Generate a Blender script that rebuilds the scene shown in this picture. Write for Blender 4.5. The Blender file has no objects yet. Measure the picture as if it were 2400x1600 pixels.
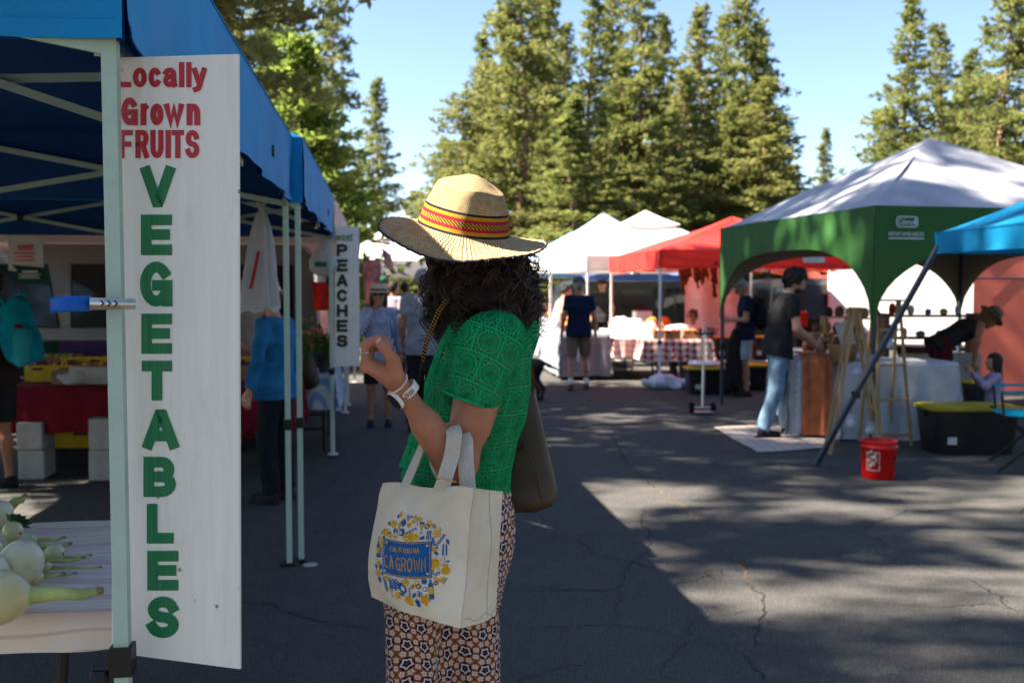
import bpy, math, random
import numpy as np
from mathutils import Vector, Matrix
rad = math.radians
sc = bpy.context.scene
rnd = random.Random(7)
nrnd = np.random.default_rng(7)

# ------------------------------------------------------------------ camera, sky, sun, exposure
CAMZ = 1.55
FPX = 35 / 36 * 2400            # focal length in photograph pixels
PITCH = math.atan(120 / FPX)
cd = bpy.data.cameras.new('camera'); cam = bpy.data.objects.new('camera', cd)
sc.collection.objects.link(cam); sc.camera = cam
cam.location = (0, 0, CAMZ); cam.rotation_euler = (math.pi / 2 - PITCH, 0, 0)
cd.lens = 35; cd.sensor_width = 36; cd.clip_start = 0.05; cd.clip_end = 2000
cd.dof.use_dof = True; cd.dof.focus_distance = 2.2; cd.dof.aperture_fstop = 4.8

SUN = Vector((-1.0, -0.05, 1.19)).normalized()      # towards the sun
w = bpy.data.worlds.new('World'); sc.world = w; w.use_nodes = True
wn = w.node_tree; bg = wn.nodes['Background']
sky = wn.nodes.new('ShaderNodeTexSky'); sky.sky_type = 'NISHITA'; sky.sun_disc = False
sky.sun_elevation = math.asin(SUN.z); sky.sun_rotation = math.atan2(SUN.x, SUN.y) % (2 * math.pi)
sky.altitude = 1900; sky.air_density = 1.0; sky.dust_density = 1.8; sky.ozone_density = 1.0
wn.links.new(sky.outputs[0], bg.inputs[0]); bg.inputs[1].default_value = 0.05
sl = bpy.data.lights.new('sun', 'SUN'); sl.energy = 5.0; sl.angle = rad(0.53); sl.color = (1, .88, .73)
so = bpy.data.objects.new('sun', sl); sc.collection.objects.link(so)
so.rotation_euler = SUN.to_track_quat('Z', 'Y').to_euler()
sc.view_settings.view_transform = 'Standard'; sc.view_settings.look = 'None'
sc.view_settings.exposure = 2.63; sc.view_settings.gamma = 1.0
sc.cycles.use_denoising = True
sc.cycles.max_bounces = 8; sc.cycles.transparent_max_bounces = 16
sc.cycles.caustics_reflective = False; sc.cycles.caustics_refractive = False

# ------------------------------------------------------------------ helpers
COL = sc.collection
WM = {}
def P(x, y, Y):
    "photograph pixel (2400 wide) at world depth Y -> world point"
    cx = (x - 1200) / FPX; cy = (800 - y) / FPX
    dy = math.cos(PITCH) + cy * math.sin(PITCH); dz = -math.sin(PITCH) + cy * math.cos(PITCH)
    t = Y / dy
    return Vector((cx * t, Y, CAMZ + dz * t))
def G(x, y):
    "photograph pixel on the ground"
    cx = (x - 1200) / FPX; cy = (800 - y) / FPX
    dy = math.cos(PITCH) + cy * math.sin(PITCH); dz = -math.sin(PITCH) + cy * math.cos(PITCH)
    t = -CAMZ / dz
    return Vector((cx * t, dy * t, 0))
def XW(x, Y): return (x - 1200) / FPX * Y

class S:
    "a shader socket with arithmetic"
    def __init__(s, nt, k): s.nt, s.k = nt, k
    def m(s, op, *a, clamp=False):
        n = s.nt.nodes.new('ShaderNodeMath'); n.operation = op; n.use_clamp = clamp
        for i, v in enumerate((s,) + a):
            if isinstance(v, S): s.nt.links.new(v.k, n.inputs[i])
            else: n.inputs[i].default_value = v
        return S(s.nt, n.outputs[0])
    def __add__(s, o): return s.m('ADD', o)
    def __radd__(s, o): return s.m('ADD', o)
    def __sub__(s, o): return s.m('SUBTRACT', o)
    def __rsub__(s, o): return s.m('MULTIPLY', -1.0).m('ADD', o)
    def __mul__(s, o): return s.m('MULTIPLY', o)
    def __rmul__(s, o): return s.m('MULTIPLY', o)
    def __truediv__(s, o): return s.m('DIVIDE', o)
    def sin(s): return s.m('SINE')
    def cos(s): return s.m('COSINE')
    def abs(s): return s.m('ABSOLUTE')
    def floor(s): return s.m('FLOOR')
    def fract(s): return s.m('FRACT')
    def sqrt(s): return s.m('SQRT')
    def lt(s, o): return s.m('LESS_THAN', o)
    def gt(s, o): return s.m('GREATER_THAN', o)
    def min(s, o): return s.m('MINIMUM', o)
    def max(s, o): return s.m('MAXIMUM', o)
    def atan2(s, o): return s.m('ARCTAN2', o)
    def ramp(s, a, b):
        n = s.nt.nodes.new('ShaderNodeMapRange'); n.interpolation_type = 'SMOOTHSTEP'
        s.nt.links.new(s.k, n.inputs[0]); n.inputs[1].default_value = a; n.inputs[2].default_value = b
        return S(s.nt, n.outputs[0])

class M:
    "material under construction"
    def __init__(s, name, rough=.7, spec=.3, metal=0.):
        s.m = bpy.data.materials.new(name); s.m.use_nodes = True
        s.nt = s.m.node_tree; s.b = s.nt.nodes['Principled BSDF']; s.out = s.nt.nodes['Material Output']
        s.b.inputs['Roughness'].default_value = rough; s.b.inputs['Specular IOR Level'].default_value = spec
        s.b.inputs['Metallic'].default_value = metal; s.tc = None
    def n(s, t, **kw):
        q = s.nt.nodes.new(t)
        for k, v in kw.items(): setattr(q, k, v)
        return q
    def coord(s, kind='Object'):
        if s.tc is None: s.tc = s.n('ShaderNodeTexCoord')
        return s.tc.outputs[kind]
    def uv(s):
        q = s.n('ShaderNodeSeparateXYZ'); s.nt.links.new(s.coord('UV'), q.inputs[0])
        return S(s.nt, q.outputs[0]), S(s.nt, q.outputs[1])
    def xyz(s, kind='Object'):
        q = s.n('ShaderNodeSeparateXYZ'); s.nt.links.new(s.coord(kind), q.inputs[0])
        return [S(s.nt, o) for o in q.outputs]
    def noise(s, scale, detail=4, rough=.55, kind='Object', dist=0., stretch=None):
        q = s.n('ShaderNodeTexNoise'); q.inputs['Scale'].default_value = scale
        q.inputs['Detail'].default_value = detail; q.inputs['Roughness'].default_value = rough
        q.inputs['Distortion'].default_value = dist
        src = s.coord(kind)
        if stretch:
            mp = s.n('ShaderNodeMapping'); mp.inputs['Scale'].default_value = stretch
            s.nt.links.new(src, mp.inputs[0]); src = mp.outputs[0]
        s.nt.links.new(src, q.inputs['Vector'])
        return S(s.nt, q.outputs[0])
    def voro(s, scale, feature='F1', kind='Object', vec=None):
        q = s.n('ShaderNodeTexVoronoi', feature=feature); q.inputs['Scale'].default_value = scale
        s.nt.links.new(vec if vec else s.coord(kind), q.inputs['Vector'])
        return S(s.nt, q.outputs['Distance'])
    def mix(s, f, a, b):
        q = s.n('ShaderNodeMix', data_type='RGBA')
        for v, i in ((f, 0), (a, 6), (b, 7)):
            if isinstance(v, S): s.nt.links.new(v.k, q.inputs[i])
            elif isinstance(v, (int, float)): q.inputs[i].default_value = v
            else: q.inputs[i].default_value = (*v, 1)
        return S(s.nt, q.outputs[2])
    def color(s, c):
        if isinstance(c, S): s.nt.links.new(c.k, s.b.inputs['Base Color'])
        else: s.b.inputs['Base Color'].default_value = (*c, 1)
        s.c = c; return s
    def roughness(s, v): s.nt.links.new(v.k, s.b.inputs['Roughness']); return s
    def bump(s, h, strength=.3, dist=.01):
        q = s.n('ShaderNodeBump'); q.inputs['Strength'].default_value = strength; q.inputs['Distance'].default_value = dist
        s.nt.links.new(h.k, q.inputs['Height']); s.nt.links.new(q.outputs[0], s.b.inputs['Normal']); return s
    def transl(s, f, col=None):
        t = s.n('ShaderNodeBsdfTranslucent'); mx = s.n('ShaderNodeMixShader'); mx.inputs[0].default_value = f
        c = s.c if col is None else col
        if isinstance(c, S): s.nt.links.new(c.k, t.inputs[0])
        else: t.inputs[0].default_value = (*c, 1)
        s.nt.links.new(s.b.outputs[0], mx.inputs[1]); s.nt.links.new(t.outputs[0], mx.inputs[2])
        s.nt.links.new(mx.outputs[0], s.out.inputs[0]); return s
    def holes(s, f):
        t = s.n('ShaderNodeBsdfTransparent'); mx = s.n('ShaderNodeMixShader')
        s.nt.links.new(f.k, mx.inputs[0])
        src = s.out.inputs[0].links[0].from_socket
        s.nt.links.new(src, mx.inputs[1]); s.nt.links.new(t.outputs[0], mx.inputs[2])
        s.nt.links.new(mx.outputs[0], s.out.inputs[0]); return s

MATS = {}
def pm(name, col, rough=.7, var=.25, vs=6., bump=0., bs=80., spec=.3, metal=0., transl=0., tcol=None, stretch=None):
    "plain procedural material: colour broken by noise, fine bump"
    if name in MATS: return MATS[name]
    m = M(name, rough, spec, metal)
    f = m.noise(vs, 5, .6, stretch=stretch).ramp(.3, .7)
    m.color(m.mix(f, tuple(c * (1 - var) for c in col), tuple(min(1, c * (1 + var * .6)) for c in col)))
    if bump: m.bump(m.noise(bs, 3), bump, .01)
    if transl: m.transl(transl, tcol)
    MATS[name] = m.m
    return m.m

def tag(o, label=None, cat=None, group=None, kind=None):
    if label: o['label'] = label
    if cat: o['category'] = cat
    if group: o['group'] = group
    if kind: o['kind'] = kind
    return o
def thing(name, label, cat, loc=(0, 0, 0), rz=0., group=None, scale=1.):
    o = bpy.data.objects.new(name, None); COL.objects.link(o); o.empty_display_size = .1
    o.location = loc; o.rotation_euler = (0, 0, rz); o.scale = (scale,) * 3
    WM[o] = Matrix.LocRotScale(Vector(loc), Matrix.Rotation(rz, 3, 'Z').to_quaternion(), Vector((scale,) * 3))
    return tag(o, label, cat, group)
def mobj(name, V, Fc, mat, parent=None, world=False, smooth=False, uv=None, loc=None):
    V = np.asarray(V, dtype=np.float64).reshape(-1, 3)
    me = bpy.data.meshes.new(name)
    base = WM.get(parent) if parent is not None else None
    if world and base is not None:
        inv = np.array(base.inverted()); V = V @ inv[:3, :3].T + inv[:3, 3]
    if parent is None and loc is not None: V = V - np.array(loc)
    if isinstance(Fc, np.ndarray):
        nf, k = Fc.shape
        me.vertices.add(len(V)); me.vertices.foreach_set('co', V.astype(np.float32).ravel())
        me.loops.add(nf * k); me.loops.foreach_set('vertex_index', Fc.astype(np.int32).ravel())
        me.polygons.add(nf); me.polygons.foreach_set('loop_start', np.arange(0, nf * k, k, dtype=np.int32))
        me.update(calc_edges=True)
    else:
        me.from_pydata(V.tolist(), [], [list(f) for f in Fc]); me.update()
    if uv is not None:
        li = np.zeros(len(me.loops), np.int32); me.loops.foreach_get('vertex_index', li)
        l = me.uv_layers.new(name='UVMap'); l.data.foreach_set('uv', np.asarray(uv, np.float32)[li].ravel())
    if smooth: me.polygons.foreach_set('use_smooth', np.ones(len(me.polygons), bool))
    for q in (mat if isinstance(mat, (list, tuple)) else [mat]): me.materials.append(q)
    o = bpy.data.objects.new(name, me); COL.objects.link(o)
    if parent is not None:
        o.parent = parent; WM[o] = base
    elif loc is not None:
        o.location = loc; WM[o] = Matrix.Translation(Vector(loc))
    else: WM[o] = Matrix.Identity(4)
    return o

class MB:
    def __init__(s): s.v = []; s.f = []; s.n = 0
    def add(s, V, Fc):
        V = np.asarray(V, float).reshape(-1, 3); s.v.append(V)
        s.f += [[i + s.n for i in f] for f in Fc]; s.n += len(V); return s
    def box(s, c, size, rz=0., ax=None):
        hx, hy, hz = (q / 2 for q in size)
        V = np.array([(x, y, z) for z in (-hz, hz) for x, y in ((-hx, -hy), (hx, -hy), (hx, hy), (-hx, hy))])
        if ax is not None: V = V @ np.array(ax)
        elif rz: c_, s_ = math.cos(rz), math.sin(rz); V = V @ np.array([[c_, s_, 0], [-s_, c_, 0], [0, 0, 1]])
        return s.add(V + np.array(c), [(3, 2, 1, 0), (4, 5, 6, 7), (0, 1, 5, 4), (1, 2, 6, 5), (2, 3, 7, 6), (3, 0, 4, 7)])
    def bbox(s, c, size, bev=.01, rz=0.):
        "box with chamfered vertical and horizontal edges"
        hx, hy, hz = (q / 2 for q in size); b = bev
        V = []
        for z, i in ((-hz, b), (-hz + b, 0), (hz - b, 0), (hz, b)):
            X, Y = hx - i, hy - i; q = b if i == 0 else b * .6
            V += [(-X + q, -Y, z), (X - q, -Y, z), (X, -Y + q, z), (X, Y - q, z), (X - q, Y, z), (-X + q, Y, z), (-X, Y - q, z), (-X, -Y + q, z)]
        V = np.array(V); c_, s_ = math.cos(rz), math.sin(rz); V = V @ np.array([[c_, s_, 0], [-s_, c_, 0], [0, 0, 1]])
        Fc = [tuple(range(7, -1, -1)), tuple(range(24, 32))]
        for l in range(3):
            for k in range(8): Fc.append((l * 8 + k, l * 8 + (k + 1) % 8, l * 8 + 8 + (k + 1) % 8, l * 8 + 8 + k))
        return s.add(V + np.array(c), Fc)
    def bar(s, p0, p1, wd, ht=None, up=(0, 0, 1)):
        p0, p1 = Vector(p0), Vector(p1); d = p1 - p0; L = d.length; d.normalize()
        u = Vector(up)
        if abs(d.dot(u)) > .99: u = Vector((0, 1, 0))
        sd = d.cross(u).normalized(); u = sd.cross(d)
        return s.box((p0 + p1) / 2, (L, wd, ht or wd), ax=[d, sd, u])
    def tube(s, pts, r, n=8, cap=True, flat=None):
        pts = [Vector(p) for p in pts]; m = len(pts)
        if not hasattr(r, '__len__'): r = [r] * m
        V = []; prev = None
        for i, p in enumerate(pts):
            t = (pts[min(i + 1, m - 1)] - pts[max(i - 1, 0)]).normalized()
            if prev is None:
                a = Vector((0, 0, 1)) if abs(t.z) < .9 else Vector((1, 0, 0)); prev = t.cross(a).normalized()
            prev = (prev - t * prev.dot(t)).normalized(); b = t.cross(prev)
            for k in range(n):
                q = 2 * math.pi * k / n; V.append(p + (prev * math.cos(q) + b * math.sin(q)) * r[i])
        Fc = [(i * n + k, i * n + (k + 1) % n, (i + 1) * n + (k + 1) % n, (i + 1) * n + k) for i in range(m - 1) for k in range(n)]
        if cap: Fc += [tuple(range(n - 1, -1, -1)), tuple((m - 1) * n + k for k in range(n))]
        return s.add([tuple(v) for v in V], Fc)
    def lathe(s, prof, c=(0, 0, 0), n=24, axis=None, sx=1., sy=1.):
        V = []; m = len(prof)
        for r, z in prof:
            for k in range(n):
                q = 2 * math.pi * k / n; V.append((r * math.cos(q) * sx, r * math.sin(q) * sy, z))
        V = np.array(V)
        if axis is not None:
            z = Vector(axis).normalized(); x = z.orthogonal().normalized(); y = z.cross(x)
            V = V @ np.array([x, y, z])
        Fc = [(i * n + k, i * n + (k + 1) % n, (i + 1) * n + (k + 1) % n, (i + 1) * n + k) for i in range(m - 1) for k in range(n)]
        if prof[0][0] > 1e-4: Fc.append(tuple(range(n - 1, -1, -1)))
        if prof[-1][0] > 1e-4: Fc.append(tuple((m - 1) * n + k for k in range(n)))
        return s.add(V + np.array(c), Fc)
    def grid(s, fn, nu, nv):
        V = [fn(i / nu, j / nv) for j in range(nv + 1) for i in range(nu + 1)]
        return s.add([tuple(v) for v in V], [(j * (nu + 1) + i, j * (nu + 1) + i + 1, (j + 1) * (nu + 1) + i + 1, (j + 1) * (nu + 1) + i) for j in range(nv) for i in range(nu)])
    def strip(s, pts, wd, nrm):
        "flat ribbon along pts; wd half width vector per point"
        V = []
        for p, q in zip(pts, wd): V += [tuple(Vector(p) - Vector(q)), tuple(Vector(p) + Vector(q))]
        return s.add(V, [(2 * i, 2 * i + 1, 2 * i + 3, 2 * i + 2) for i in range(len(pts) - 1)])
    def build(s, name, mat, parent=None, world=True, smooth=False, loc=None, uv=None):
        return mobj(name, np.concatenate(s.v), s.f, mat, parent, world, smooth, uv, loc)

def gridmesh(fn, nu, nv, uvfn=None):
    V = []; U = []
    for j in range(nv + 1):
        for i in range(nu + 1):
            a, b = i / nu, j / nv; V.append(tuple(fn(a, b))); U.append(uvfn(a, b) if uvfn else (a, b))
    i, j = np.meshgrid(np.arange(nu), np.arange(nv)); q = (j * (nu + 1) + i).ravel()
    return np.array(V), np.stack([q, q + 1, q + nu + 2, q + nu + 1], 1), np.array(U)

# ---- smooth solids: signed distances blended on a grid, then skinned (surface nets)
def smin(a, b, k):
    h = np.maximum(k - np.abs(a - b), 0) / k
    return np.minimum(a, b) - h * h * k * .25
def nets(D, o, h):
    ins = D < 0
    off = np.array([(a, b, c) for a in (0, 1) for b in (0, 1) for c in (0, 1)])
    n0, n1, n2 = D.shape
    cnt = np.zeros((n0 - 1, n1 - 1, n2 - 1), np.int8)
    for a, b, c in off: cnt += ins[a:n0 - 1 + a, b:n1 - 1 + b, c:n2 - 1 + c]
    act = (cnt > 0) & (cnt < 8)
    idx = np.argwhere(act)
    cv = np.stack([D[idx[:, 0] + a, idx[:, 1] + b, idx[:, 2] + c] for a, b, c in off], 1)
    acc = np.zeros((len(idx), 3)); num = np.zeros(len(idx))
    for i in range(8):
        for j in range(i + 1, 8):
            if np.abs(off[i] - off[j]).sum() != 1: continue
            a, b = cv[:, i], cv[:, j]; mk = (a < 0) != (b < 0)
            t = np.where(mk, a / np.where(mk, a - b, 1), 0)
            acc += np.where(mk[:, None], off[i] + t[:, None] * (off[j] - off[i]), 0); num += mk
    V = (idx + acc / num[:, None]) * h + o
    vid = -np.ones(act.shape, np.int64); vid[act] = np.arange(len(idx))
    Fs = []
    for ax in range(3):
        s0 = [slice(None)] * 3; s1 = [slice(None)] * 3; s0[ax] = slice(0, -1); s1[ax] = slice(1, None)
        A, B = ins[tuple(s0)], ins[tuple(s1)]
        e = np.argwhere(A != B); o1, o2 = (ax + 1) % 3, (ax + 2) % 3
        e = e[(e[:, o1] > 0) & (e[:, o2] > 0) & (e[:, o1] < act.shape[o1]) & (e[:, o2] < act.shape[o2])]
        q = []
        for d1, d2 in ((-1, -1), (0, -1), (0, 0), (-1, 0)):
            f = e.copy(); f[:, o1] += d1; f[:, o2] += d2; q.append(vid[f[:, 0], f[:, 1], f[:, 2]])
        q = np.stack(q, 1); fl = A[e[:, 0], e[:, 1], e[:, 2]]
        q[~fl] = q[~fl][:, ::-1]; Fs.append(q)
    return V, np.concatenate(Fs)
def cap(p0, p1, r0, r1=None, flat=None, fe=(0, 0)):
    "tapered limb; flat=(axis,factor) squashes the section, fe=flat ends"
    return ('c', np.array(p0, float), np.array(p1, float), r0, r0 if r1 is None else r1, flat, fe)
def ell(c, r, ax=None): return ('e', np.array(c, float), np.array(r, float), ax)
def sdf(prims, h=.012, k=.03, cuts=(), wob=None, pad=None, minus=()):
    lo = np.full(3, 1e9); hi = -lo; pad = pad or 3 * h
    bb = []
    for p in prims:
        if p[0] == 'c':
            r = max(p[3], p[4]) * (max(1, p[5][1]) if p[5] else 1); a = np.minimum(p[1], p[2]) - r; b = np.maximum(p[1], p[2]) + r
        elif p[0] == 'e': r = p[2].max() if p[3] is not None else p[2]; a, b = p[1] - r, p[1] + r
        else: a, b = np.array(p[2]), np.array(p[3])
        bb.append((a, b)); lo = np.minimum(lo, a); hi = np.maximum(hi, b)
    lo = lo - pad - 2 * h; n = np.ceil((hi + pad + 2 * h - lo) / h).astype(int) + 1
    D = np.full(n, 1.0)
    ax = [lo[i] + np.arange(n[i]) * h for i in range(3)]
    for p, (a, b) in zip(prims, bb):
        i0 = np.maximum(0, ((a - pad - k - lo) / h).astype(int)); i1 = np.minimum(n, ((b + pad + k - lo) / h).astype(int) + 2)
        g = [ax[i][i0[i]:i1[i]] for i in range(3)]
        Q = np.stack(np.meshgrid(*g, indexing='ij'), -1)
        if p[0] == 'c':
            d = p[2] - p[1]; L2 = max(d @ d, 1e-9); t0 = ((Q - p[1]) @ d) / L2; t = np.clip(t0, 0, 1)
            v = Q - p[1] - t[..., None] * d
            if p[5]:
                nv = np.array(p[5][0], float); nv /= np.linalg.norm(nv); v = v + (v @ nv)[..., None] * nv * (1 / p[5][1] - 1)
            dd = np.sqrt((v * v).sum(-1)) - (p[3] + (p[4] - p[3]) * t)
            if p[6][0]: dd = np.maximum(dd, -t0 * math.sqrt(L2))
            if p[6][1]: dd = np.maximum(dd, (t0 - 1) * math.sqrt(L2))
        elif p[0] == 'e':
            v = Q - p[1]
            if p[3] is not None: v = v @ np.array(p[3]).T
            q = v / p[2]; l = np.sqrt((q * q).sum(-1)); dd = (l - 1) * p[2].min() * .6 + (l - 1) * p[2].mean() * .4
        else: dd = p[1](Q)
        sl_ = tuple(slice(i0[i], i1[i]) for i in range(3)); D[sl_] = smin(D[sl_], dd, k)
    Q = None
    if wob or cuts or minus:
        Q = np.stack(np.meshgrid(*ax, indexing='ij'), -1)
        if wob: D = D + wob(Q)
        for c, nrm in cuts: D = np.maximum(D, (Q - np.array(c, float)) @ (np.array(nrm, float) / np.linalg.norm(nrm)))
        for f in minus: D = np.maximum(D, -f(Q))
    return nets(D, lo, h)
def join(*ms):
    V = []; Fc = []; n = 0
    for v, f in ms: V.append(v); Fc.append(f + n); n += len(v)
    return np.concatenate(V), np.concatenate(Fc)
def wobble(amp, k, seed=0):
    r = np.random.default_rng(seed); A = r.normal(size=(5, 3)); A /= np.linalg.norm(A, axis=1)[:, None]; ph = r.uniform(0, 6, 5)
    def f(Q):
        s = 0
        for i in range(5): s = s + np.sin((Q @ A[i]) * k * (1 + .35 * i) + ph[i] + 1.7 * np.sin((Q @ A[(i + 1) % 5]) * k * .5))
        return s * amp / 3
    return f
GC = {}
def glyphs(txt, bold=.02, font_space=1.):
    "flat letter shapes of a word, scaled to the unit box"
    key = (txt, bold, font_space)
    if key in GC: return GC[key]
    c = bpy.data.curves.new('t', 'FONT'); c.body = txt; c.offset = bold; c.resolution_u = 4; c.space_character = font_space
    o = bpy.data.objects.new('t', c); COL.objects.link(o)
    me = bpy.data.meshes.new_from_object(o.evaluated_get(bpy.context.evaluated_depsgraph_get()))
    V = np.array([v.co[:2] for v in me.vertices]); Fc = [list(p.vertices) for p in me.polygons]
    bpy.data.objects.remove(o); bpy.data.curves.remove(c); bpy.data.meshes.remove(me)
    lo, hi = V.min(0), V.max(0); V = (V - lo) / (hi - lo)
    GC[key] = V, Fc, (hi - lo); return GC[key]
def lettering(name, txt, quad, mat, parent, bold=.02, off=(0, 0, 0), space=1.):
    "quad: world corners bl, br, tr, tl"
    V, Fc, _ = glyphs(txt, bold, space); a, b, c, d = [np.array(q, float) for q in quad]
    u, v = V[:, :1], V[:, 1:]
    W = (a * (1 - u) + b * u) * (1 - v) + (d * (1 - u) + c * u) * v + np.array(off)
    return mobj(name, W, Fc, mat, parent, True)
# ------------------------------------------------------------------ ground
def asphalt():
    m = M('asphalt', .9, .25)
    big = m.noise(.35, 4); mid = m.noise(6, 5, .65); fine = m.noise(150, 3, .75); st = m.voro(120)
    c = m.mix(big.ramp(.3, .7), (.052, .052, .053), (.08, .078, .074))
    c = m.mix(m.noise(1.6, 5, .7).ramp(.55, .8) * .45, c, (.03, .03, .032)); c = m.mix(mid.ramp(.35, .75) * .6, c, (.095, .091, .086))
    c = m.mix(st.ramp(.36, .14) * fine.ramp(.42, .6) * .85, c, (.30, .285, .265))
    c = m.mix(st.ramp(.5, .8) * .5, c, (.02, .02, .021))
    mp = m.n('ShaderNodeMixRGB') if False else None
    wv = m.n('ShaderNodeVectorMath', operation='ADD'); nz = m.n('ShaderNodeTexNoise'); nz.inputs['Scale'].default_value = 2.2; nz.inputs['Detail'].default_value = 5
    m.nt.links.new(m.coord('Object'), nz.inputs['Vector'])
    sc_ = m.n('ShaderNodeVectorMath', operation='SCALE'); sc_.inputs['Scale'].default_value = .55
    m.nt.links.new(nz.outputs['Color'], sc_.inputs[0]); m.nt.links.new(m.coord('Object'), wv.inputs[0]); m.nt.links.new(sc_.outputs[0], wv.inputs[1])
    e = m.voro(.75, 'DISTANCE_TO_EDGE', vec=wv.outputs[0])
    gate = m.noise(.5, 2).ramp(.42, .56)
    cr = e.ramp(.007, .001) * gate
    c = m.mix(cr * .5, c, (.012, .012, .013))
    # stray pine litter
    lit = m.voro(24, kind='Object').ramp(.09, .05) * m.noise(1.3, 3).ramp(.55, .7)
    c = m.mix(lit * .7, c, (.22, .13, .06))
    m.color(c); m.bump(st.ramp(.1, .6) * -.7 + fine * .9 - cr * 3., .8, .009); return m.m
def quad(name, x0, x1, y0, y1, z, mat, nx=1, ny=1):
    V, Fc, _ = gridmesh(lambda a, b: (x0 + (x1 - x0) * a, y0 + (y1 - y0) * b, z), nx, ny)
    o = mobj(name, V, Fc, mat); o['kind'] = 'structure'; return o
md = M('forest_floor', .95, .1)
f0 = md.noise(.6, 6, .65); f1 = md.noise(9, 4)
md.color(md.mix(f0.ramp(.35, .7), md.mix(f1, (.09, .06, .038), (.14, .1, .06)), md.mix(f1, (.045, .06, .018), (.085, .09, .03)))).bump(f1, .6, .1)
quad('ground', -400, 400, -60, 700, -.02, md.m)
quad('parking_lot', -16, 22, -12, 62, 0, asphalt())
# open crack wandering down the lot, with pine litter packed in it
def crack(pts, wd, mat, seed, z=.003):
    r = random.Random(seed); V = []; P2 = []
    for a, b in zip(pts[:-1], pts[1:]):
        n = max(2, int((b - a).length / .035))
        for i in range(n): P2.append(a.lerp(b, i / n) + Vector((r.uniform(-.016, .016), r.uniform(-.016, .016), 0)))
    sx = []
    for i, p in enumerate(P2):
        t = (P2[min(i + 1, len(P2) - 1)] - P2[max(0, i - 1)]).normalized(); q = Vector((-t.y, t.x, 0)) * wd * .75 * r.uniform(.25, 1.2); sx.append(q)
    b = MB().strip([p + Vector((0, 0, z)) for p in P2], sx, None)
    o = b.build('pavement_crack', mat); o['kind'] = 'structure'; return o
mc = pm('crack_dirt', (.022, .021, .02), .95, .5, 40)
ml = pm('crack_litter', (.16, .10, .055), .95, .6, 30)
crack([G(*q) for q in ((1400, 985), (1440, 1030), (1475, 1090), (1535, 1145))], .010, mc, 1)
crack([G(*q) for q in ((1535, 1145), (1600, 1185), (1655, 1240), (1700, 1280), (1738, 1325), (1752, 1365))], .009, ml, 2)
crack([G(*q) for q in ((1752, 1365), (1785, 1395), (1790, 1440), (1772, 1470), (1768, 1520))], .008, mc, 3)
crack([G(*q) for q in ((1510, 1190), (1500, 1225), (1525, 1250), (1520, 1290), (1470, 1330), (1450, 1382), (1200, 1385))], .005, mc, 4)
crack([G(*q) for q in ((1450, 1382), (1440, 1465), (1220, 1470))], .004, mc, 5)
crack([G(*q) for q in ((1440, 1465), (1560, 1480), (1610, 1500), (1540, 1580), (1600, 1595))], .004, mc, 6)
crack([G(*q) for q in ((1620, 1490), (1610, 1475), (1665, 1445), (1760, 1430))], .004, mc, 7)
crack([G(*q) for q in ((560, 1408), (640, 1415), (690, 1440), (760, 1460), (880, 1475))], .008, mc, 8)
crack([G(*q) for q in ((1615, 1505), (1740, 1508), (1840, 1515))], .003, mc, 9)
crack([G(*q) for q in ((1740, 1530), (1760, 1560), (1800, 1600))], .004, mc, 10)

# ------------------------------------------------------------------ pines
def needle_mat(name, dark, light, tint):
    m = M(name, .75, .2)
    f = m.noise(.7, 3).ramp(.3, .7); g = m.noise(6, 2).ramp(.3, .7)
    oi = m.n('ShaderNodeObjectInfo'); r = S(m.nt, oi.outputs['Random'])
    c = m.mix(f * .6 + g * .4, dark, light); c = m.mix(r * .45, c, tint)
    m.color(c); m.transl(.5); return m.m
NEEDLE = needle_mat('pine_needles', (.06, .09, .026), (.29, .32, .095), (.24, .23, .08))
NEEDLE2 = needle_mat('sunny_needles', (.10, .16, .03), (.24, .32, .06), (.2, .26, .06))
mb = M('pine_bark', .95, .1)
b0 = mb.noise(3, 5, .7, stretch=(3, 3, .6)); mb.color(mb.mix(b0.ramp(.35, .65), (.11, .066, .045), (.38, .235, .16))).bump(b0, .8, .05); BARK = mb.m

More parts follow.
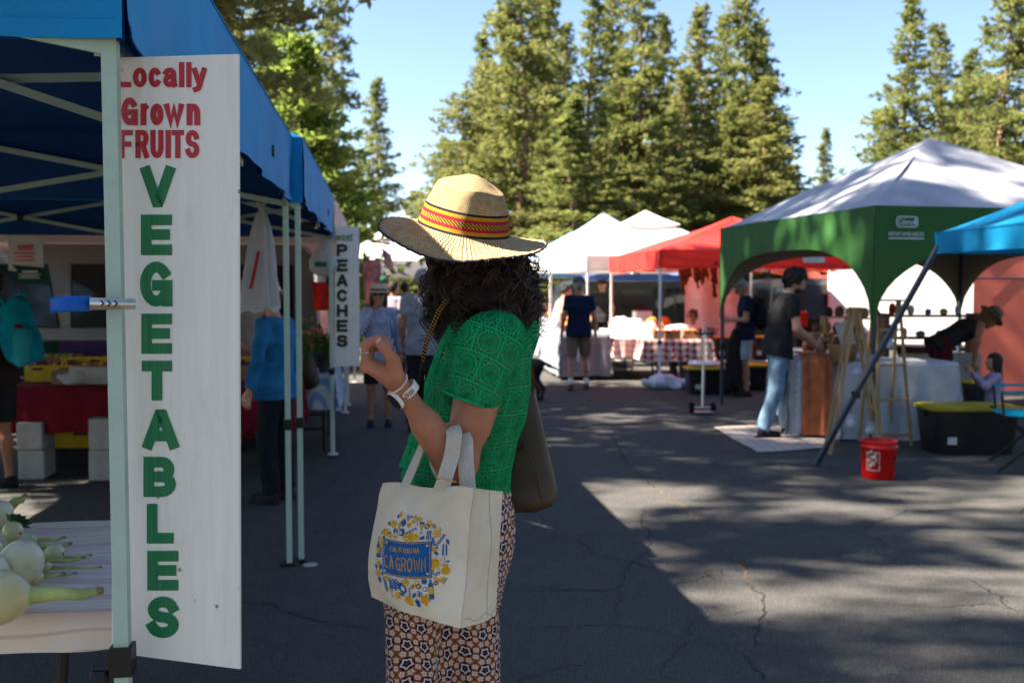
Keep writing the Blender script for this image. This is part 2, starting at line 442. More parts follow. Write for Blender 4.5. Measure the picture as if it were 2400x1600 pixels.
def pine_meshes(seed, H=17., rad0=2.3, base=.1, trunk_r=.16, dens=1., tuft=.30, lean=0., taper=1., ragged=.35, nt=9, droop=.15):
    r = np.random.default_rng(seed)
    tb = MB(); npt = 12
    tx = lambda z: lean * (z / H) ** 2 + .12 * math.sin(z * .5 + seed); ty = lambda z: .12 * math.cos(z * .43 + seed * 2)
    pts = [(tx(z), ty(z), z) for z in np.linspace(-.1, H * .985, npt)]
    tb.tube(pts, [trunk_r * (1 - .93 * i / (npt - 1)) + .01 for i in range(npt)], 7)
    T = []; D = []
    nb = int(H * 10 * dens)
    for i in range(nb):
        f = base + (1 - base) * ((i + r.uniform(0, 1)) / nb) ** .92
        z = f * H
        env = rad0 * ((1 - f) / (1 - base)) ** taper * (1 if f > base + .15 else .55 + .45 * (f - base) / .15) + .12
        L = env * (1 - ragged * r.uniform(0, 1) ** 1.5) * (1.25 if r.uniform() < .06 else 1)
        az = r.uniform(0, 6.283); up = r.uniform(-.05, .35) + .25 * f
        dv = np.array([math.cos(az), math.sin(az), 0.])
        p0 = np.array([tx(z), ty(z), z])
        bp = []
        n = max(3, int(L / .16))
        for q in range(n + 1):
            t = q / n; bp.append(p0 + dv * L * t + np.array([0, 0, L * (up * t - droop * t * t * 2 + .12 * t ** 4)]))
        if L > .5: tb.tube([bp[0], bp[n // 2], bp[-1]], [trunk_r * .2 * (1 - f * .6) + .008, .012, .004], 3, False)
        sd = np.array([-dv[1], dv[0], 0])
        for q in range(1, n + 1):
            t = q / n
            if t < .22 and r.uniform() < .75: continue
            wdt = .42 * L * (1 - .55 * t) * (.35 + t)
            for rep in range(2 if t < .9 else 1):
                o = sd * r.normal() * wdt * .5 + r.normal(size=3) * .09
                T.append(bp[q] + o); D.append(dv * .6 + sd * np.sign(o @ sd) * .35 + np.array([0, 0, .45]))
    T.append(np.array([tx(H), ty(H), H * .99])); D.append(np.array([0, 0, 1.]))
    T = np.repeat(np.array(T), nt, 0); D = np.repeat(np.array(D), nt, 0); N = len(T)
    dirs = D / np.linalg.norm(D, axis=1)[:, None] * .75 + r.normal(size=(N, 3)) * .62
    dirs /= np.linalg.norm(dirs, axis=1)[:, None]
    ln = tuft * r.uniform(.5, 1.1, (N, 1)); sdv = np.cross(dirs, r.normal(size=(N, 3))); sdv /= np.linalg.norm(sdv, axis=1)[:, None]
    wd = ln * r.uniform(.1, .2, (N, 1)); T = T + r.normal(size=(N, 3)) * tuft * .15
    V = np.stack([T - sdv * wd * .45, T + sdv * wd * .45, T + dirs * ln * .55 + sdv * wd, T + dirs * ln, T + dirs * ln * .55 - sdv * wd], 1).reshape(-1, 3)
    k = np.arange(N)[:, None] * 5
    return np.concatenate(tb.v), tb.f, V, k + np.array([[0, 1, 2, 3, 4]])
PINES = []
def pine_proto(*a, mat=None, **kw):
    tv, tf, cv, cf = pine_meshes(*a, **kw)
    def mk(n, v, f, m, sm):
        o = mobj(n, v, f, m, smooth=sm); me = o.data; bpy.data.objects.remove(o); return me
    PINES.append((mk('trunk', tv, tf, BARK, True), mk('crown', cv, cf, mat or NEEDLE, False)))
    return len(PINES) - 1
def pine(k, x, y, h=1., wd=1., rz=0., label='', group=None, z=0.):
    o = bpy.data.objects.new('pine_tree', None); COL.objects.link(o); o.location = (x, y, z); o.rotation_euler = (0, 0, rz); o.scale = (wd, wd, h)
    tag(o, label, 'tree', group)
    for n, me in zip(('trunk', 'crown'), PINES[k]):
        c = bpy.data.objects.new(n, me); COL.objects.link(c); c.parent = o
    return o
def pine_px(k, px, top, d, wd=1., rz=0., label='', group=None, H=17.):
    "pine whose tip stands at pixel (px, top) at distance d"
    t = P(px, top, d); return pine(k, t.x, d, t.z / H, wd, rz, label, group)
pa = pine_proto(1, rad0=2.9, dens=1.05, taper=.85, ragged=.55, tuft=.26, nt=10); pb = pine_proto(2, rad0=2.7, base=.14, ragged=.65, dens=.95, taper=.75, tuft=.26, nt=10); pc = pine_proto(3, rad0=3.4, base=.12, taper=.65, ragged=.6, dens=1.1, tuft=.27, nt=10, trunk_r=.2)
pd = pine_proto(4, rad0=2.2, base=.06, ragged=.5, dens=.9, tuft=.26, nt=10); pe = pine_proto(5, rad0=2.6, base=.3, ragged=.6, dens=.8, trunk_r=.2, taper=.7, tuft=.27, nt=10)
pf = pine_proto(6, rad0=3.6, base=.2, taper=.5, ragged=.65, dens=.75, trunk_r=.22, tuft=.28, nt=10)
ps_ = pine_proto(11, rad0=3.2, base=.38, taper=.55, ragged=.6, dens=.42, trunk_r=.2, nt=7, tuft=.34)
py_ = pine_proto(7, H=8., rad0=1.9, base=.04, taper=.8, ragged=.3, dens=2.4, tuft=.24, nt=10, trunk_r=.09, mat=NEEDLE2)
gl = 'pines at the edge of the lot'
pine_px(pe, 470, -1330, 14.5, 1.0, .4, 'dark near pine whose drooping boughs overhang the first blue canopy')
pine_px(pe, 640, -190, 31, 1.0, 1.9, 'tall dark pine directly behind the bright yellow green tree')
pine_px(py_, 706, 95, 20, 1.1, 0, 'bright yellow green young tree above the second blue canopy', H=8.)
pine_px(pb, 775, -150, 33, .62, 2.2, 'tall open pine on the left edge of the wide gap of sky')
pine_px(pd, 800, 420, 36, .9, 1.2, 'short pine standing between tall open pine and slim pointed pine')
pine_px(pa, 886, 188, 40, .7, 3.0, 'slim pointed pine standing alone left of the gap of sky')
pine_px(pf, 1085, 215, 46, 0.94, .9, 'low bushy pine just behind the straw hat, left of the reddish trunk')
pine_px(pc, 1225, -130, 44, 1.24, .2, 'broad pine with reddish trunk rising above the straw hat')
pine_px(pb, 1290, -20, 54, 1.12, 4.1, 'pine crowding right side of the broad reddish trunked pine')
pine_px(pd, 1385, -90, 46, 1.06, 2.6, 'narrow pine with thin bare stem right of the broad pine')
pine_px(pd, 1345, 235, 38, 1.47, .7, 'pale green shorter pine in front of thin bare stems')
pine_px(pb, 1505, -95, 50, 1.24, 5.2, 'tall dense pine above the white peaked canopies')
pine_px(pa, 1600, 170, 47, 1.36, 1.1, 'dark pine filling the dip between two tall tops')
pine_px(pa, 1648, 18, 52, 1.24, 3.3, 'tall pointed pine above the red canopy')
pine_px(pc, 1752, -50, 50, 1.06, 2.0, 'broad tall pine at the right end of the main stand')
pine_px(pb, 1800, 185, 45, 1.24, 4.6, 'shorter pine closing the right end of the main stand')
pine_px(pa, 1850, 400, 52, 1.00, 4.0, 'low dark pine at the foot of the main stand beside the green canopy')
pine_px(pd, 1936, 305, 62, 1.00, .3, 'small lone pine in the sky gap left of the green canopy')
pine_px(pa, 2132, 3, 42, 1.12, 1.5, 'tall pointed pine directly behind the green canopy peak')
pine_px(pb, 2202, 62, 46, 0.94, .4, 'second narrower top beside the pine behind the green canopy')
pine_px(pc, 2365, -70, 40, 1.12, 3.9, 'wide pine at the right edge above the blue slant-legged canopy')
pine_px(pa, 2480, 60, 38, 1.12, 5.9, 'pine cut by the right edge of the picture')
for i, (px, top, dd, k, wd, ro) in enumerate(sorted(((1050, 330, 50, pc, .8, 1.), (1130, 90, 56, pb, 1.1, 2.), (1178, 20, 50, pa, .9, .3), (1260, -60, 58, pc, .9, 5.), (1330, 60, 57, pa, 1.1, 3.), (1440, -40, 55, pc, .85, 1.7), (1465, 120, 50, pb, 1.1, 4.4), (1560, 40, 58, pc, .95, .6), (1575, 260, 44, pa, 1., 2.9),
        (1700, 40, 57, pb, 1.1, 5.5), (1705, 250, 46, pc, .8, 3.6), (1775, 60, 56, pa, 1.1, .8), (1835, 270, 50, pb, 1., 1.3), (1290, 300, 42, pc, .7, 2.4), (1410, 330, 42, pa, .9, 5.1), (2070, 260, 48, pb, 1.0, .5), (2280, 120, 50, pa, 1.1, 2.2), (968, 450, 52, pa, .8, 1.9), (830, 400, 44, pb, .7, 4.)))):
    pine_px(k, px, top, dd, wd, ro, ('pine in the middle of the grove, tip %s along the skyline from the left' % ('first second third fourth fifth sixth seventh eighth ninth tenth eleventh twelfth thirteenth fourteenth fifteenth sixteenth seventeenth eighteenth nineteenth'.split()[i])), 'pines filling the grove')
rr = random.Random(5)
for i in range(34):
    x = rr.uniform(-32, 40); y = rr.uniform(56, 80)
    if -.29 < x / y < -.085 or .25 < x / y < .36: hh = rr.uniform(.2, .3)
    else: hh = rr.uniform(.55, .85)
    pine(rr.choice([pa, pb, pc, pd]), x, y, hh, rr.uniform(.8, 1.1), rr.uniform(0, 6), 'distant pine half hidden in the wood behind the front trees', 'distant pines behind the front row')
for i in range(44):
    x = -34 + i * 1.75 + rr.uniform(-.8, .8); y = rr.uniform(46, 60)
    pine(rr.choice([pa, pd, pc]), x, y, rr.uniform(.16, .33), rr.uniform(.5, .75), rr.uniform(0, 6), 'young pine in the thicket along the edge of the wood', 'young pines along the edge of the wood')
# pines beyond the left edge whose shade dapples the pavement
for k, x, y, h, wd, rz in ((pc, -12.5, 3.2, 1.75, .5, 2.), (ps_, -11.0, 5.7, 1.7, .72, .4), (pc, -12.0, 8.0, 1.75, .68, 1.4), (pc, -9.8, 9.2, 1.6, .85, 1.), (pf, -9.3, 12.0, 1.6, .9, 4.), (pb, -11.5, 14.2, 1.7, .9, 3.)):
    pine(k, x, y, h, wd, rz, 'tall pine west of the stalls that shades the pavement', 'shade pines west of the stalls')

for i in range(22):  # unseen ring of pines, added to cut the sky fill on shaded surfaces
    a = rad(-150 + i * 8.6); R_ = rr.uniform(24, 32)
    pine(rr.choice([pa, pb, pc]), R_ * math.cos(a) + 3, R_ * math.sin(a) + 8 if math.sin(a) < 0 else R_ * math.sin(a) + 4, rr.uniform(.8, 1.15), rr.uniform(1., 1.3), rr.uniform(0, 6), 'unseen pine added around the lot to block sky light', 'unseen pines added around the lot')
# heavy sans letters drawn as strokes
def arc(cx, cy, rx, ry, a0, a1, n=12): return [(cx + rx * math.cos(rad(a0 + (a1 - a0) * i / n)), cy + ry * math.sin(rad(a0 + (a1 - a0) * i / n))) for i in range(n + 1)]
SK = {' ': [], 'V': [[(0, 1), (.46, 0), (.54, 0), (1, 1)]], 'E': [[(1, 1), (0, 1), (0, 0), (1, 0)], [(0, .51), (.9, .51)]],
      'G': [arc(.5, .5, .5, .5, 42, 335, 22), [(.55, .46), (1, .46), (1, 0)]], 'T': [[(0, 1), (1, 1)], [(.5, 1), (.5, 0)]],
      'A': [[(0, 0), (.44, 1), (.56, 1), (1, 0)], [(.2, .27), (.8, .27)]], 'L': [[(0, 1), (0, 0), (1, 0)]],
      'B': [[(.6, .5), (0, .5), (0, 1), (.6, 1)] + arc(.6, .75, .33, .25, 90, -90, 8), [(0, .5), (0, 0), (.6, 0)] + arc(.6, .25, .4, .25, -90, 90, 8)],
      'S': [arc(.5, .75, .46, .25, 15, 270, 14) + arc(.5, .25, .5, .25, 90, -165, 14)],
      'P': [[(0, 0), (0, 1), (.6, 1)] + arc(.6, .74, .4, .26, 90, -90, 9) + [(0, .48)]], 'C': [arc(.5, .5, .5, .5, 40, 320, 20)],
      'H': [[(0, 0), (0, 1)], [(1, 0), (1, 1)], [(0, .5), (1, .5)]], 'F': [[(0, 0), (0, 1), (1, 1)], [(0, .5), (.85, .5)]],
      'R': [[(0, 0), (0, 1), (.6, 1)] + arc(.6, .75, .36, .25, 90, -90, 9) + [(0, .5)], [(.55, .48), (1, 0)]], 'U': [[(0, 1), (0, .35)] + arc(.5, .35, .5, .35, 180, 360, 12) + [(1, 1)]],
      'I': [[(.5, 0), (.5, 1)]], 'O': [arc(.5, .5, .5, .5, 0, 360, 26)], 'W': [[(0, 1), (.27, 0), (.5, .8), (.73, 0), (1, 1)]], 'N': [[(0, 0), (0, 1), (1, 0), (1, 1)]],
      'l': [[(.5, 0), (.5, 1.0)]], 'o': [arc(.5, .36, .5, .36, 0, 360, 22)], 'c': [arc(.5, .36, .5, .36, 45, 315, 18)],
      'a': [arc(.45, .55, .45, .17, 160, 0, 8) + [(.9, .1), (1, 0)], [(.9, .42), (.45, .40)] + arc(.42, .2, .42, .2, 90, 300, 12) + [(.9, .16)]],
      'y': [[(0, .72), (.5, .02)], [(1, .72), (.42, -.18), (.1, -.24)]], 'r': [[(0, 0), (0, .72)], [(0, .4)] + arc(.8, .38, .75, .33, 165, 95, 6)],
      'w': [[(0, .72), (.27, 0), (.5, .62), (.73, 0), (1, .72)]], 'n': [[(0, 0), (0, .72)], [(0, .4)] + arc(.5, .4, .5, .32, 170, 0, 10) + [(1, 0)]],
      's': [arc(.5, .54, .46, .18, 15, 270, 10) + arc(.5, .18, .5, .18, 90, -165, 10)]}
def stroke(pts, t, closed=False):
    "mitred ribbon outline of a 2-D polyline with square ends"
    p = [np.array(pts[0], float)]
    for q in pts[1:]:
        if np.linalg.norm(np.array(q) - p[-1]) > 1e-4: p.append(np.array(q, float))
    n = len(p)
    closed = np.linalg.norm(p[0] - p[-1]) < 1e-6
    if closed: p = p[:-1]; n -= 1
    else:
        d = p[0] - p[1]; p[0] = p[0] + d / np.linalg.norm(d) * t / 2; d = p[-1] - p[-2]; p[-1] = p[-1] + d / np.linalg.norm(d) * t / 2
    V = []
    for i in range(n):
        a = p[i] - p[i - 1] if (i > 0 or closed) else p[1] - p[0]; b = p[(i + 1) % n] - p[i] if (i < n - 1 or closed) else a
        a = a / np.linalg.norm(a); b = b / np.linalg.norm(b); na, nb_ = np.array((-a[1], a[0])), np.array((-b[1], b[0]))
        m = na + nb_; l = np.linalg.norm(m); m = na if l < 1e-6 else m / l; k = min(2.2, 1 / max(.3, m @ na))
        V += [p[i] + m * t / 2 * k, p[i] - m * t / 2 * k]
    m_ = n if closed else n - 1
    return V, [(2 * i, 2 * i + 1, (2 * i + 3) % (2 * n), (2 * i + 2) % (2 * n)) for i in range(m_)]
def sletter(ch, x0, y0, x1, y1, t):
    "letter strokes in pixel space (y down); box = letter's outer box; lowercase uses cap box"
    MBv = []; out = []
    for k, sk in enumerate(SK[ch]):
        pts = [(x0 + t / 2 + (x1 - x0 - t) * u, y1 - t / 2 - (y1 - y0 - t) * v) for u, v in sk]
        out.append(stroke(pts, t))
    return out
def sword(txt, x0, y0, x1, y1, t, wd=None):
    wd = wd or {}; W = [wd.get(c, 1.) for c in txt]; gap = .22; tot = sum(W) + gap * (len(W) - 1); u = (x1 - x0) / tot; x = x0; out = []
    for c, q in zip(txt, W):
        out += sletter(c, x, y0, x + max(q * u, t * 1.001), y1, t); x += (q + gap) * u
    return out
def put_strokes(name, st, mapf, mat, parent):
    b = MB()
    for i, (V, Fc) in enumerate(st): b.add([tuple(mapf(v[0], v[1], i * .00012)) for v in V], Fc)
    return b.build(name, mat, parent)
# ------------------------------------------------------------------ canopies
def fabric(name, col, tr=.25, tcol=None, rough=.65, var=.12):
    if name in MATS: return MATS[name]
    m = M(name, rough, .25)
    f = m.noise(1.6, 4).ramp(.3, .7); g = m.noise(35, 2)
    c = m.mix(f, tuple(q * (1 - var) for q in col), tuple(min(1, q * (1 + var * .6)) for q in col))
    c = m.mix(m.noise(4, 6, .7).ramp(.62, .75) * .25, c, tuple(q * .6 + .03 for q in col))
    m.color(c); m.bump(m.noise(3.5, 4, .6, dist=.6) * 1. + m.voro(420) * .03, .45, .02); m.transl(tr, tcol)
    MATS[name] = m.m; return m.m
def paint(name, col, rough=.45):
    "hammered powder coat"
    if name in MATS: return MATS[name]
    m = M(name, rough, .4)
    sp = m.noise(420, 2, .6); d = m.noise(9, 5, .7)
    c = m.mix(d.ramp(.35, .75) * .5, col, tuple(q * .8 for q in col))
    c = m.mix(sp.ramp(.62, .72) * .7, c, tuple(q * .35 for q in col))
    c = m.mix(m.noise(30, 6, .7).ramp(.68, .75) * .8, c, (.09, .085, .07))
    m.color(c); m.bump(sp, .35, .002); MATS[name] = m.m; return m.m
MINT = paint('mint_powder_coat', (.43, .58, .5))
BLK = pm('black_plastic', (.012, .012, .013), .45, .3, 20)
WPOLE = paint('white_powder_coat', (.75, .75, .74))
DSTEEL = paint('dark_steel', (.035, .05, .075), .4)

def canopy(name, label, A, e, w, Le, Lw, ez, vh, dz, roofm, valm=None, polem=WPOLE, sag=.08, posts=(1, 1, 1, 1), truss=None, vent=False, arch=None, lining_or_shade=None, scal=0., group=None, val=(1, 1, 1, 1), slant=0., seam=None, pole_w=.036, top_in=0., under=None):
    """A: corner; e along the row, w to the other side (unit vectors); ez eave top, vh valance height, dz peak rise.
    corner order A, A+e, A+e+w, A+w; sides 0:A-Ae 1:Ae-Aew 2:Aew-Aw 3:Aw-A"""
    A = Vector((*A[:2], 0)); e = Vector((*e, 0)).normalized(); w_ = Vector((*w, 0)).normalized()
    C = [A, A + e * Le, A + e * Le + w_ * Lw, A + w_ * Lw]
    cen = (C[0] + C[2]) / 2; T = thing(name, label, 'canopy', cen, 0., group)
    valm = valm or roofm; pk = cen + Vector((0, 0, ez + dz)); up = Vector((0, 0, 1))
    for i in range(4):
        a, b = C[i] + up * ez, C[(i + 1) % 4] + up * ez
        def rf(u, v, a=a, b=b, tmax=.72 if vent else 1.):
            v *= tmax
            p = a.lerp(b, u).lerp(pk, v)
            return p - up * (sag * math.sin(math.pi * v) * (.4 + .6 * abs(math.sin(math.pi * u))) + .012 * math.sin(7 * u + 9 * v + i))
        V, Fc, U = gridmesh(rf, 16, 12); rp = mobj('roof_panel', V, Fc, roofm, T, True, True)
        if under:
            V, Fc, U = gridmesh(lambda u, v: rf(.01 + .98 * u, .005 + .985 * v) - up * .012, 16, 12); mobj('roof_shade', V, Fc, under, rp, True, True)  # darker sheet under the roof, shade painted into its colour
        if i in (0, 3) and seam:
            sp = MB().tube([rf(0, t / 10) + up * .006 for t in range(11)], .006, 5); sp.build('seam', seam, rp)
        if vent:
            def rv(u, v, a=a, b=b):
                p = a.lerp(b, u).lerp(pk, .66 + .34 * v); return p + up * (.06 - .02 * math.sin(math.pi * v))
            V, Fc, U = gridmesh(rv, 8, 4); mobj('vent_cap', V, Fc, roofm, T, True, True)
        if val[i]:
            out = (a + b) / 2 - cen - up * ez; out.normalize()
            def vf(u, v, a=a, b=b, out=out, ins=0.):
                h = vh
                if arch:
                    q = abs(2 * u - 1); h = vh + (arch - vh) * (1 - max(0., 1 - q ** 3.2) ** .55)
                p = a.lerp(b, u) + out * (.004 - ins) - up * (h * v)
                r = .012 * math.sin(u * 23 + i * 2 + 2 * v) * v + .007 * math.sin(u * 51 + i - 3 * v) * v * v + .004 * math.sin(u * 97 + 5 * v) * math.sin(math.pi * v)
                if scal: p -= up * (scal * abs(math.sin(u * math.pi * 9)) * v)
                return p + out * r
            V, Fc, U = gridmesh(vf, 44, 8); vo = mobj('valance', V, Fc, valm, T, True, True)
            if not arch and not scal:
                V, Fc, U = gridmesh(lambda u, v: vf(u, .9 + .1 * v) + out * .004, 44, 1); mobj('hem', V, Fc, valm, vo, True, True)
            MB().tube([vf(t / 30, .0) + out * .002 for t in range(31)], .0035, 5).build('edge_seam', valm, vo)
            if lining_or_shade:
                V, Fc, U = gridmesh(lambda u, v: vf(u, v, ins=.02), 44, 8); mobj('lining_or_shade', V, Fc, lining_or_shade, vo, True, True)  # tan lining on the green canopy; painted shade inside the blue valances
    for i in range(4):
        if not posts[i]: continue
        inw = (cen - C[i]).normalized() * .045; top = C[i] + inw + up * (ez - .02); bot = C[i] + inw
        if slant: bot = C[i] - (cen - C[i]).normalized() * slant; top = C[i] + inw + up * (ez - .08)
        mid = bot.lerp(top, .335)
        p = MB().bar(bot + up * .012, top, pole_w, up=e).build('post', polem, T)
        MB().bar(bot + up * .0125, mid, pole_w * .78 + .016, up=e).build('sleeve', polem, p) if False else None
        MB().bar(mid - up * .03, mid + up * .03, pole_w * 1.5, up=e).build('lock_collar', BLK, p)
        MB().bbox(bot + up * .007, (.09, .09, .012), .003).build('foot_plate', BLK if polem == MINT else polem, p)
    if truss:
        zt, zb, bw = truss
        ti = Vector((0, 0, zt)); bi = Vector((0, 0, zb))
        arms = []
        for i in range(4):
            a = C[i] + (cen - C[i]).normalized() * .06; b = C[(i + 1) % 4] + (cen - C[(i + 1) % 4]).normalized() * .06; m_ = (a + b) / 2
            arms += [(a, m_), (m_, b), (m_, cen)]
        for a, b in arms:
            d = (b - a).normalized(); sd = d.cross(up) * bw * .55
            k = .25 if (b - cen).length < .01 else 0
            c1 = MB().bar(a + ti + sd, b + bi + sd + up * k, bw * .5, bw, up=up).build('truss_bar', polem, T)
            c2 = MB().bar(a + bi - sd, b + ti - sd + up * k, bw * .5, bw, up=up).build('truss_bar', polem, T)
            x = (a + b) / 2 + (ti + bi) / 2 + up * k / 2
            MB().box(x, (bw * 1.5, bw * 3.2, bw * 1.7), ax=[d, d.cross(up), up]).build('joint', BLK, c1)
        for i in range(4):
            m_ = (C[i] + C[(i + 1) % 4]) / 2; m_ = m_ + (cen - m_).normalized() * .09
            for z in (zt, zb): MB().box(m_ + up * z, (.09, .09, .05)).build('bracket', BLK, T)
    T['_c'] = 0; del T['_c']
    return T, C, cen

BLUE = fabric('blue_canopy', (.003, .26, .60), .04, (.0, .12, .7))
NAVSHADE = fabric('navy_shade', (.001, .055, .22), .02)  # dark blue standing in for the shade inside the blue canopies
e1 = (-.129, .9917); w1 = (-.9917, -.129)
mint_truss = (2.36, 2.03, .03)
A1 = Vector((-.760, 1.972)); A2 = A1 + Vector(e1) * 3.68 + Vector((.06, 0)); A3 = A2 + Vector(e1) * 3.72
t1 = canopy('canopy_tent', 'near blue canopy over the onion table, with the vegetables sign', A1, e1, w1, 3.66, 3.66, 2.40, .36, .95, BLUE, polem=MINT, truss=mint_truss, sag=.10, pole_w=.029, under=NAVSHADE, lining_or_shade=NAVSHADE)
t2 = canopy('canopy_tent', 'second blue canopy in the left row, behind the vegetables sign', A2, e1, w1, 3.66, 3.66, 2.40, .36, .95, BLUE, polem=MINT, truss=mint_truss, sag=.10, pole_w=.029, under=NAVSHADE, lining_or_shade=NAVSHADE)
WHT = fabric('white_canopy', (.78, .75, .74), .3, (.8, .72, .62))
t3 = canopy('canopy_tent', 'pinkish white canopy behind the peaches sign', A3, e1, w1, 3.3, 3.66, 2.40, .42, .8, fabric('pink_white_canopy', (.76, .66, .63), .3, (.85, .55, .4)), polem=WPOLE)
t4 = canopy('canopy_tent', 'cream canopy with a flag at its corner, last of the left row', A3 + Vector(e1) * 4.1, e1, w1, 3.4, 3.4, 2.35, .4, .8, fabric('cream_canopy', (.7, .6, .52), .3, (.9, .5, .25)), polem=WPOLE)
# far white canopies down the aisle
for lab, px, y, L, dz in (('far white canopy with a vent cap, seen left of the curly hair', 930, 27, 3.2, .9),
                      ('second far white canopy behind the vent capped one', 985, 33, 3.2, .9)):
    canopy('canopy_tent', lab, (XW(px, y) + 1.3, y), (-.1, 1), (-1, -.1), L, L, 2.35, .35, dz, WHT, vent=True)
# right row
GREEN = fabric('green_valance', (.035, .13, .03), .12, (.05, .2, .03)); GROOF = fabric('grey_roof', (.36, .37, .42), .08)
TAN = fabric('tan_lining', (.2, .17, .13), .1)
gA = Vector((3.57, 9.85)); gB = Vector((2.80, 13.45)); ge = (gB - gA).normalized(); gw = Vector((ge.y, -ge.x))
t5, gC, gcen = canopy('canopy_tent', 'grey roofed canopy with green arched valance', gA, ge, gw, 3.68, 3.68, 2.38, .37, .98, GROOF, GREEN, DSTEEL, sag=.02, arch=1.22, lining_or_shade=TAN, seam=pm('roof_seam', (.4, .41, .45)))
RED = fabric('red_canopy', (.72, .035, .03), .25, (.85, .12, .05))
rA = Vector((2.31, 15.7)); re_ = Vector((-.12, 1)).normalized(); rw = Vector((re_.y, -re_.x))
t6, rC, rcen = canopy('canopy_tent', 'red canopy between the white and the green canopies', rA, re_, rw, 3.6, 3.6, 2.18, .28, .66, RED, truss=(2.1, 1.85, .03))
fe_ = Vector((-.2, 1)).normalized(); fw_ = Vector((fe_.y, -fe_.x))
t7 = canopy('canopy_tent', 'large white canopy with a dark vent flap', (1.5, 20.1), fe_, fw_, 3.3, 3.6, 2.25, .3, 1.0, WHT, vent=True)
t8 = canopy('canopy_tent', 'pale blue grey canopy behind the large white one', (.92, 24.0), fe_, fw_, 3.3, 3.6, 2.3, .3, 1.25, fabric('pale_blue_canopy', (.36, .46, .58), .3), WHT)
t9 = canopy('canopy_tent', 'light blue canopy, third behind the red one', (.36, 28.0), fe_, fw_, 3.3, 3.6, 2.3, .35, 1.0, fabric('light_blue_canopy', (.25, .45, .62), .3))
t10 = canopy('canopy_tent', 'small white canopy peeking out beside the hat brim', (-.06, 33), fe_, fw_, 3.3, 3.6, 2.35, .35, .75, WHT)
t11 = canopy('canopy_tent', 'purple topped canopy just right of the hat brim', (-.4, 37.2), fe_, fw_, 3.3, 3.6, 2.4, .35, 1.05, fabric('purple_canopy', (.4, .12, .5), .3))
t12 = canopy('canopy_tent', 'slate blue canopy low behind the white canopies', (2.2, 26.5), re_, rw, 3.3, 3.6, 1.95, .3, .5, fabric('slate_canopy', (.12, .19, .42), .2))
CYAN = fabric('cyan_canopy', (.0, .2, .42), .2, (.0, .3, .6))
cA = Vector((3.47, 8.2)); ce = Vector((-.17, 1)).normalized(); cw = Vector((ce.y, -ce.x))
cA0 = cA - ce * 2.9
t13, cC, ccen = canopy('canopy_tent', 'bright blue slant-legged canopy at the right edge', cA0, ce, cw, 2.9, 2.9, 2.02, .17, .75, CYAN, polem=DSTEEL, sag=.05, slant=.95, posts=(0, 1, 1, 0), pole_w=.038)
# a lightning mark: emblem and line of writing on the green valance
WPRINT = pm('white_print', (.62, .66, .62), .6, .1)
vp = Vector((gC[0].x, gC[0].y, 0)); gout = -ge
def vq(s0, s1, z0, z1, o=.03):
    a = Vector((*gw, 0)); b = vp + Vector((*gout, 0)) * o
    return [b + a * s0 + Vector((0, 0, z0)), b + a * s1 + Vector((0, 0, z0)), b + a * s1 + Vector((0, 0, z1)), b + a * s0 + Vector((0, 0, z1))]
def rrect(q, r, n=5):
    "rounded rectangle inside a quad (bl, br, tr, tl)"
    a, b, c, d = [Vector(v) for v in q]; lx = (b - a).length; ly = (d - a).length; u = (b - a) / lx; v = (d - a) / ly; out = []
    for cx, cy, t0 in ((lx - r, r, -90), (lx - r, ly - r, 0), (r, ly - r, 90), (r, r, 180)):
        for i in range(n): t = rad(t0 + 90 * i / (n - 1)); out.append(a + u * (cx + r * math.cos(t)) + v * (cy + r * math.sin(t)))
    return out
def ring(q, r, wd, mat, name, parent):
    o = rrect(q, r); a, b, c, d = [Vector(v) for v in q]; u = (b - a).normalized() * wd; v = (d - a).normalized() * wd
    i_ = rrect([a + u + v, b - u + v, c - u - v, d + u - v], max(.001, r - wd)); n = len(o)
    return MB().add([tuple(p) for p in o + i_], [(k, (k + 1) % n, n + (k + 1) % n, n + k) for k in range(n)]).build(name, mat, parent)
ring(vq(.22, .46, 2.17, 2.28), .035, .012, WPRINT, 'emblem_border', t5)
lettering('emblem_lettering', 'Coleman', vq(.245, .42, 2.195, 2.255), WPRINT, t5, .01)
MB().add([tuple(p) for p in vq(.42, .44, 2.195, 2.255)], [(0, 1, 2, 3)]).build('emblem_lantern', WPRINT, t5)
lettering('valance_lettering', 'INSTANT EAVED SHELTER', vq(.14, .53, 2.085, 2.125), WPRINT, t5, .01)
MB().add([tuple(p) for p in vq(.14, .53, 2.055, 2.068)], [(0, 1, 2, 3)]).build('valance_stripe', WPRINT, t5)
# small white tag on the red valance
tg = Vector((rA.x, rA.y, 0)) - Vector((*re_, 0)) * .03
q = [tg + Vector((*rw, 0)) * s + Vector((0, 0, z)) for s, z in ((2.35, 1.99), (2.72, 1.99), (2.72, 2.08), (2.35, 2.08))]
MB().add([tuple(p) for p in rrect(q, .02)], [tuple(range(20))]).build('maker_tag', WPRINT, t6)

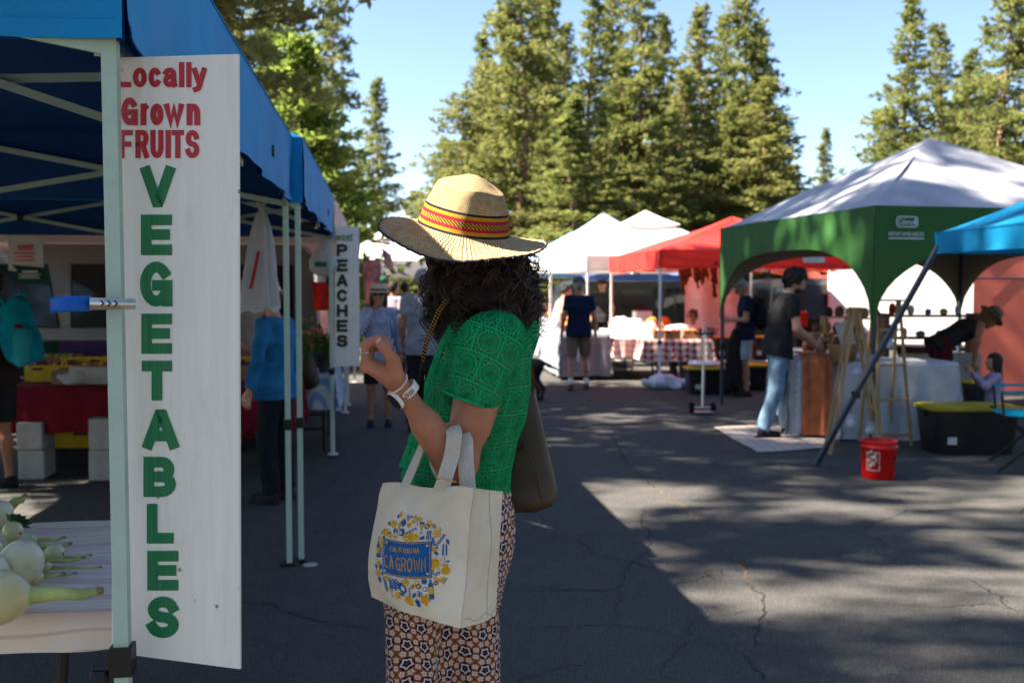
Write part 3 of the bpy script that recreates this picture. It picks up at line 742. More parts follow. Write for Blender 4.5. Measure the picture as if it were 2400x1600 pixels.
# ------------------------------------------------------------------ vegetables sign clamped to the near post
SGP = np.array(P(262, 820, 2.075)); sgR = np.array(P(560, 820, 2.005)) - SGP; sgR[2] = 0
sgN = np.cross(sgR, (0, 0, 1)); sgN /= np.linalg.norm(sgN); 
if sgN[1] > 0: sgN = -sgN
def onpl(x, y, p0=SGP, n=sgN, o=0.):
    c0 = np.array((0, 0, CAMZ)); d = np.array(P(x, y, 1.)) - c0
    t = ((p0 + n * o - c0) @ n) / (d @ n); return c0 + d * t
ms = M('sign_paint', .55, .35)
a = ms.noise(3, 4, stretch=(1, 1, .25)); b = ms.noise(60, 4, .7, stretch=(1, 1, .06)); sp = ms.voro(16); d1 = ms.noise(7, 6, .75, stretch=(1, 1, .3))
c = ms.mix(b.ramp(.3, .7), (.77, .745, .70), (.83, .81, .775))
c = ms.mix(d1.ramp(.5, .78) * .5, c, (.50, .43, .34))
c = ms.mix(sp.ramp(.1, .05) * ms.noise(3, 3).ramp(.5, .6), c, (.22, .16, .1))
c = ms.mix(ms.noise(120, 5, .8).ramp(.68, .74) * d1.ramp(.5, .6) * .8, c, (.25, .2, .14))
ms.color(c).bump(b, .25, .002)
sg = thing('sign_board', 'tall white board reading vegetables, clamped to the mint green post', 'sign', tuple(SGP * (1, 1, 0)))
fr = [onpl(*q) for q in ((262, 1528), (562, 1567), (557.5, 127), (262, 136))]
bk = [p - sgN * .007 for p in fr]
MB().add(fr + bk, [(0, 1, 2, 3), (7, 6, 5, 4), (0, 4, 5, 1), (1, 5, 6, 2), (2, 6, 7, 3), (3, 7, 4, 0)]).build('board', ms.m, sg)
def vinyl(name, col):
    m = M(name, .4, .4); n_ = m.noise(300, 2, .6, stretch=(1, 1, .02)); m.color(m.mix(n_.ramp(.4, .75) * .5, col, tuple(q * 1.5 + .03 for q in col))); m.bump(n_, .2, .001); return m.m
VR = vinyl('red_vinyl', (.42, .012, .03)); VG = vinyl('green_vinyl', (.003, .15, .055)); VK = vinyl('black_vinyl', (.012, .012, .014))
smap = lambda x, y, o=0.: onpl(x, y, o=.0012 + o)
for y0, y1, t, row in ((146, 205, 12.5, (('L', 256, 307), ('o', 311, 344), ('c', 348, 378), ('a', 382, 415), ('l', 419, 432), ('l', 436, 449), ('y', 450, 484))),
                       (229, 294, 14, (('G', 284, 323), ('r', 329, 349), ('o', 352, 383), ('w', 384, 431), ('n', 437, 469))),
                       (305, 371, 12.5, (('F', 279, 311), ('R', 317, 349), ('U', 352, 383), ('I', 387.5, 400.5), ('T', 402, 431), ('S', 434, 467)))):
    for ch, x0, x1 in row: put_strokes('letter', sletter(ch, x0, y0, x1, y1, t), smap, VR, sg)
for ch, x0, y0, x1, y1 in (('V', 330, 390, 409, 486), ('E', 330, 503, 403, 598), ('G', 328, 613, 404, 718), ('E', 331, 735, 403, 829), ('T', 332, 845, 403, 938),
                           ('A', 335, 959, 418, 1052), ('B', 336, 1070, 412, 1164), ('L', 344, 1180, 407, 1273), ('E', 345, 1290, 418, 1383), ('S', 344, 1397, 419, 1494)):
    put_strokes('letter', sletter(ch, x0, y0, x1, y1, 25), smap, VG, sg)
# spring clamp
cl = thing('spring_clamp', 'blue handled spring clamp gripping sign and post', 'clamp', tuple(P(230, 713, 1.99)))
mbl = pm('blue_vinyl_grip', (.0, .1, .5), .4, .15, 40, .2, 300); chr_ = pm('zinc_plate', (.78, .75, .66), .3, .15, 60, metal=1.)
for s_ in (0, 1):
    pts = [P(120, 714 + s_ * 2, 1.955 + s_ * .03), P(160, 712, 1.958 + s_ * .025), P(212, 711, 1.965 + s_ * .02)]
    mb_ = MB(); R_ = [(.0155, .006), (.0165, .007), (.0155, .008)]
    V = []
    for p, (hh, tt) in zip(pts, R_):
        for k in range(10):
            t = 2 * math.pi * k / 10; cx, cz = math.cos(t), math.sin(t)
            V.append((p.x, p.y + tt * (abs(cx) ** .6) * (1 if cx > 0 else -1), p.z + hh * (abs(cz) ** .5) * (1 if cz > 0 else -1)))
    mb_.add(V, [(i * 10 + k, i * 10 + (k + 1) % 10, i * 10 + 10 + (k + 1) % 10, i * 10 + 10 + k) for i in range(2) for k in range(10)] + [tuple(range(9, -1, -1)), tuple(range(20, 30))])
    mb_.build('grip', mbl, cl, smooth=True)
jaw = MB().grid(lambda u, v: P(210 + 108 * u, (697 + 3 * u) + (29 - 4 * u) * v + 0, 1.945 + .012 * abs(v - .5) * 2 + .012 * u * u), 10, 8).build('jaw', chr_, cl, smooth=True)
for i in range(3):
    a0 = 238 + i * 16
    MB().add([tuple(P(a0 + x, 711 + y, 1.943 + .001 * i)) for x, y in ((-4, -7), (1, -7), (7, 0), (1, 7), (-4, 7), (2, 0))], [(0, 1, 2, 5), (5, 2, 3, 4)]).build('slot', BLK, jaw)

# peaches sign at the far corner post of the second canopy
pk0 = np.array(P(784, 700, 9.42)); ps = thing('sign_board', 'white board reading sweet peaches, hung on the far mint post', 'sign', tuple(pk0 * (1, 1, 0)))
PKN = np.array((.12, -1., 0)); PKN /= np.linalg.norm(PKN)
po = lambda x, y, o=0.: onpl(x, y, pk0, PKN, o)
fr = [po(*q) for q in ((784, 858), (843, 858), (841, 530), (784, 530))]; bk = [p - PKN * .01 for p in fr]
MB().add(fr + bk, [(0, 1, 2, 3), (7, 6, 5, 4), (0, 4, 5, 1), (1, 5, 6, 2), (2, 6, 7, 3), (3, 7, 4, 0)]).build('board', ms.m, ps)
pq = lambda x0, y0, x1, y1: [po(x0, y1, .004), po(x1, y1, .004), po(x1, y0, .004), po(x0, y0, .004)]
lettering('lettering', 'Sweet', pq(778, 543, 827, 565), VG, ps, .01)
for i, ch in enumerate('PEACHES'):
    y = 572 + i * 35.4; put_strokes('letter', sletter(ch, 789, y, 815, y + 29, 7.5), lambda x, y, o=0.: po(x, y, .004 + o * 4), VK, ps)
# ------------------------------------------------------------------ the shopper in the straw hat
def skin_mat(name, col):
    if name in MATS: return MATS[name]
    m = M(name, .5, .35)
    f = m.noise(14, 4).ramp(.3, .7); g = m.noise(70, 3); fr = m.voro(55).ramp(.08, .03) * m.noise(9, 2).ramp(.5, .6)
    c = m.mix(f, tuple(q * .78 for q in col), tuple(q * 1.08 for q in col)); c = m.mix(g.ramp(.5, .75) * .3, c, (col[0] * 1.05, col[1] * .75, col[2] * .75)); c = m.mix(fr * .5, c, tuple(q * .45 for q in col))
    m.color(c); m.bump(g + m.noise(260, 2) * .5 + m.noise(30, 3, stretch=(1, 1, .3)) * 1.2, .22, .004)
    m.b.inputs['Subsurface Weight'].default_value = .08; m.b.inputs['Subsurface Radius'].default_value = (.01, .004, .002)
    MATS[name] = m.m; return m.m
SKIN = skin_mat('skin_tan', (.45, .185, .105))
YB = 2.45
def sect(rows, Y0=YB, inset=0., bf=.62, top=.03):
    "stack of elliptic sections from pixel rows (y, xl, xr, depth offset, depth half width)"
    Z = []; CX = []; CY = []; Aa = []; Bb = []
    for y, xl, xr, dy, b in rows:
        p, q = P(xl, y, Y0 + dy), P(xr, y, Y0 + dy); Z.append(p.z); CX.append((p.x + q.x) / 2); CY.append(Y0 + dy); Aa.append((q.x - p.x) / 2 - inset); Bb.append(b - inset)
    o = np.argsort(Z); Z, CX, CY, Aa, Bb = [np.array(v)[o] for v in (Z, CX, CY, Aa, Bb)]
    def f(Q):
        z = Q[..., 2]; cx, cy, a, b = [np.interp(z, Z, v) for v in (CX, CY, Aa, Bb)]
        q = np.sqrt(((Q[..., 0] - cx) / a) ** 2 + ((Q[..., 1] - cy) / b) ** 2)
        d = (q - 1) * np.minimum(a, b); return np.maximum(d, np.maximum(Z[0] - z, z - Z[-1] ))
    lo = ((CX - Aa).min(), (CY - Bb).min(), Z[0]); hi = ((CX + Aa).max(), (CY + Bb).max(), Z[-1])
    f.c = (Z, CX, CY, Aa)
    return ('f', f, lo, hi)
WX, WY = XW(1070, YB), YB
wo = thing('person', 'woman in straw hat, green crochet top and flower print trousers', 'person', (WX, WY, 0))
torso_rows = [(748, 1105, 1195, .01, .05), (760, 1075, 1222, .0, .085), (785, 1052, 1238, -.005, .115), (830, 1030, 1247, -.01, .125), (880, 1008, 1247, -.01, .13), (925, 992, 1243, -.01, .128), (975, 975, 1232, -.01, .122), (1030, 962, 1217, 0, .12), (1090, 945, 1203, 0, .125), (1130, 938, 1195, 0, .128), (1165, 935, 1192, 0, .13)]
arm = dict(sh=P(1150, 812, 2.345), el=P(1080, 1085, 2.285), wr=P(945, 915, 2.215))
sh, el, wr = arm['sh'], arm['el'], arm['wr']
prims = [sect(torso_rows, inset=.016), cap(P(1140, 760, 2.46), P(1128, 690, 2.46), .052, .048),
         cap(sh, el, .050, .036), cap(sh.lerp(el, .15), sh.lerp(el, .65), .052, .045), cap(P(1068, 1100, 2.275), wr, .032, .0225), cap(P(1050, 1068, 2.272), P(1000, 995, 2.245), .036, .031), cap(el, P(1068, 1105, 2.275), .033, .031),
         # far arm hanging, mostly hidden
         cap(P(1165, 815, 2.56), P(1180, 1080, 2.62), .05, .042), cap(P(1180, 1080, 2.62), P(1120, 1230, 2.60), .04, .027),
         cap(P(1110, 1250, 2.60), P(1092, 1310, 2.60), .034, .028),
         # hips and legs under the trousers
         cap(P(1040, 1190, 2.43), P(1090, 1250, 2.46), .085, .085), cap((XW(985, 2.41), 2.41, .85), (XW(965, 2.41), 2.39, .46), .05, .045), cap((XW(965, 2.41), 2.39, .46), (XW(968, 2.42), 2.42, .09), .045, .036),
         cap((XW(1110, 2.5), 2.5, .85), (XW(1098, 2.5), 2.48, .46), .05, .045), cap((XW(1098, 2.5), 2.48, .46), (XW(1105, 2.5), 2.51, .09), .05, .036)]
for cx, cy in ((XW(966, 2.41), 2.42), (XW(1103, 2.5), 2.51)):
    prims += [cap((cx, cy, .06), (cx - .15, cy + .07, .035), .036, .03)]
bodyM = sdf(prims, .0075, .03)
# head: turned away, towards the stalls
fd = Vector((-.82, .57, -.06)).normalized(); fl = Vector((0, 0, 1)).cross(fd).normalized(); fu = fd.cross(fl)
hc = P(1112, 612, 2.46); ax = np.array([fd, fl, fu])
H_ = lambda f, l, u: np.array(hc + fd * f + fl * l + fu * u)
headM = sdf([ell(hc, (.098, .077, .115), ax), ell(H_(.035, 0, -.06), (.062, .058, .062), ax), cap(H_(.095, 0, .0), H_(.112, 0, -.028), .010, .013), cap(H_(.085, -.022, -.062), H_(.085, .022, -.062), .009),
             ell(H_(.072, 0, -.105), (.02, .022, .018), ax), ell(H_(-.005, .078, -.01), (.022, .01, .032), ax), ell(H_(-.005, -.078, -.01), (.022, .01, .032), ax), ell(H_(.088, .033, .012), (.012, .014, .011), ax), ell(H_(.088, -.033, .012), (.012, .014, .011), ax),
             cap(H_(-.01, 0, -.08), H_(-.02, 0, -.16), .05, .052)], .006, .018)
# near hand: loose fist seen from the thumb side
def px3(pts): return [P(x, y, Y) for x, y, Y in pts]
hand = [cap(P(945, 915, 2.215), P(925, 890, 2.2), .0225, .026), cap(P(920, 885, 2.185), P(868, 858, 2.175), .026, .016), cap(P(918, 880, 2.215), P(872, 862, 2.225), .025, .017), cap(P(912, 868, 2.2), P(880, 862, 2.2), .022, .02)]
fingers = []
for i, (my, ptop, dx, tip) in enumerate(((2.168, 806, 0, (893, 806)), (2.19, 801, 2, (902, 800)), (2.211, 803, 6, (913, 806)), (2.230, 812, 12, (915, 820)))):
    rr_ = (.0098, .0098, .0092, .008)[i]
    m0, p1, d1, tp = P(856 + dx, 860, my), P(857 + dx, ptop + 3, my), P(tip[0] - 13, tip[1] - 7, my), P(tip[0], tip[1] + 5, my)
    fingers.append([cap(P(880 + dx, 868, my), m0, .011, .012), cap(m0, p1, rr_ * 1.12, rr_), cap(p1, d1, rr_, rr_ * .92), cap(d1, tp, rr_ * .92, rr_ * .8)])
thumb = [cap(P(926, 880, 2.172), P(921, 843, 2.158), .020, .0155), cap(P(921, 843, 2.158), P(901, 815, 2.152), .0125, .0115), cap(P(901, 815, 2.152), P(883, 796, 2.152), .0115, .0088)]
handM = sdf(hand + [q for f in fingers for q in f] + thumb, .003, .0065)
V, Fc = join(bodyM, headM, handM)
mobj('body', V, Fc, SKIN, wo, True, True)
nail = MB()
for c, d, r_ in ((P(887, 797, 2.1435), P(884, 794, 2.1435), .0055),):
    nail.lathe([(0, .0012), (r_ * .7, .001), (r_, 0)], tuple(c), 10, axis=(-.3, -1, .5), sx=1.3)
nail.build('thumbnail', pm('nail', (.62, .33, .27), .25, .1), wo)
# far hand fingers (hang behind her)
fh = [cap(P(1092, 1310, 2.60), P(1088, 1330, 2.60), .03, .028)]
for i in range(4):
    yy = 2.57 + i * .02; fh += [cap(P(1090, 1325, yy), P(1083, 1365, yy), .009, .009), cap(P(1083, 1365, yy), P(1070, 1395, yy), .009, .0075)]
fh += [cap(P(1085, 1290, 2.56), P(1070, 1330, 2.55), .011, .009)]
V, Fc = sdf(fh, .004, .01); mobj('far_hand', V, Fc, SKIN, wo, True, True)

# crochet top: medallion squares and open mesh
mk = M('green_crochet', .85, .15); u, v = mk.uv()
cs = .066
un = u / cs; vn = v / cs
fx = (un + (vn.floor() * .5)).fract() - .5; fy = vn.fract() - .5
r_ = (fx * fx + fy * fy).sqrt(); an = fy.atan2(fx)
rib = (an * 20.).sin()
h1 = (an * 18.).sin().gt(.15) * (r_ - .325).abs().lt(.022)
h2 = (an * 10.).sin().gt(.2) * (r_ - .115).abs().lt(.018)
h3 = r_.lt(.02)
pit = 6.283 / .0095
g1 = (u * pit + (v * pit * .5).floor() * 0.).sin(); g2 = (v * pit).sin()
row = (v / .0095 * 1.).floor()
gx = ((u / .0095 + row * .5).fract() - .5).abs(); gy = ((v / .0095).fract() - .5).abs()
h4 = gx.lt(.23) * gy.lt(.25) * r_.gt(.40) * fx.abs().lt(.455) * fy.abs().lt(.455)
zone = mk.noise(5.5, 1, .5).gt(.44)
hole = (h1 + h2 + h3).m('ADD', h4 * 1., clamp=True)
yarn = mk.noise(420, 3, .7); st = (u * 2200.).sin() * (v * 1500.).sin()
inm = r_.lt(.36)
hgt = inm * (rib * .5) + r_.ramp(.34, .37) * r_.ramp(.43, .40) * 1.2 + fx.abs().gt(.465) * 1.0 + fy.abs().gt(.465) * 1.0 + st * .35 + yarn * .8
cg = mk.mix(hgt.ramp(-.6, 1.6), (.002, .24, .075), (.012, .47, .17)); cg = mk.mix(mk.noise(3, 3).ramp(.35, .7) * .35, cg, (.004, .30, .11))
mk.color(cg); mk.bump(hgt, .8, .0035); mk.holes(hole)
CRO = mk.m
def cyl_uv(V, f, r0=.15):
    Z, CX, CY, Aa = f.c; cx = np.interp(V[:, 2], Z, CX); cy = np.interp(V[:, 2], Z, CY); return np.stack([np.arctan2(V[:, 0] - cx, -(V[:, 1] - cy)) * r0, V[:, 2]], 1)
tp = sect(torso_rows)
hemA, hemB = P(938, 1118, YB), P(1195, 1157, YB); hn = np.array((hemB.z - hemA.z, 0, -(hemB.x - hemA.x)))
def neck(Q):   # opening at the neck and down the front edge
    c = np.array(P(1105, 745, 2.5)); q = (Q - c) / np.array((.055, .07, .05)); return (np.sqrt((q * q).sum(-1)) - 1) * .05
def frontcut(Q):  # open cardigan front, towards the stalls
    a, b = np.array(P(1040, 770, 2.52)), np.array(P(940, 1120, 2.52)); t = np.clip((Q[..., 2] - b[2]) / (a[2] - b[2]), 0, 1.2)
    x = b[0] + (a[0] - b[0]) * t; return np.maximum(Q[..., 0] - (x + .03), 2.50 - Q[..., 1])
wrk = wobble(.0035, 34, 3)
V1, F1 = sdf([tp, cap(P(1090, 775, 2.40), P(1215, 780, 2.44), .05, .05)], .0065, .03, cuts=[(hemA, hn)], wob=wrk, minus=[neck, frontcut])
U1 = cyl_uv(V1, tp[1])
ad = (el - sh).normalized(); she = P(1098, 940, 2.315)
V2, F2 = sdf([cap(P(1165, 790, 2.36), P(1088, 985, 2.305), .068, .058), cap(P(1135, 800, 2.345), P(1092, 985, 2.31), .067, .058)], .0065, .02, cuts=[(P(1098, 938, 2.315), (-.33, -.05, -.94))], wob=wobble(.002, 40, 5))
a0 = np.array(P(1165, 790, 2.36)); d0 = np.array(she) - a0; d0 /= np.linalg.norm(d0); q = V2 - a0; s_ = q @ d0; pr = q - s_[:, None] * d0
ex = np.array((1., 0, 0)); ex -= d0 * (ex @ d0); ex /= np.linalg.norm(ex); ey = np.cross(d0, ex); U2 = np.stack([np.arctan2(pr @ ex, pr @ ey) * .075 + .3, -s_ + .2], 1)
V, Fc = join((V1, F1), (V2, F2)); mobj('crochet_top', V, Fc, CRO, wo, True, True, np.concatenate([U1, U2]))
# far sleeve
V, Fc = sdf([cap(P(1165, 800, 2.56), P(1176, 940, 2.59), .068, .06, None, (0, 1))], .01, .02); mobj('sleeve', V, Fc, pm('green_knit', (.006, .33, .12), .9, .3, 90, .5, 200), wo, True, True)
# ribbed borders: sleeve edge, front edge
GK = pm('green_knit', (.006, .33, .12))
bd = MB(); cen = np.array(P(1098, 936, 2.315)); nn = np.array((-.33, -.05, -.94)); nn /= np.linalg.norm(nn)
tt = []
for k in range(41):
    t = 2 * math.pi * k / 40; p = cen + (ex * math.cos(t) + ey * math.sin(t)) * .0615; p -= nn * ((p - cen) @ nn) / (d0 @ nn) * 0; p = p - d0 * (((p - cen) @ nn) / (d0 @ nn)); tt.append(p)
bd.tube(tt, .0042, 6, False).build('sleeve_edge', GK, wo, smooth=True)
edge = [P(1068, 752, 2.40), P(1045, 785, 2.385), P(1028, 825, 2.39), P(1012, 870, 2.40), P(994, 930, 2.41), P(976, 990, 2.42), P(958, 1050, 2.425), P(940, 1095, 2.43), P(926, 1098, 2.43)]
MB().strip(edge, [Vector((.009, -.006, .003))] * 9, None).build('button_band', GK, wo, smooth=True)

# flower print trousers
mf = M('flower_print', .8, .15); u, v = mf.uv(); s0 = .0455
sx = (u + v * .07) / s0; sy = v / s0; wx = sx.fract() - .5; wy = sy.fract() - .5
r_ = (wx * wx + wy * wy).sqrt(); an = wy.atan2(wx); pet = (an * 5. + 1.57).cos() * .16 + 1.; rp = r_ / pet
axx, ayy = wx.abs(), wy.abs()
def sm(ax_, ay_): return (ax_ * ax_ + ay_ * ay_).sqrt(), ay_.atan2(ax_)
d1, t1_ = sm(axx - .5, ayy - .2); d2, t2_ = sm(axx - .2, ayy - .5)
f1 = d1 / ((t1_ * 5.).cos() * .17 + 1.); f2 = d2 / ((t2_ * 5.).cos() * .17 + 1.); fs = f1.min(f2)
OR, NV, WH = (.24, .075, .016), (.010, .008, .035), (.56, .47, .47)
c = mf.mix(fs.lt(.148), OR, WH); c = mf.mix(fs.lt(.035), c, OR)
dc, _ = sm(axx - .5, ayy - .5); c = mf.mix(dc.lt(.045), c, NV)
c = mf.mix(r_.lt(.35), c, NV); c = mf.mix(rp.lt(.262), c, WH); c = mf.mix(rp.lt(.165), c, NV); c = mf.mix(r_.lt(.045), c, OR)
mf.color(c).bump(mf.noise(25, 4), .25, .01)
legs = [((1060, 2.44), .135, .120), ((958, 2.40), .068, .072), ((1093, 2.49), .072, .075)]
hip = sect([(1125, 945, 1192, 0, .122), (1165, 938, 1200, 0, .125), (1215, 930, 1209, 0, .128), (1270, 922, 1207, 0, .13), (1330, 915, 1194, 0, .13), (1380, 905, 1180, 0, .12), (1410, 905, 1172, 0, .11)])
L1 = cap((XW(968, 2.40), 2.40, .80), (XW(958, 2.40), 2.39, .10), .068, .082); L2 = cap((XW(1098, 2.48), 2.48, .80), (XW(1100, 2.49), 2.49, .10), .074, .086)
def folds(Q):
    x = Q[..., 0]; z = Q[..., 2]; y = Q[..., 1]
    am = np.clip((.95 - z) * 1.2, 0, .5)
    return .015 * am * (np.sin(x * 95 + 2.2 * np.sin(z * 7) + y * 30) + .7 * np.sin(x * 60 - z * 16 + y * 70))
V, Fc = sdf([hip, L1, L2], .0085, .03, cuts=[((0, 0, .09), (0, 0, -1))], wob=folds)
Z, CX, CY, Aa = hip[1].c
cx = np.where(V[:, 2] > .78, np.interp(V[:, 2], Z, CX), np.where(V[:, 0] < XW(1024, 2.42), XW(962, 2.4), XW(1098, 2.48))); aa = np.where(V[:, 2] > .78, np.interp(V[:, 2], Z, Aa), .082)
U = np.stack([np.arcsin(np.clip((V[:, 0] - cx) / aa, -.98, .98)) * aa * (1.0) + cx + np.where(V[:, 1] > 2.5, .02, 0) + .005 * np.sin(V[:, 2] * 31 + V[:, 0] * 44), V[:, 2] + .005 * np.sin(V[:, 0] * 52 + V[:, 2] * 17)], 1)
mobj('trousers', V, Fc, mf.m, wo, True, True, U)
for cx_, cy_ in ((XW(966, 2.41), 2.42), (XW(1103, 2.5), 2.51)):
    V, Fc = sdf([cap((cx_, cy_, .05), (cx_ - .16, cy_ + .075, .035), .045, .038), ('f', lambda Q, cx_=cx_, cy_=cy_: np.maximum(np.sqrt(((Q[..., 0] - cx_ + .08) / .14) ** 2 + ((Q[..., 1] - cy_ - .035) / .075) ** 2) * .07 - .07, np.abs(Q[..., 2] - .012) - .012), (cx_ - .23, cy_ - .06, 0), (cx_ + .07, cy_ + .13, .03))], .007, .015, cuts=[((0, 0, .085), (0, 0, 1))])
    mobj('sandal', V, Fc, pm('tan_leather', (.3, .16, .08), .5), wo, True, True)

hn_ = Vector((.175, -.235, .955)).normalized(); hcn = P(1085, 549, 2.455)
# curly hair
mh = M('dark_curly_hair', .7, .15); mh.color(mh.mix(mh.noise(26, 3).ramp(.35, .7), (.006, .0035, .003), (.02, .01, .007)))
HAIR = mh.m
hq = P(1132, 668, 2.47)
Vh, Fh = sdf([ell(hq + Vector((0, 0, .03)), (.12, .105, .095)), ell(P(1200, 700, 2.49), (.062, .075, .085)), ell(P(1068, 690, 2.43), (.055, .07, .08)), ell(P(1130, 690, 2.40), (.09, .06, .075))], .008, .03, wob=wobble(.012, 75, 9), cuts=[(hcn - hn_ * .014, hn_)])
hair = mobj('hair', Vh, Fh, HAIR, wo, True, True)
def hair_strands(ng, ns, npts, seed):
    r = np.random.default_rng(seed); out = []
    for g in range(ng):
        az = r.uniform(0, 2 * math.pi); up = r.uniform(0, 1)
        d = np.array([math.cos(az), math.sin(az), 0])
        root = np.array(P(1125, 600, 2.465)) + d * np.array((.088, .085, 0)) * r.uniform(.7, 1.05) + np.array([0, 0, r.uniform(-.03, .03)])
        spread = r.uniform(.0, .042); drop = r.uniform(.09, .205) * (1.0 if abs(d[0]) > .3 else .85)
        fly = 1.6 if r.uniform() < .06 else 1.
        cr = r.uniform(.007, .016); turns = r.uniform(2.0, 4.6) * drop / .15; ph = r.uniform(0, 6.28); hand_ = 1 if r.uniform() < .5 else -1
        t = np.linspace(0, 1, npts)[:, None]
        path = root + d * (spread * fly * np.sin(t * 1.9)) + np.array([.022, 0, 0]) * t * (1 if d[0] > 0 else -.1) + np.array([0, 0, -1]) * drop * (t ** 1.15)
        tang = np.array([-d[1], d[0], 0]); bi = d * .8 + np.array([0, 0, .5])
        for s in range(ns):
            j = r.normal(size=3) * .0022; a = ph + hand_ * t * turns * 6.283 + r.normal() * .16; amp = cr * (.35 + .75 * t) * r.uniform(.8, 1.25)
            out.append(path + j * (1 + .7 * t) + tang * np.cos(a) * amp + bi * np.sin(a) * amp + (r.normal(size=3) * (.009 if s == 0 else .004)) * t * t)
    res = []
    for c in out:      # keep the curls under the brim
        hgt = (c - np.array(hcn)) @ np.array(hn_)
        if (hgt[4:] > -.004).any(): continue
        c = c - np.array(hn_) * np.maximum(0, hgt + .012 + .06 * np.clip(np.linalg.norm(c - np.array(hcn), axis=1) - .12, 0, 1))[:, None]; res.append(c)
    return res
def add_strands(name, st, mat, parent, rad_=.0015):
    hcv = bpy.data.hair_curves.new(name); hcv.add_curves([len(s) for s in st])
    pos = np.concatenate(st); inv = np.array(WM[parent].inverted()); pos = pos @ inv[:3, :3].T + inv[:3, 3]
    hcv.points.foreach_set('position', pos.astype(np.float32).ravel())
    t = np.concatenate([np.linspace(0, 1, len(s)) for s in st]); ra = rad_ * (1.1 - .75 * t)
    at = hcv.attributes.get('radius') or hcv.attributes.new('radius', 'FLOAT', 'POINT'); at.data.foreach_set('value', ra.astype(np.float32))
    hcv.materials.append(mat); o = bpy.data.objects.new(name, hcv); COL.objects.link(o); o.parent = parent; WM[o] = WM[parent]; return o
mst = M('hair_strand', .36, .5)
mst.color(mst.mix(mst.noise(40, 2).ramp(.35, .7), (.010, .005, .0035), (.045, .019, .011)))
add_strands('curls', hair_strands(1050, 5, 34, 4), mst.m, hair)
# sunglasses just showing past the hair
sgm = pm('dark_green_lens', (.01, .02, .014), .08, .1)
sgo = thing('sunglasses', 'dark green sunglasses half hidden under the hat brim', 'sunglasses', tuple(H_(.1, 0, .01)))
for l in (-.034, .034):
    MB().lathe([(0, .004), (.018, .003), (.026, 0)], H_(.108, l, .012), 16, axis=fd, sx=1., sy=.8).build('lens', sgm, sgo, smooth=True)
    MB().tube([H_(.105, l * 1.75, .02), H_(.04, l * 2.45, .018), H_(-.02, l * 2.4, .012)], .0028, 6).build('temple', BLK, sgo)
MB().tube([H_(.108, -.01, .016), H_(.112, 0, .019), H_(.108, .01, .016)], .002, 6).build('bridge', BLK, sgo)

# straw hat
mhat = M('woven_straw', .8, .2); u, v = mhat.uv()   # u = turns, v = metres along the profile; crown base at v = .115
B0 = .112
wv = mhat.noise(60, 2); fib = (u * (6.283 * 110.)).sin(); rw_ = (v * (6.283 * 230.)).sin()
tw = (u * (6.283 * 110.) + (v * 230.).floor() * 3.14159).sin()
base = mhat.mix(wv.ramp(.3, .7), (.55, .38, .19), (.74, .57, .32)); base = mhat.mix((tw * rw_).ramp(-.8, .9) * .65, base, (.33, .20, .085))
def band(a, b, col, c0): return mhat.mix(v.gt(B0 + a) * v.lt(B0 + b), c0, col)
NVY, YEL, RDD = (.022, .012, .04), (.66, .36, .015), (.5, .018, .03)
cc = band(.000, .006, NVY, base); cc = band(.006, .014, YEL, cc); cc = band(.014, .022, RDD, cc)
diag = (u * (6.283 * 62.) + v * 900.).sin().gt(0.); dcol = mhat.mix(diag, (.02, .015, .02), YEL)
cc = mhat.mix(v.gt(B0 + .022) * v.lt(B0 + .034), cc, dcol); cc = band(.034, .042, RDD, cc); cc = band(.042, .050, YEL, cc); cc = band(.050, .056, NVY, cc)
cc = mhat.mix(v.lt(.0065), cc, NVY)
ridge = (u * (6.283 * 95.) + mhat.noise(18, 2) * 7.).sin() * v.lt(B0) * v.gt(.02)
mhat.color(cc); mhat.bump(tw * rw_ * 1. + ridge * .8 + fib * .3, .9, .003)
hx = Vector((1, 0, 0)); hx = (hx - hn_ * hx.dot(hn_)).normalized(); hy = hn_.cross(hx)
RB = .203
prof = [(RB, 0.), (RB - .006, .0035), (.190, .002), (.175, .0015), (.155, .003), (.135, .006), (.122, .009), (.1095, .013)]
crown = [(.1085, .0145), (.106, .022), (.1035, .032), (.1015, .045), (.0975, .060), (.0925, .076), (.086, .092), (.0795, .106), (.0745, .1155), (.0715, .1178), (.062, .122), (.046, .131), (.03, .140), (.014, .1465), (.0, .148)]
full = prof + crown; sacc = [0.]
for a, b in zip(full[:-1], full[1:]): sacc.append(sacc[-1] + math.hypot(b[0] - a[0], b[1] - a[1]))
sb = sacc[len(prof)]; sacc = [q + (B0 - sb) for q in sacc]; sacc[0] = 0; 
n = 112; V = []; U = []
def hpt(r, z, t):
    k = max(0., (r - .11) / (RB - .11)); wv_ = k ** 1.5 * (.014 * math.cos(2 * t + .35) - .010 * math.cos(t - 2.9) - .012) + k * .003 * math.sin(5 * t + 1) + .0009 * k * math.sin(47 * t)
    ov = 1 + .06 * math.cos(2 * t) * (1 - k * .7)
    if z > .1: ov = 1 + .10 * math.cos(2 * t + .3)
    dent = -.006 * max(0, 1 - abs(r - .06) / .03) * math.cos(t * 3 + .8) if z > .115 else 0
    return hcn + hx * (r * ov * math.cos(t)) + hy * (r / (ov ** .5) * math.sin(t)) + hn_ * (z + wv_ + dent)
for (r, z), s in zip(full, sacc):
    for k in range(n + 1): t = 2 * math.pi * k / n; V.append(hpt(r, z, t)); U.append((k / n, max(0, s)))
m_ = len(full)
for r, z in [(q[0] - .002 * i, q[1] - .004) for i, q in enumerate(reversed(full[8:8 + 10]))] if False else []: pass
under = [(.104, .03), (.107, .008), (.13, .002), (.16, -.001), (.185, -.002), (RB, -.0015)]
for r, z in under:
    for k in range(n + 1): t = 2 * math.pi * k / n; V.append(hpt(r, z, t)); U.append((k / n, .05))
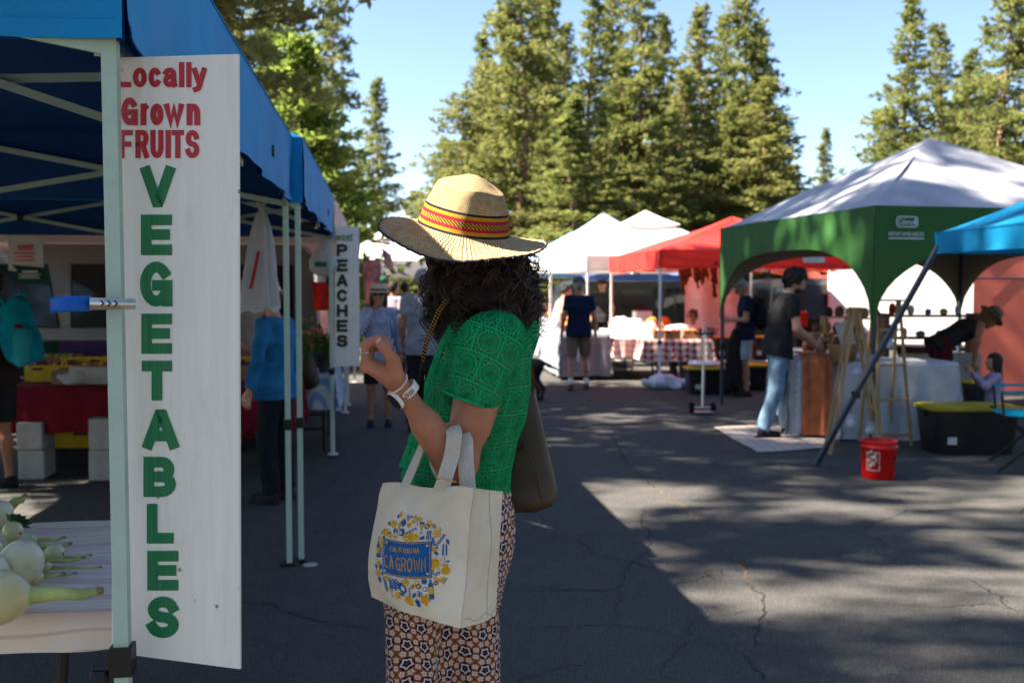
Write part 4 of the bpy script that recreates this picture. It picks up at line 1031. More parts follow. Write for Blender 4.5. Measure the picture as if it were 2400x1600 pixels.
ht = thing('straw_hat', 'wide brimmed straw hat with red, yellow and navy woven band', 'hat', tuple(hcn))
idx = np.arange(m_ - 1)[:, None] * (n + 1) + np.arange(n)[None]; F1 = np.stack([idx, idx + 1, idx + n + 2, idx + n + 1], -1).reshape(-1, 4)
idx = (m_ + np.arange(len(under) - 1))[:, None] * (n + 1) + np.arange(n)[None]; F2 = np.stack([idx, idx + 1, idx + n + 2, idx + n + 1], -1).reshape(-1, 4)
mobj('weave', np.array([tuple(p) for p in V]), np.concatenate([F1, F2]), mhat.m, ht, True, True, np.array(U))
rim = MB().tube([hpt(RB + .0005, -.0003, 2 * math.pi * k / 150) + hn_ * (.0012 * (k % 2)) for k in range(151)], .0026, 5, False)
rim.build('rim_cord', pm('navy_straw', (.02, .012, .045), .8, .4, 200), ht)
fr_ = MB(); r2 = random.Random(3)
for i in range(90):
    t = r2.uniform(0, 6.28); p = hpt(RB, 0, t); d = (p - hcn).normalized(); fr_.tube([p, p + d * r2.uniform(.002, .006) - hn_ * r2.uniform(.0, .005)], [.0007, .0003], 3, False)
fr_.build('frayed_ends', pm('straw_fray', (.6, .45, .24)), ht)
# chin cord with tassel
mcd = M('braided_cord', .8, .2); x_, y_, z_ = mcd.xyz(); mcd.color(mcd.mix(((z_ * 700.) + (x_ * 500.)).sin().gt(.25), (.012, .01, .01), (.42, .2, .03)))
for o_ in (0, .008):
    MB().tube([P(1045, 700, 2.35) + Vector((o_, 0, 0)), P(1024, 730, 2.345) + Vector((o_, 0, 0)), P(1006, 775, 2.34) + Vector((o_ * .9, 0, 0)), P(993, 815, 2.338) + Vector((o_ * .7, 0, 0)), P(989, 850, 2.336) + Vector((o_ * .5, 0, 0))], .0026, 7).build('chin_cord', mcd.m, ht, smooth=True)
ts = MB(); tc_ = P(990, 850, 2.335)
ts.lathe([(.003, 0), (.006, -.004), (.007, -.012), (.0065, -.018)], tc_, 10)
for i in range(60):
    a, rr0 = r2.uniform(0, 6.28), r2.uniform(.002, .011); d = Vector((math.cos(a), math.sin(a), 0))
    ts.tube([tc_ + d * .004 + Vector((0, 0, -.012)), tc_ + d * rr0 + Vector((-.004, 0, -.05)), tc_ + d * rr0 * 1.2 + Vector((-.008, 0, -r2.uniform(.075, .095)))], [.0009, .0009, .0006], 3, False)
ts.build('tassel', pm('black_tassel', (.01, .009, .009), .8), ht)
# ------------------------------------------------------------------ watch, bracelet, ring
wdir = (P(1000, 990, 2.245) - wr).normalized()          # along the forearm, towards the elbow
wc = P(952, 915, 2.222); wn_ = Vector((-.72, -.50, -.45)); wn_ = (wn_ - wdir * wn_.dot(wdir)).normalized(); ws_ = wdir.cross(wn_)
WRUB = pm('white_rubber', (.72, .72, .68), .5, .08); wt = thing('wrist_watch', 'white sports watch with round black face on her wrist', 'watch', tuple(wc))
R0 = .0262
band_ = MB(); V = []
for k in range(33):
    t = 2 * math.pi * k / 32; d = wn_ * math.cos(t) + ws_ * math.sin(t)
    for dw, rr_ in ((-.010, R0), (-.0085, R0 + .003), (.0085, R0 + .003), (.010, R0)): V.append(wc + d * rr_ + wdir * dw)
band_.add([tuple(p) for p in V], [(4 * i + j, 4 * i + j + 1, 4 * i + j + 5, 4 * i + j + 4) for i in range(32) for j in range(3)])
wb = band_.build('strap', WRUB, wt, smooth=False)
for k in range(5):
    t = .95 + k * .17; d = wn_ * math.cos(-t) + ws_ * math.sin(-t); MB().box(wc + d * (R0 + .0031), (.011, .0028, .0012), ax=[wdir, d.cross(wdir), d]).build('strap_slot', pm('slot_brown', (.16, .07, .045)), wb)
    d = wn_ * math.cos(t) + ws_ * math.sin(t); MB().box(wc + d * (R0 + .0031), (.011, .0028, .0012), ax=[wdir, d.cross(wdir), d]).build('strap_slot', MATS['slot_brown'], wb)
cs_ = wc + wn_ * (R0 + .0005)
MB().lathe([(.017, 0), (.0225, .002), (.0235, .006), (.0235, .0095), (.0225, .0115), (.0212, .012)], cs_, 32, axis=wn_).build('case', WRUB, wt, smooth=False)
MB().lathe([(.0218, .0115), (.0216, .0128), (.0195, .013)], cs_, 32, axis=wn_).build('bezel', BLK, wt)
MB().lathe([(.0196, .0131), (.0, .0133)], cs_, 32, axis=wn_).build('glass_face', pm('watch_glass', (.02, .022, .03), .08, .1), wt)
for sgn in (-1, 1):
    MB().lathe([(.0022, 0), (.0022, .003), (.0, .0032)], cs_ + wn_ * .006 + (ws_ * .8 + wdir * sgn * .5).normalized() * .0232, 10, axis=(ws_ * .8 + wdir * sgn * .5)).build('button', chr_, wt)
bc = P(933, 900, 2.207); bt = [bc + (wn_ * math.cos(t) + ws_ * math.sin(t)) * .0258 + wdir * .004 * math.cos(t) for t in np.linspace(0, 6.2832, 33)]
tag(MB().tube(bt, .0022, 7, False).build('bracelet', pm('white_silicone', (.72, .7, .74), .4, .05), loc=tuple(bc), smooth=True), 'thin white band around the wrist above the watch', 'bracelet')
rg = P(859, 826, 2.168); rt = [rg + Vector((math.cos(t) * .0108, math.sin(t) * .0108, .001 * math.cos(t))) for t in np.linspace(0, 6.2832, 25)]
ro = thing('finger_ring', 'silver ring with small stone on the curled finger', 'ring', tuple(rg))
SIL = pm('silver', (.75, .73, .7), .18, .1, metal=1.)
MB().tube(rt, .0012, 6, False).build('band', SIL, ro); MB().lathe([(.0, -.003), (.0045, -.001), (.004, .002), (0, .0028)], rg + Vector((-.0115, -.002, 0)), 8, axis=(-1, -.3, 0)).build('stone', pm('stone', (.7, .72, .75), .05, .1), ro)

# ------------------------------------------------------------------ canvas tote
mt_ = M('canvas', .9, .1); wv = mt_.noise(500, 2); st = mt_.noise(5, 5, .6)
mt_.color(mt_.mix(st.ramp(.35, .7), (.64, .55, .42), (.76, .67, .545))); mt_.bump(wv * .3 + mt_.noise(16, 5, .6, dist=1.2) * 1.6, .5, .004); CANV = mt_.m
TFL, TFR, TBR = P(897, 1133, 2.25), P(1110, 1146, 2.10), P(1178, 1153, 2.195)
BFL, BFR, BBR = P(862, 1398, 2.215), P(1082, 1472, 2.06), P(1162, 1440, 2.16)
TBL, BBL = TFL + TBR - TFR + Vector((0, .0, .0)), BFL + BBR - BFR
tote = thing('tote_bag', 'natural canvas tote printed with a blue plate and yellow harvest icons', 'bag', tuple((BFL + BBR) / 2))
fN = (TFR - TFL).cross(BFL - TFL).normalized()
if fN.y > 0: fN = -fN
def front(s, t):
    "s left-right, t top-bottom"
    p = TFL.lerp(TFR, s).lerp(BFL.lerp(BFR, s), t)
    bul = .020 * math.sin(math.pi * min(1, t * .98)) ** .8 * math.sin(math.pi * s) * (.35 + t)
    wr_ = .0028 * math.sin(s * 17 + 3 * t) * (1 - t) * math.sin(math.pi * s) + .0025 * math.sin(9 * (s - t) + 1) * t
    p = p + fN * (bul + wr_ + .003 * math.sin(23 * s + 5 * math.sin(4 * t)) * (1 - t) ** 2 + .0035 * math.sin(14 * s - 16 * t) * t ** 2 * math.sin(math.pi * s))
    p.x -= .010 * (1 - s) * math.sin(math.pi * t) - .007 * (1 - s) * max(0, t - .85) / .15
    p.z += .004 * math.sin(s * 9) * (1 - t) ** 6 - .006 * math.sin(math.pi * s) * t ** 4
    return p
sN = (TBR - TFR).cross(BFR - TFR).normalized()
if sN.x < 0: sN = -sN
def side(s, t):
    p = TFR.lerp(TBR, s).lerp(BFR.lerp(BBR, s), t)
    p = p + sN * (.008 * math.sin(math.pi * s) * math.sin(2.5 * t) - .012 * (1 - abs(2 * s - 1)) * max(0, .5 - t) * 1.2 + .003 * math.sin(11 * t + 6 * s) * math.sin(math.pi * s) + .006 * math.sin(math.pi * s) * math.sin(t * 14) * max(0, t - .6))
    f = front(1, t); q = max(0, 1 - s * 3); return p.lerp(f, q) if s < .334 and s == 0 else p + (f - (TFR.lerp(BFR, t) + sN * 0)) * max(0, 1 - s * 2)
V, Fc, U = gridmesh(front, 40, 44); mobj('front_panel', V, Fc, CANV, tote, True, True)
V, Fc, U = gridmesh(side, 14, 44); mobj('gusset', V, Fc, CANV, tote, True, True)
off_b = TBR - TFR
V, Fc, U = gridmesh(lambda s, t: TBL.lerp(TBR, s).lerp(BBL.lerp(BBR, s), t), 12, 12); mobj('back_panel', V, Fc, CANV, tote, True, True)
V, Fc, U = gridmesh(lambda s, t: front(0, t).lerp(TBL.lerp(BBL, t), s), 8, 16); mobj('gusset', V, Fc, CANV, tote, True, True)
V, Fc, U = gridmesh(lambda s, t: front(s, 1).lerp(BBL.lerp(BBR, s), t), 16, 6); mobj('base', V, Fc, CANV, tote, True, True)
SEAM = pm('canvas_seam', (.5, .43, .35), .9)
MB().tube([front(1, t / 30) + fN * .0004 + sN * .0004 for t in range(31)], .0012, 5).build('seam', SEAM, tote)
MB().tube([side(.62, t / 30) + sN * .0006 for t in range(30)], .0009, 5).build('seam', SEAM, tote)
MB().tube([side(s / 14, .955 - .02 * math.sin(s)) + sN * .0006 for s in range(1, 15)], .0011, 5).build('seam', SEAM, tote)
MB().tube([front(s / 40, 0) for s in range(41)], .0014, 5).build('top_hem', CANV, tote)
MB().tube([side(s / 14, 0) for s in range(15)], .0014, 5).build('top_hem', CANV, tote)
mw = M('webbing', .9, .1); x_, y_, z_ = mw.xyz(); mw.color(mw.mix(mw.noise(40, 3), (.66, .57, .45), (.76, .67, .55))); mw.bump(((x_ + z_) * 900.).sin() * ((z_ - x_) * 900.).sin() + mw.noise(300, 2), .7, .002)
def strap(pts, wds, name='strap'):
    "smooth ribbon through points, with thickness"
    pts = [Vector(p) for p in pts]; wds = [Vector(q) for q in wds]; P2 = []; W2 = []
    for i in range(len(pts) - 1):
        p0, p1, p2, p3 = pts[max(0, i - 1)], pts[i], pts[i + 1], pts[min(len(pts) - 1, i + 2)]
        for k in range(8):
            t = k / 8; P2.append(.5 * ((2 * p1) + (p2 - p0) * t + (2 * p0 - 5 * p1 + 4 * p2 - p3) * t * t + (3 * p1 - p0 - 3 * p2 + p3) * t ** 3)); W2.append(wds[i].lerp(wds[i + 1], t))
    P2.append(pts[-1]); W2.append(wds[-1]); n = len(P2); V = []
    for i in range(n):
        tg_ = (P2[min(i + 1, n - 1)] - P2[max(0, i - 1)]).normalized(); nr = tg_.cross(W2[i]).normalized() * .0011
        V += [P2[i] - W2[i] - nr, P2[i] + W2[i] - nr, P2[i] + W2[i] + nr, P2[i] - W2[i] + nr]
    return MB().add([tuple(v) for v in V], [(4 * i + k, 4 * i + (k + 1) % 4, 4 * i + 4 + (k + 1) % 4, 4 * i + 4 + k) for i in range(n - 1) for k in range(4)]).build(name, mw.m, tote, smooth=False)
X_ = lambda a, b=0, c=0: Vector((a, b, c))
strap([front(.26, .02) + fN * .001, P(968, 1095, 2.235), P(995, 1035, 2.275), P(1022, 1000, 2.325), P(1048, 992, 2.31), P(1064, 1012, 2.222), P(1060, 1060, 2.195), P(1046, 1110, 2.165), front(.66, .02) + fN * .001],
      [X_(.010, -.008), X_(.010, -.012), X_(.008, -.012), X_(.012, .004, -.004), X_(.0165, .0, .004), X_(.0175, 0, .003), X_(.0175, 0, .002), X_(.0175, 0, 0), X_(.0175, -.008)])
strap([TBL.lerp(TBR, .42) + X_(0, 0, -.01), P(1018, 1085, 2.33), P(1030, 1020, 2.345), P(1060, 1000, 2.335), P(1088, 1025, 2.24), P(1092, 1085, 2.20), P(1096, 1140, 2.18), P(1097, 1160, 2.17)],
      [X_(.014, -.006), X_(.012, -.01), X_(.012, 0, -.006), X_(.014, 0, .006), X_(.017, .002, .004), X_(.0175, .003), X_(.0175, .004), X_(.0175, .004)])
GOLD = pm('gold', (.8, .5, .2), .25, .1, metal=1.)
kc = P(1046, 1124, 2.148); MB().tube([kc + Vector((math.cos(t) * .022, -.004 + math.sin(t) * .010, -.004 * math.cos(t))) for t in np.linspace(0, 6.283, 25)], .0011, 5, False).build('keyring', GOLD, tote)
# print
QD = [np.array(q, float) for q in ((897, 1133), (1110, 1146), (1082, 1472), (862, 1398))]
def inv_bil(x, y):
    s, t = .5, .5
    for _ in range(8):
        p = (QD[0] * (1 - s) + QD[1] * s) * (1 - t) + (QD[3] * (1 - s) + QD[2] * s) * t - np.array((x, y))
        ds = (QD[1] - QD[0]) * (1 - t) + (QD[2] - QD[3]) * t; dt = (QD[3] * (1 - s) + QD[2] * s) - (QD[0] * (1 - s) + QD[1] * s)
        d = np.linalg.solve(np.stack([ds, dt], 1), p); s -= d[0]; t -= d[1]
    return s, t
def pr_(X, Y, o=0.):
    "zoomed print drawing -> point on the bag"
    s, t = inv_bil(860 + X / 5.6, 1180 + Y / 5.6); return front(s, t) + fN * (.0007 + o)
INKB = pm('blue_ink', (.004, .10, .30), .8, .2, 60); INKY = pm('yellow_ink', (.62, .31, .008), .8, .2, 60); INKW = pm('bare_canvas', (.62, .56, .48), .9, .1)
prt = {'b': MB(), 'y': MB(), 'w': MB()}; lay = {'b': 0., 'y': .00025, 'w': .0004}
def poly(c, pts, extra=0.): prt[c].add([tuple(pr_(x, y, lay[c] + extra)) for x, y in pts], [tuple(range(len(pts)))])
def elp(c, cx, cy, a, b=None, rot=0., n=16, ex=0., pet=0, pa_=0.):
    b = b or a; q = rad(rot); pts = []
    for k in range(n):
        t = 2 * math.pi * k / n; m = 1 + (pa_ * math.cos(pet * t) if pet else 0); x, y = a * m * math.cos(t), b * m * math.sin(t); pts.append((cx + x * math.cos(q) - y * math.sin(q), cy + x * math.sin(q) + y * math.cos(q)))
    poly(c, pts, ex)
def donut(c, cx, cy, r, hole, hc_='w'): elp(c, cx, cy, r); elp(hc_, cx, cy, hole, ex=.0002)
def leaf(c, cx, cy, L, wd_, rot):
    q = rad(rot); pts = [(-L, 0), (-L * .4, -wd_), (L * .3, -wd_ * .9), (L, 0), (L * .3, wd_ * .9), (-L * .4, wd_)]
    poly(c, [(cx + x * math.cos(q) - y * math.sin(q), cy + x * math.sin(q) + y * math.cos(q)) for x, y in pts])
def sprig(c, x0, y0, x1, y1, n=5, L=14):
    a = math.degrees(math.atan2(y1 - y0, x1 - x0))
    for i in range(n):
        t = i / (n - 1)
        for s_ in (-1, 1): leaf(c, x0 + (x1 - x0) * t + s_ * L * .5 * math.sin(rad(a)) * -1, y0 + (y1 - y0) * t + s_ * L * .5 * math.cos(rad(a)), L, L * .36, a + s_ * 40)
    dx, dy = -(y1 - y0), x1 - x0; l = math.hypot(dx, dy); dx, dy = dx / l * 2.2, dy / l * 2.2; poly(c, [(x0 - dx, y0 - dy), (x1 - dx, y1 - dy), (x1 + dx, y1 + dy), (x0 + dx, y0 + dy)], .0001)
def flower(cx, cy, r, n=5, c='y'): elp(c, cx, cy, r, n=40, pet=n, pa_=.28); elp('w', cx, cy, r * .18)
def tractor(x, y, s=1., m=1):
    poly('y', [(x - 30 * s * m, y - 60 * s), (x + 22 * s * m, y - 60 * s), (x + 22 * s * m, y - 20 * s), (x + 70 * s * m, y - 15 * s), (x + 75 * s * m, y + 25 * s), (x - 30 * s * m, y + 25 * s)][::m]); poly('w', [(x - 18 * s * m, y - 48 * s), (x + 12 * s * m, y - 48 * s), (x + 12 * s * m, y - 18 * s), (x - 18 * s * m, y - 18 * s)])
    for X, Y, r_ in ((x - 25 * s * m, y + 18 * s, 36 * s), (x + 68 * s * m, y + 25 * s, 25 * s)): elp('b', X, Y, r_, ex=.0004); elp('y', X, Y, r_ * .62, ex=.0004)
def glass(x, y, s=1., rot=0):
    poly('b', [(x - 26 * s, y - 60 * s), (x + 26 * s, y - 60 * s), (x + 26 * s, y - 25 * s), (x + 14 * s, y + 25 * s), (x - 14 * s, y + 25 * s), (x - 26 * s, y - 25 * s)]); poly('y', [(x - 21 * s, y - 28 * s), (x + 21 * s, y - 28 * s), (x + 12 * s, y + 20 * s), (x - 12 * s, y + 20 * s)]); poly('b', [(x - 3, y + 25 * s), (x + 3, y + 25 * s), (x + 3, y + 90 * s), (x - 3, y + 90 * s)]); elp('b', x, y + 92 * s, 22 * s, 5 * s)
def bottle(x, y, s=1., rot=0):
    poly('b', [(x - 30 * s, y + 130 * s), (x - 30 * s, y - 60 * s), (x - 12 * s, y - 90 * s), (x - 12 * s, y - 125 * s), (x + 12 * s, y - 125 * s), (x + 12 * s, y - 90 * s), (x + 30 * s, y - 60 * s), (x + 30 * s, y + 130 * s)]); poly('y', [(x - 26 * s, y - 25 * s), (x + 26 * s, y - 25 * s), (x + 26 * s, y + 65 * s), (x - 26 * s, y + 65 * s)])
def wheat(x, y, h=1.):
    for i in range(6):
        for s_ in (-1, 1): leaf('b', x + s_ * 16, y + i * 24 * h - 60 * h, 22, 8, 70 * s_ + 0)
    poly('b', [(x - 3, y + 80 * h), (x + 3, y + 80 * h), (x + 4, y + 170 * h), (x - 1, y + 170 * h)])
# upper half
elp('y', 518, 145, 18, 40, 8); leaf('b', 482, 175, 36, 14, 95); leaf('b', 372, 262, 32, 17, 118); flower(428, 270, 42, 7); leaf('b', 292, 375, 34, 20, 125); flower(338, 375, 46, 6)
elp('b', 582, 250, 40, 50); poly('b', [(548, 265), (616, 265), (584, 312)]); poly('y', [(548, 212), (582, 185), (618, 212), (600, 218), (582, 232), (565, 218)], .0003)
for X, Y in ((632, 170), (676, 172), (646, 205)): donut('b', X, Y, 19, 8)
elp('y', 522, 290, 20, 55, 5); flower(722, 178, 24); flower(772, 205, 26); flower(712, 238, 24); poly('b', [(742, 200), (748, 200), (757, 300), (751, 300)])
poly('y', [(632, 260), (692, 250), (682, 308), (645, 312)]); glass(800, 300); tractor(890, 280)
leaf('b', 455, 360, 46, 18, 98); leaf('b', 496, 372, 38, 14, 88); elp('b', 568, 378, 46, 54, 20); elp('w', 556, 382, 24, ex=.0002); elp('y', 556, 382, 10, ex=.0003)
sprig('b', 645, 385, 740, 330, 4, 18); elp('y', 680, 440, 96, 52, 0, 44, 0, 9, .14); elp('w', 645, 458, 14, 10)
poly('b', [(785, 478), (800, 440), (845, 418), (850, 470)]); 
for i in range(3): poly('b', [(870 + i * 22, 355), (884 + i * 22, 355), (884 + i * 22, 475), (870 + i * 22, 475)])
elp('y', 992, 398, 48, 54); 
for k in range(8): t = k * math.pi / 4; poly('w', [(992 + 8 * math.cos(t - .35), 398 + 8 * math.sin(t - .35)), (992 + 36 * math.cos(t - .12), 398 + 40 * math.sin(t - .12)), (992 + 36 * math.cos(t + .12), 398 + 40 * math.sin(t + .12))])
poly('y', [(1005, 305), (1030, 320), (1048, 355), (1030, 352)]); poly('y', [(440, 420), (520, 420), (495, 460), (455, 460)]); leaf('b', 385, 382, 30, 14, 5); flower(400, 425, 26)
sprig('b', 975, 540, 950, 450, 5, 17); sprig('b', 1000, 545, 1075, 415, 6, 18); leaf('b', 1112, 505, 44, 17, 72); wheat(1082, 610)
# left flank
bottle(232, 595, .85); leaf('y', 238, 458, 34, 12, 110); leaf('y', 262, 450, 30, 10, 105); elp('y', 288, 525, 25, 60, 8, 20, 0, 6, .12); leaf('b', 310, 445, 26, 18, 120); sprig('b', 270, 690, 275, 590, 4, 16)
elp('y', 232, 775, 22, 40); leaf('b', 205, 820, 42, 16, 80); elp('b', 268, 830, 21, 36); leaf('b', 268, 785, 18, 8, 95); flower(238, 898, 42, 6); leaf('b', 252, 985, 46, 24, 72); leaf('b', 292, 915, 28, 13, 60)
# right flank
flower(972, 600, 30); leaf('b', 1000, 650, 40, 18, 50); leaf('b', 1005, 580, 22, 11, 20); elp('y', 985, 785, 56, 62)
for k in range(8): t = k * math.pi / 4 + .2; poly('y', [(985 + 68 * math.cos(t - .18), 785 + 74 * math.sin(t - .18)), (985 + 98 * math.cos(t), 785 + 104 * math.sin(t)), (985 + 68 * math.cos(t + .18), 785 + 74 * math.sin(t + .18))]) if math.cos(t) > -.3 else None
elp('y', 1098, 880, 44, 50); elp('y', 1096, 820, 24, 36); leaf('b', 1118, 758, 26, 11, -20)
for X, Y in ((960, 895), (1025, 905), (990, 930)): donut('b', X, Y, 21, 9)
# lower half
sprig('b', 350, 1120, 320, 960, 7, 20); elp('y', 350, 970, 24, 32, 30); leaf('y', 392, 965, 24, 12, 10)
for i in range(5):
    for j in range(5 - abs(i - 2)): elp('b', 385 + i * 24 + (j % 2) * 5 + j * 8, 990 + j * 30 + (i % 2) * 12, 14, n=10)
elp('b', 552, 1090, 48, 78, -28); elp('w', 562, 1100, 24, 34, -20, ex=.0002); elp('y', 612, 1020, 50, 46); elp('w', 612, 1020, 36, 32); elp('y', 612, 1020, 30, 26, ex=.0003)
tractor(760, 1060, .95, -1); elp('b', 852, 1012, 36, 38); poly('y', [(838, 980), (852, 965), (868, 980), (852, 990)]); bottle(925, 1110, 1.0)
poly('y', [(945, 958), (1098, 962), (1085, 1012), (1005, 1015)]); elp('b', 985, 1035, 28, 30, ex=.0003); elp('y', 985, 1035, 17, 18, ex=.0003); poly('b', [(1010, 1018), (1080, 1018), (1120, 968), (1124, 972), (1086, 1026), (1075, 1060), (1068, 1058), (1074, 1026), (1010, 1024)])
glass(408, 1120, .85); leaf('b', 535, 1172, 42, 20, 20); leaf('b', 705, 1185, 50, 22, -40); sprig('b', 640, 1190, 650, 1100, 4, 15); donut('b', 858, 1112, 30, 20); elp('b', 858, 1112, 17, ex=.0003)
for X, Y in ((778, 1150), (800, 1170), (770, 1190)): donut('b', X, Y, 20, 8)
flower(484, 1185, 40, 6); elp('y', 610, 1240, 52, 48, 20, 40, 0, 7, .18); elp('w', 612, 1240, 12); elp('y', 625, 1290, 36, 24, 30); elp('y', 845, 1245, 56, 62, 10, 40, 0, 5, .3)
poly('b', [(690, 1250), (720, 1240), (765, 1250), (760, 1330), (705, 1330)]); poly('y', [(722, 1240), (728, 1218), (742, 1222), (734, 1244)])
# plate
def plate(u, v):
    x = 300 + 652 * u + (22 if v < .5 else 0) * (1 - u) * 1.0 * (1 - v * 2 if v < .5 else 0); y0 = 455 + 70 * math.sin(math.pi * u * .9) * .55 + 22 * u; y1 = 905 + 62 * math.sin(math.pi * u * .75) * .9 + 22 * u
    return x, y0 + (y1 - y0) * v
def platefill(c, u0, u1, v0, v1, ex, r_=.0):
    V, Fc, U = gridmesh(lambda a, b: pr_(*plate(u0 + (u1 - u0) * a, v0 + (v1 - v0) * b), lay[c] + ex), 14, 8); return mobj('plate' if c == 'b' else 'plate_border', V, Fc, {'b': INKB, 'y': INKY}[c], tote, True)
for c, nm in (('b', 'blue_icons'), ('y', 'yellow_icons'), ('w', 'icon_gaps')):
    o = prt[c].build(nm, {'b': INKB, 'y': INKY, 'w': INKW}[c], tote); o['kind'] = 'stuff'
platefill('b', 0, 1, 0, 1, .0012); platefill('y', .02, .98, .028, .972, .00125); platefill('b', .032, .968, .045, .955, .0018)
def ptext(name, txt, u0, u1, v0, v1, t, wd=None):
    st = sword(txt, 0, 0, 1000, 300, t, wd)
    put_strokes(name, st, lambda x, y, o=0.: pr_(*plate(u0 + (u1 - u0) * x / 1000, v0 + (v1 - v0) * y / 300), .0024 + o), INKY, tote)
ptext('lettering', 'CALIFORNIA', .16, .78, .17, .31, 26, {'I': .3})
ptext('lettering', 'CA GROWN', .055, .915, .44, .82, 21, {'W': 1.35, ' ': .2})
for u, v in ((.075, .10), (.925, .12), (.06, .90), (.93, .885)):
    MB().add([tuple(pr_(*plate(u + .025 * math.cos(t), v + .028 * math.sin(t)), .0024)) for t in np.linspace(0, 6, 12)], [tuple(range(12))]).build('screw_slot', INKW, tote)

# ------------------------------------------------------------------ brown leather shoulder bag behind her
ml_ = M('brown_leather', .42, .45); ml_.color(ml_.mix(ml_.noise(7, 5, .6).ramp(.3, .7), (.03, .019, .011), (.06, .038, .021))); ml_.bump(ml_.voro(260) + ml_.noise(20, 4), .3, .003); LEA = ml_.m
TANL = pm('tan_leather_trim', (.22, .075, .03), .5, .25, 20, .2, 200)
bgo = thing('shoulder_bag', 'dark brown leather bucket bag hanging behind her hip', 'bag', tuple(P(1240, 1190, 2.62)))
rows = [(905, 1190, 1250), (940, 1184, 1260), (1000, 1176, 1273), (1060, 1168, 1287), (1110, 1162, 1299), (1140, 1158, 1306), (1160, 1157, 1305), (1176, 1160, 1297), (1186, 1170, 1282), (1192, 1185, 1262)]
V = []; n = 28
for i, (y, xl, xr) in enumerate(rows):
    p, q = P(xl, y, 2.62), P(xr, y, 2.62); c = (p + q) / 2; a = (q.x - p.x) / 2; b = .03 + .035 * min(1, i / 5) - (.02 if i > 7 else 0)
    for k in range(n):
        t = 2 * math.pi * k / n; f = lambda s: abs(s) ** .55 * (1 if s > 0 else -1); V.append((c.x + a * f(math.cos(t)), c.y + b * f(math.sin(t)), c.z - .012 * (1 - (k / n - .5) ** 2) * 0))
m_ = len(rows); Fc = [(i * n + k, i * n + (k + 1) % n, i * n + n + (k + 1) % n, i * n + n + k) for i in range(m_ - 1) for k in range(n)] + [tuple((m_ - 1) * n + k for k in range(n)), tuple(range(n - 1, -1, -1))]
bb = MB().add(V, Fc).build('bag_body', LEA, bgo, smooth=True)
MB().tube([P(1204, 985, 2.556), P(1225, 1030, 2.55), P(1245, 1080, 2.548), P(1262, 1130, 2.548), P(1272, 1178, 2.552)], .0016, 6).build('piping', LEA, bb)
MB().tube([P(1198, 1062, 2.552), P(1228, 1044, 2.55)], .0022, 6).build('pocket_welt', BLK, bb); MB().tube([P(1198, 1070, 2.552), P(1229, 1051, 2.55)], .0016, 6).build('pocket_welt', LEA, bb)
bst = [P(1235, 945, 2.60), P(1240, 900, 2.60), P(1236, 860, 2.61), P(1222, 800, 2.60), P(1200, 755, 2.585), P(1170, 748, 2.575)]
MB().strip(bst, [Vector((.016, -.006, .006))] * 3 + [Vector((.014, -.004, .008))] * 3, None).build('strap', TANL, bgo, smooth=True)
# ------------------------------------------------------------------ people along the stalls
def cloth(name, col, var=.2, stripes=None):
    if name in MATS: return MATS[name]
    m = M(name, .85, .12); f = m.noise(7, 4).ramp(.3, .7); c = m.mix(f, tuple(q * (1 - var) for q in col), tuple(min(1, q * (1 + var * .5)) for q in col))
    if stripes:
        x, y, z = m.xyz(); sc2, per, wd = stripes; k = (((x * x + y * y) * 0. + y * 1. + x * .35) / per).fract(); c = m.mix(k.lt(wd), c, sc2)
    m.color(c); m.bump(m.noise(22, 5, .6), .5, .015); MATS[name] = m.m; return m.m
def hair_m(name, col): return pm(name, col, .6, .4, 60, .6, 120)
def hand_mesh(w_, d, side, curl=.5):
    "hand at wrist w_ pointing along d; five fingers"
    w_, d = Vector(w_), Vector(d).normalized(); a = Vector((1, 0, 0)) if abs(d.x) < .8 else Vector((0, 0, 1)); t = (a - d * a.dot(d)).normalized(); n = d.cross(t) * side
    pr = [cap(w_, w_ + d * .035, .024, .028), cap(w_ + d * .035 + t * .022, w_ + d * .08 + t * .026, .016, .013), cap(w_ + d * .035 - t * .020, w_ + d * .078 - t * .026, .016, .013), cap(w_ + d * .03, w_ + d * .082, .018, .014)]
    for i in range(4):
        o = t * (.030 - .02 * i); L = (.066, .075, .070, .055)[i]; b0 = w_ + d * .08 + o; m_ = b0 + (d + n * curl * .6) .normalized() * L * .5; e_ = m_ + (d * (1 - curl) + n * curl * 1.2).normalized() * L * .5
        pr += [cap(b0, m_, .0095, .0088), cap(m_, e_, .0088, .0075)]
    tb = w_ + d * .025 + t * .026; pr += [cap(tb, tb + (d * .6 + t * .6 + n * .4) * .045, .012, .0105), cap(tb + (d * .6 + t * .6 + n * .4) * .045, tb + (d * 1.0 + t * .6 + n * .5) * .07, .010, .0085)]
    return sdf(pr, .006, .01)
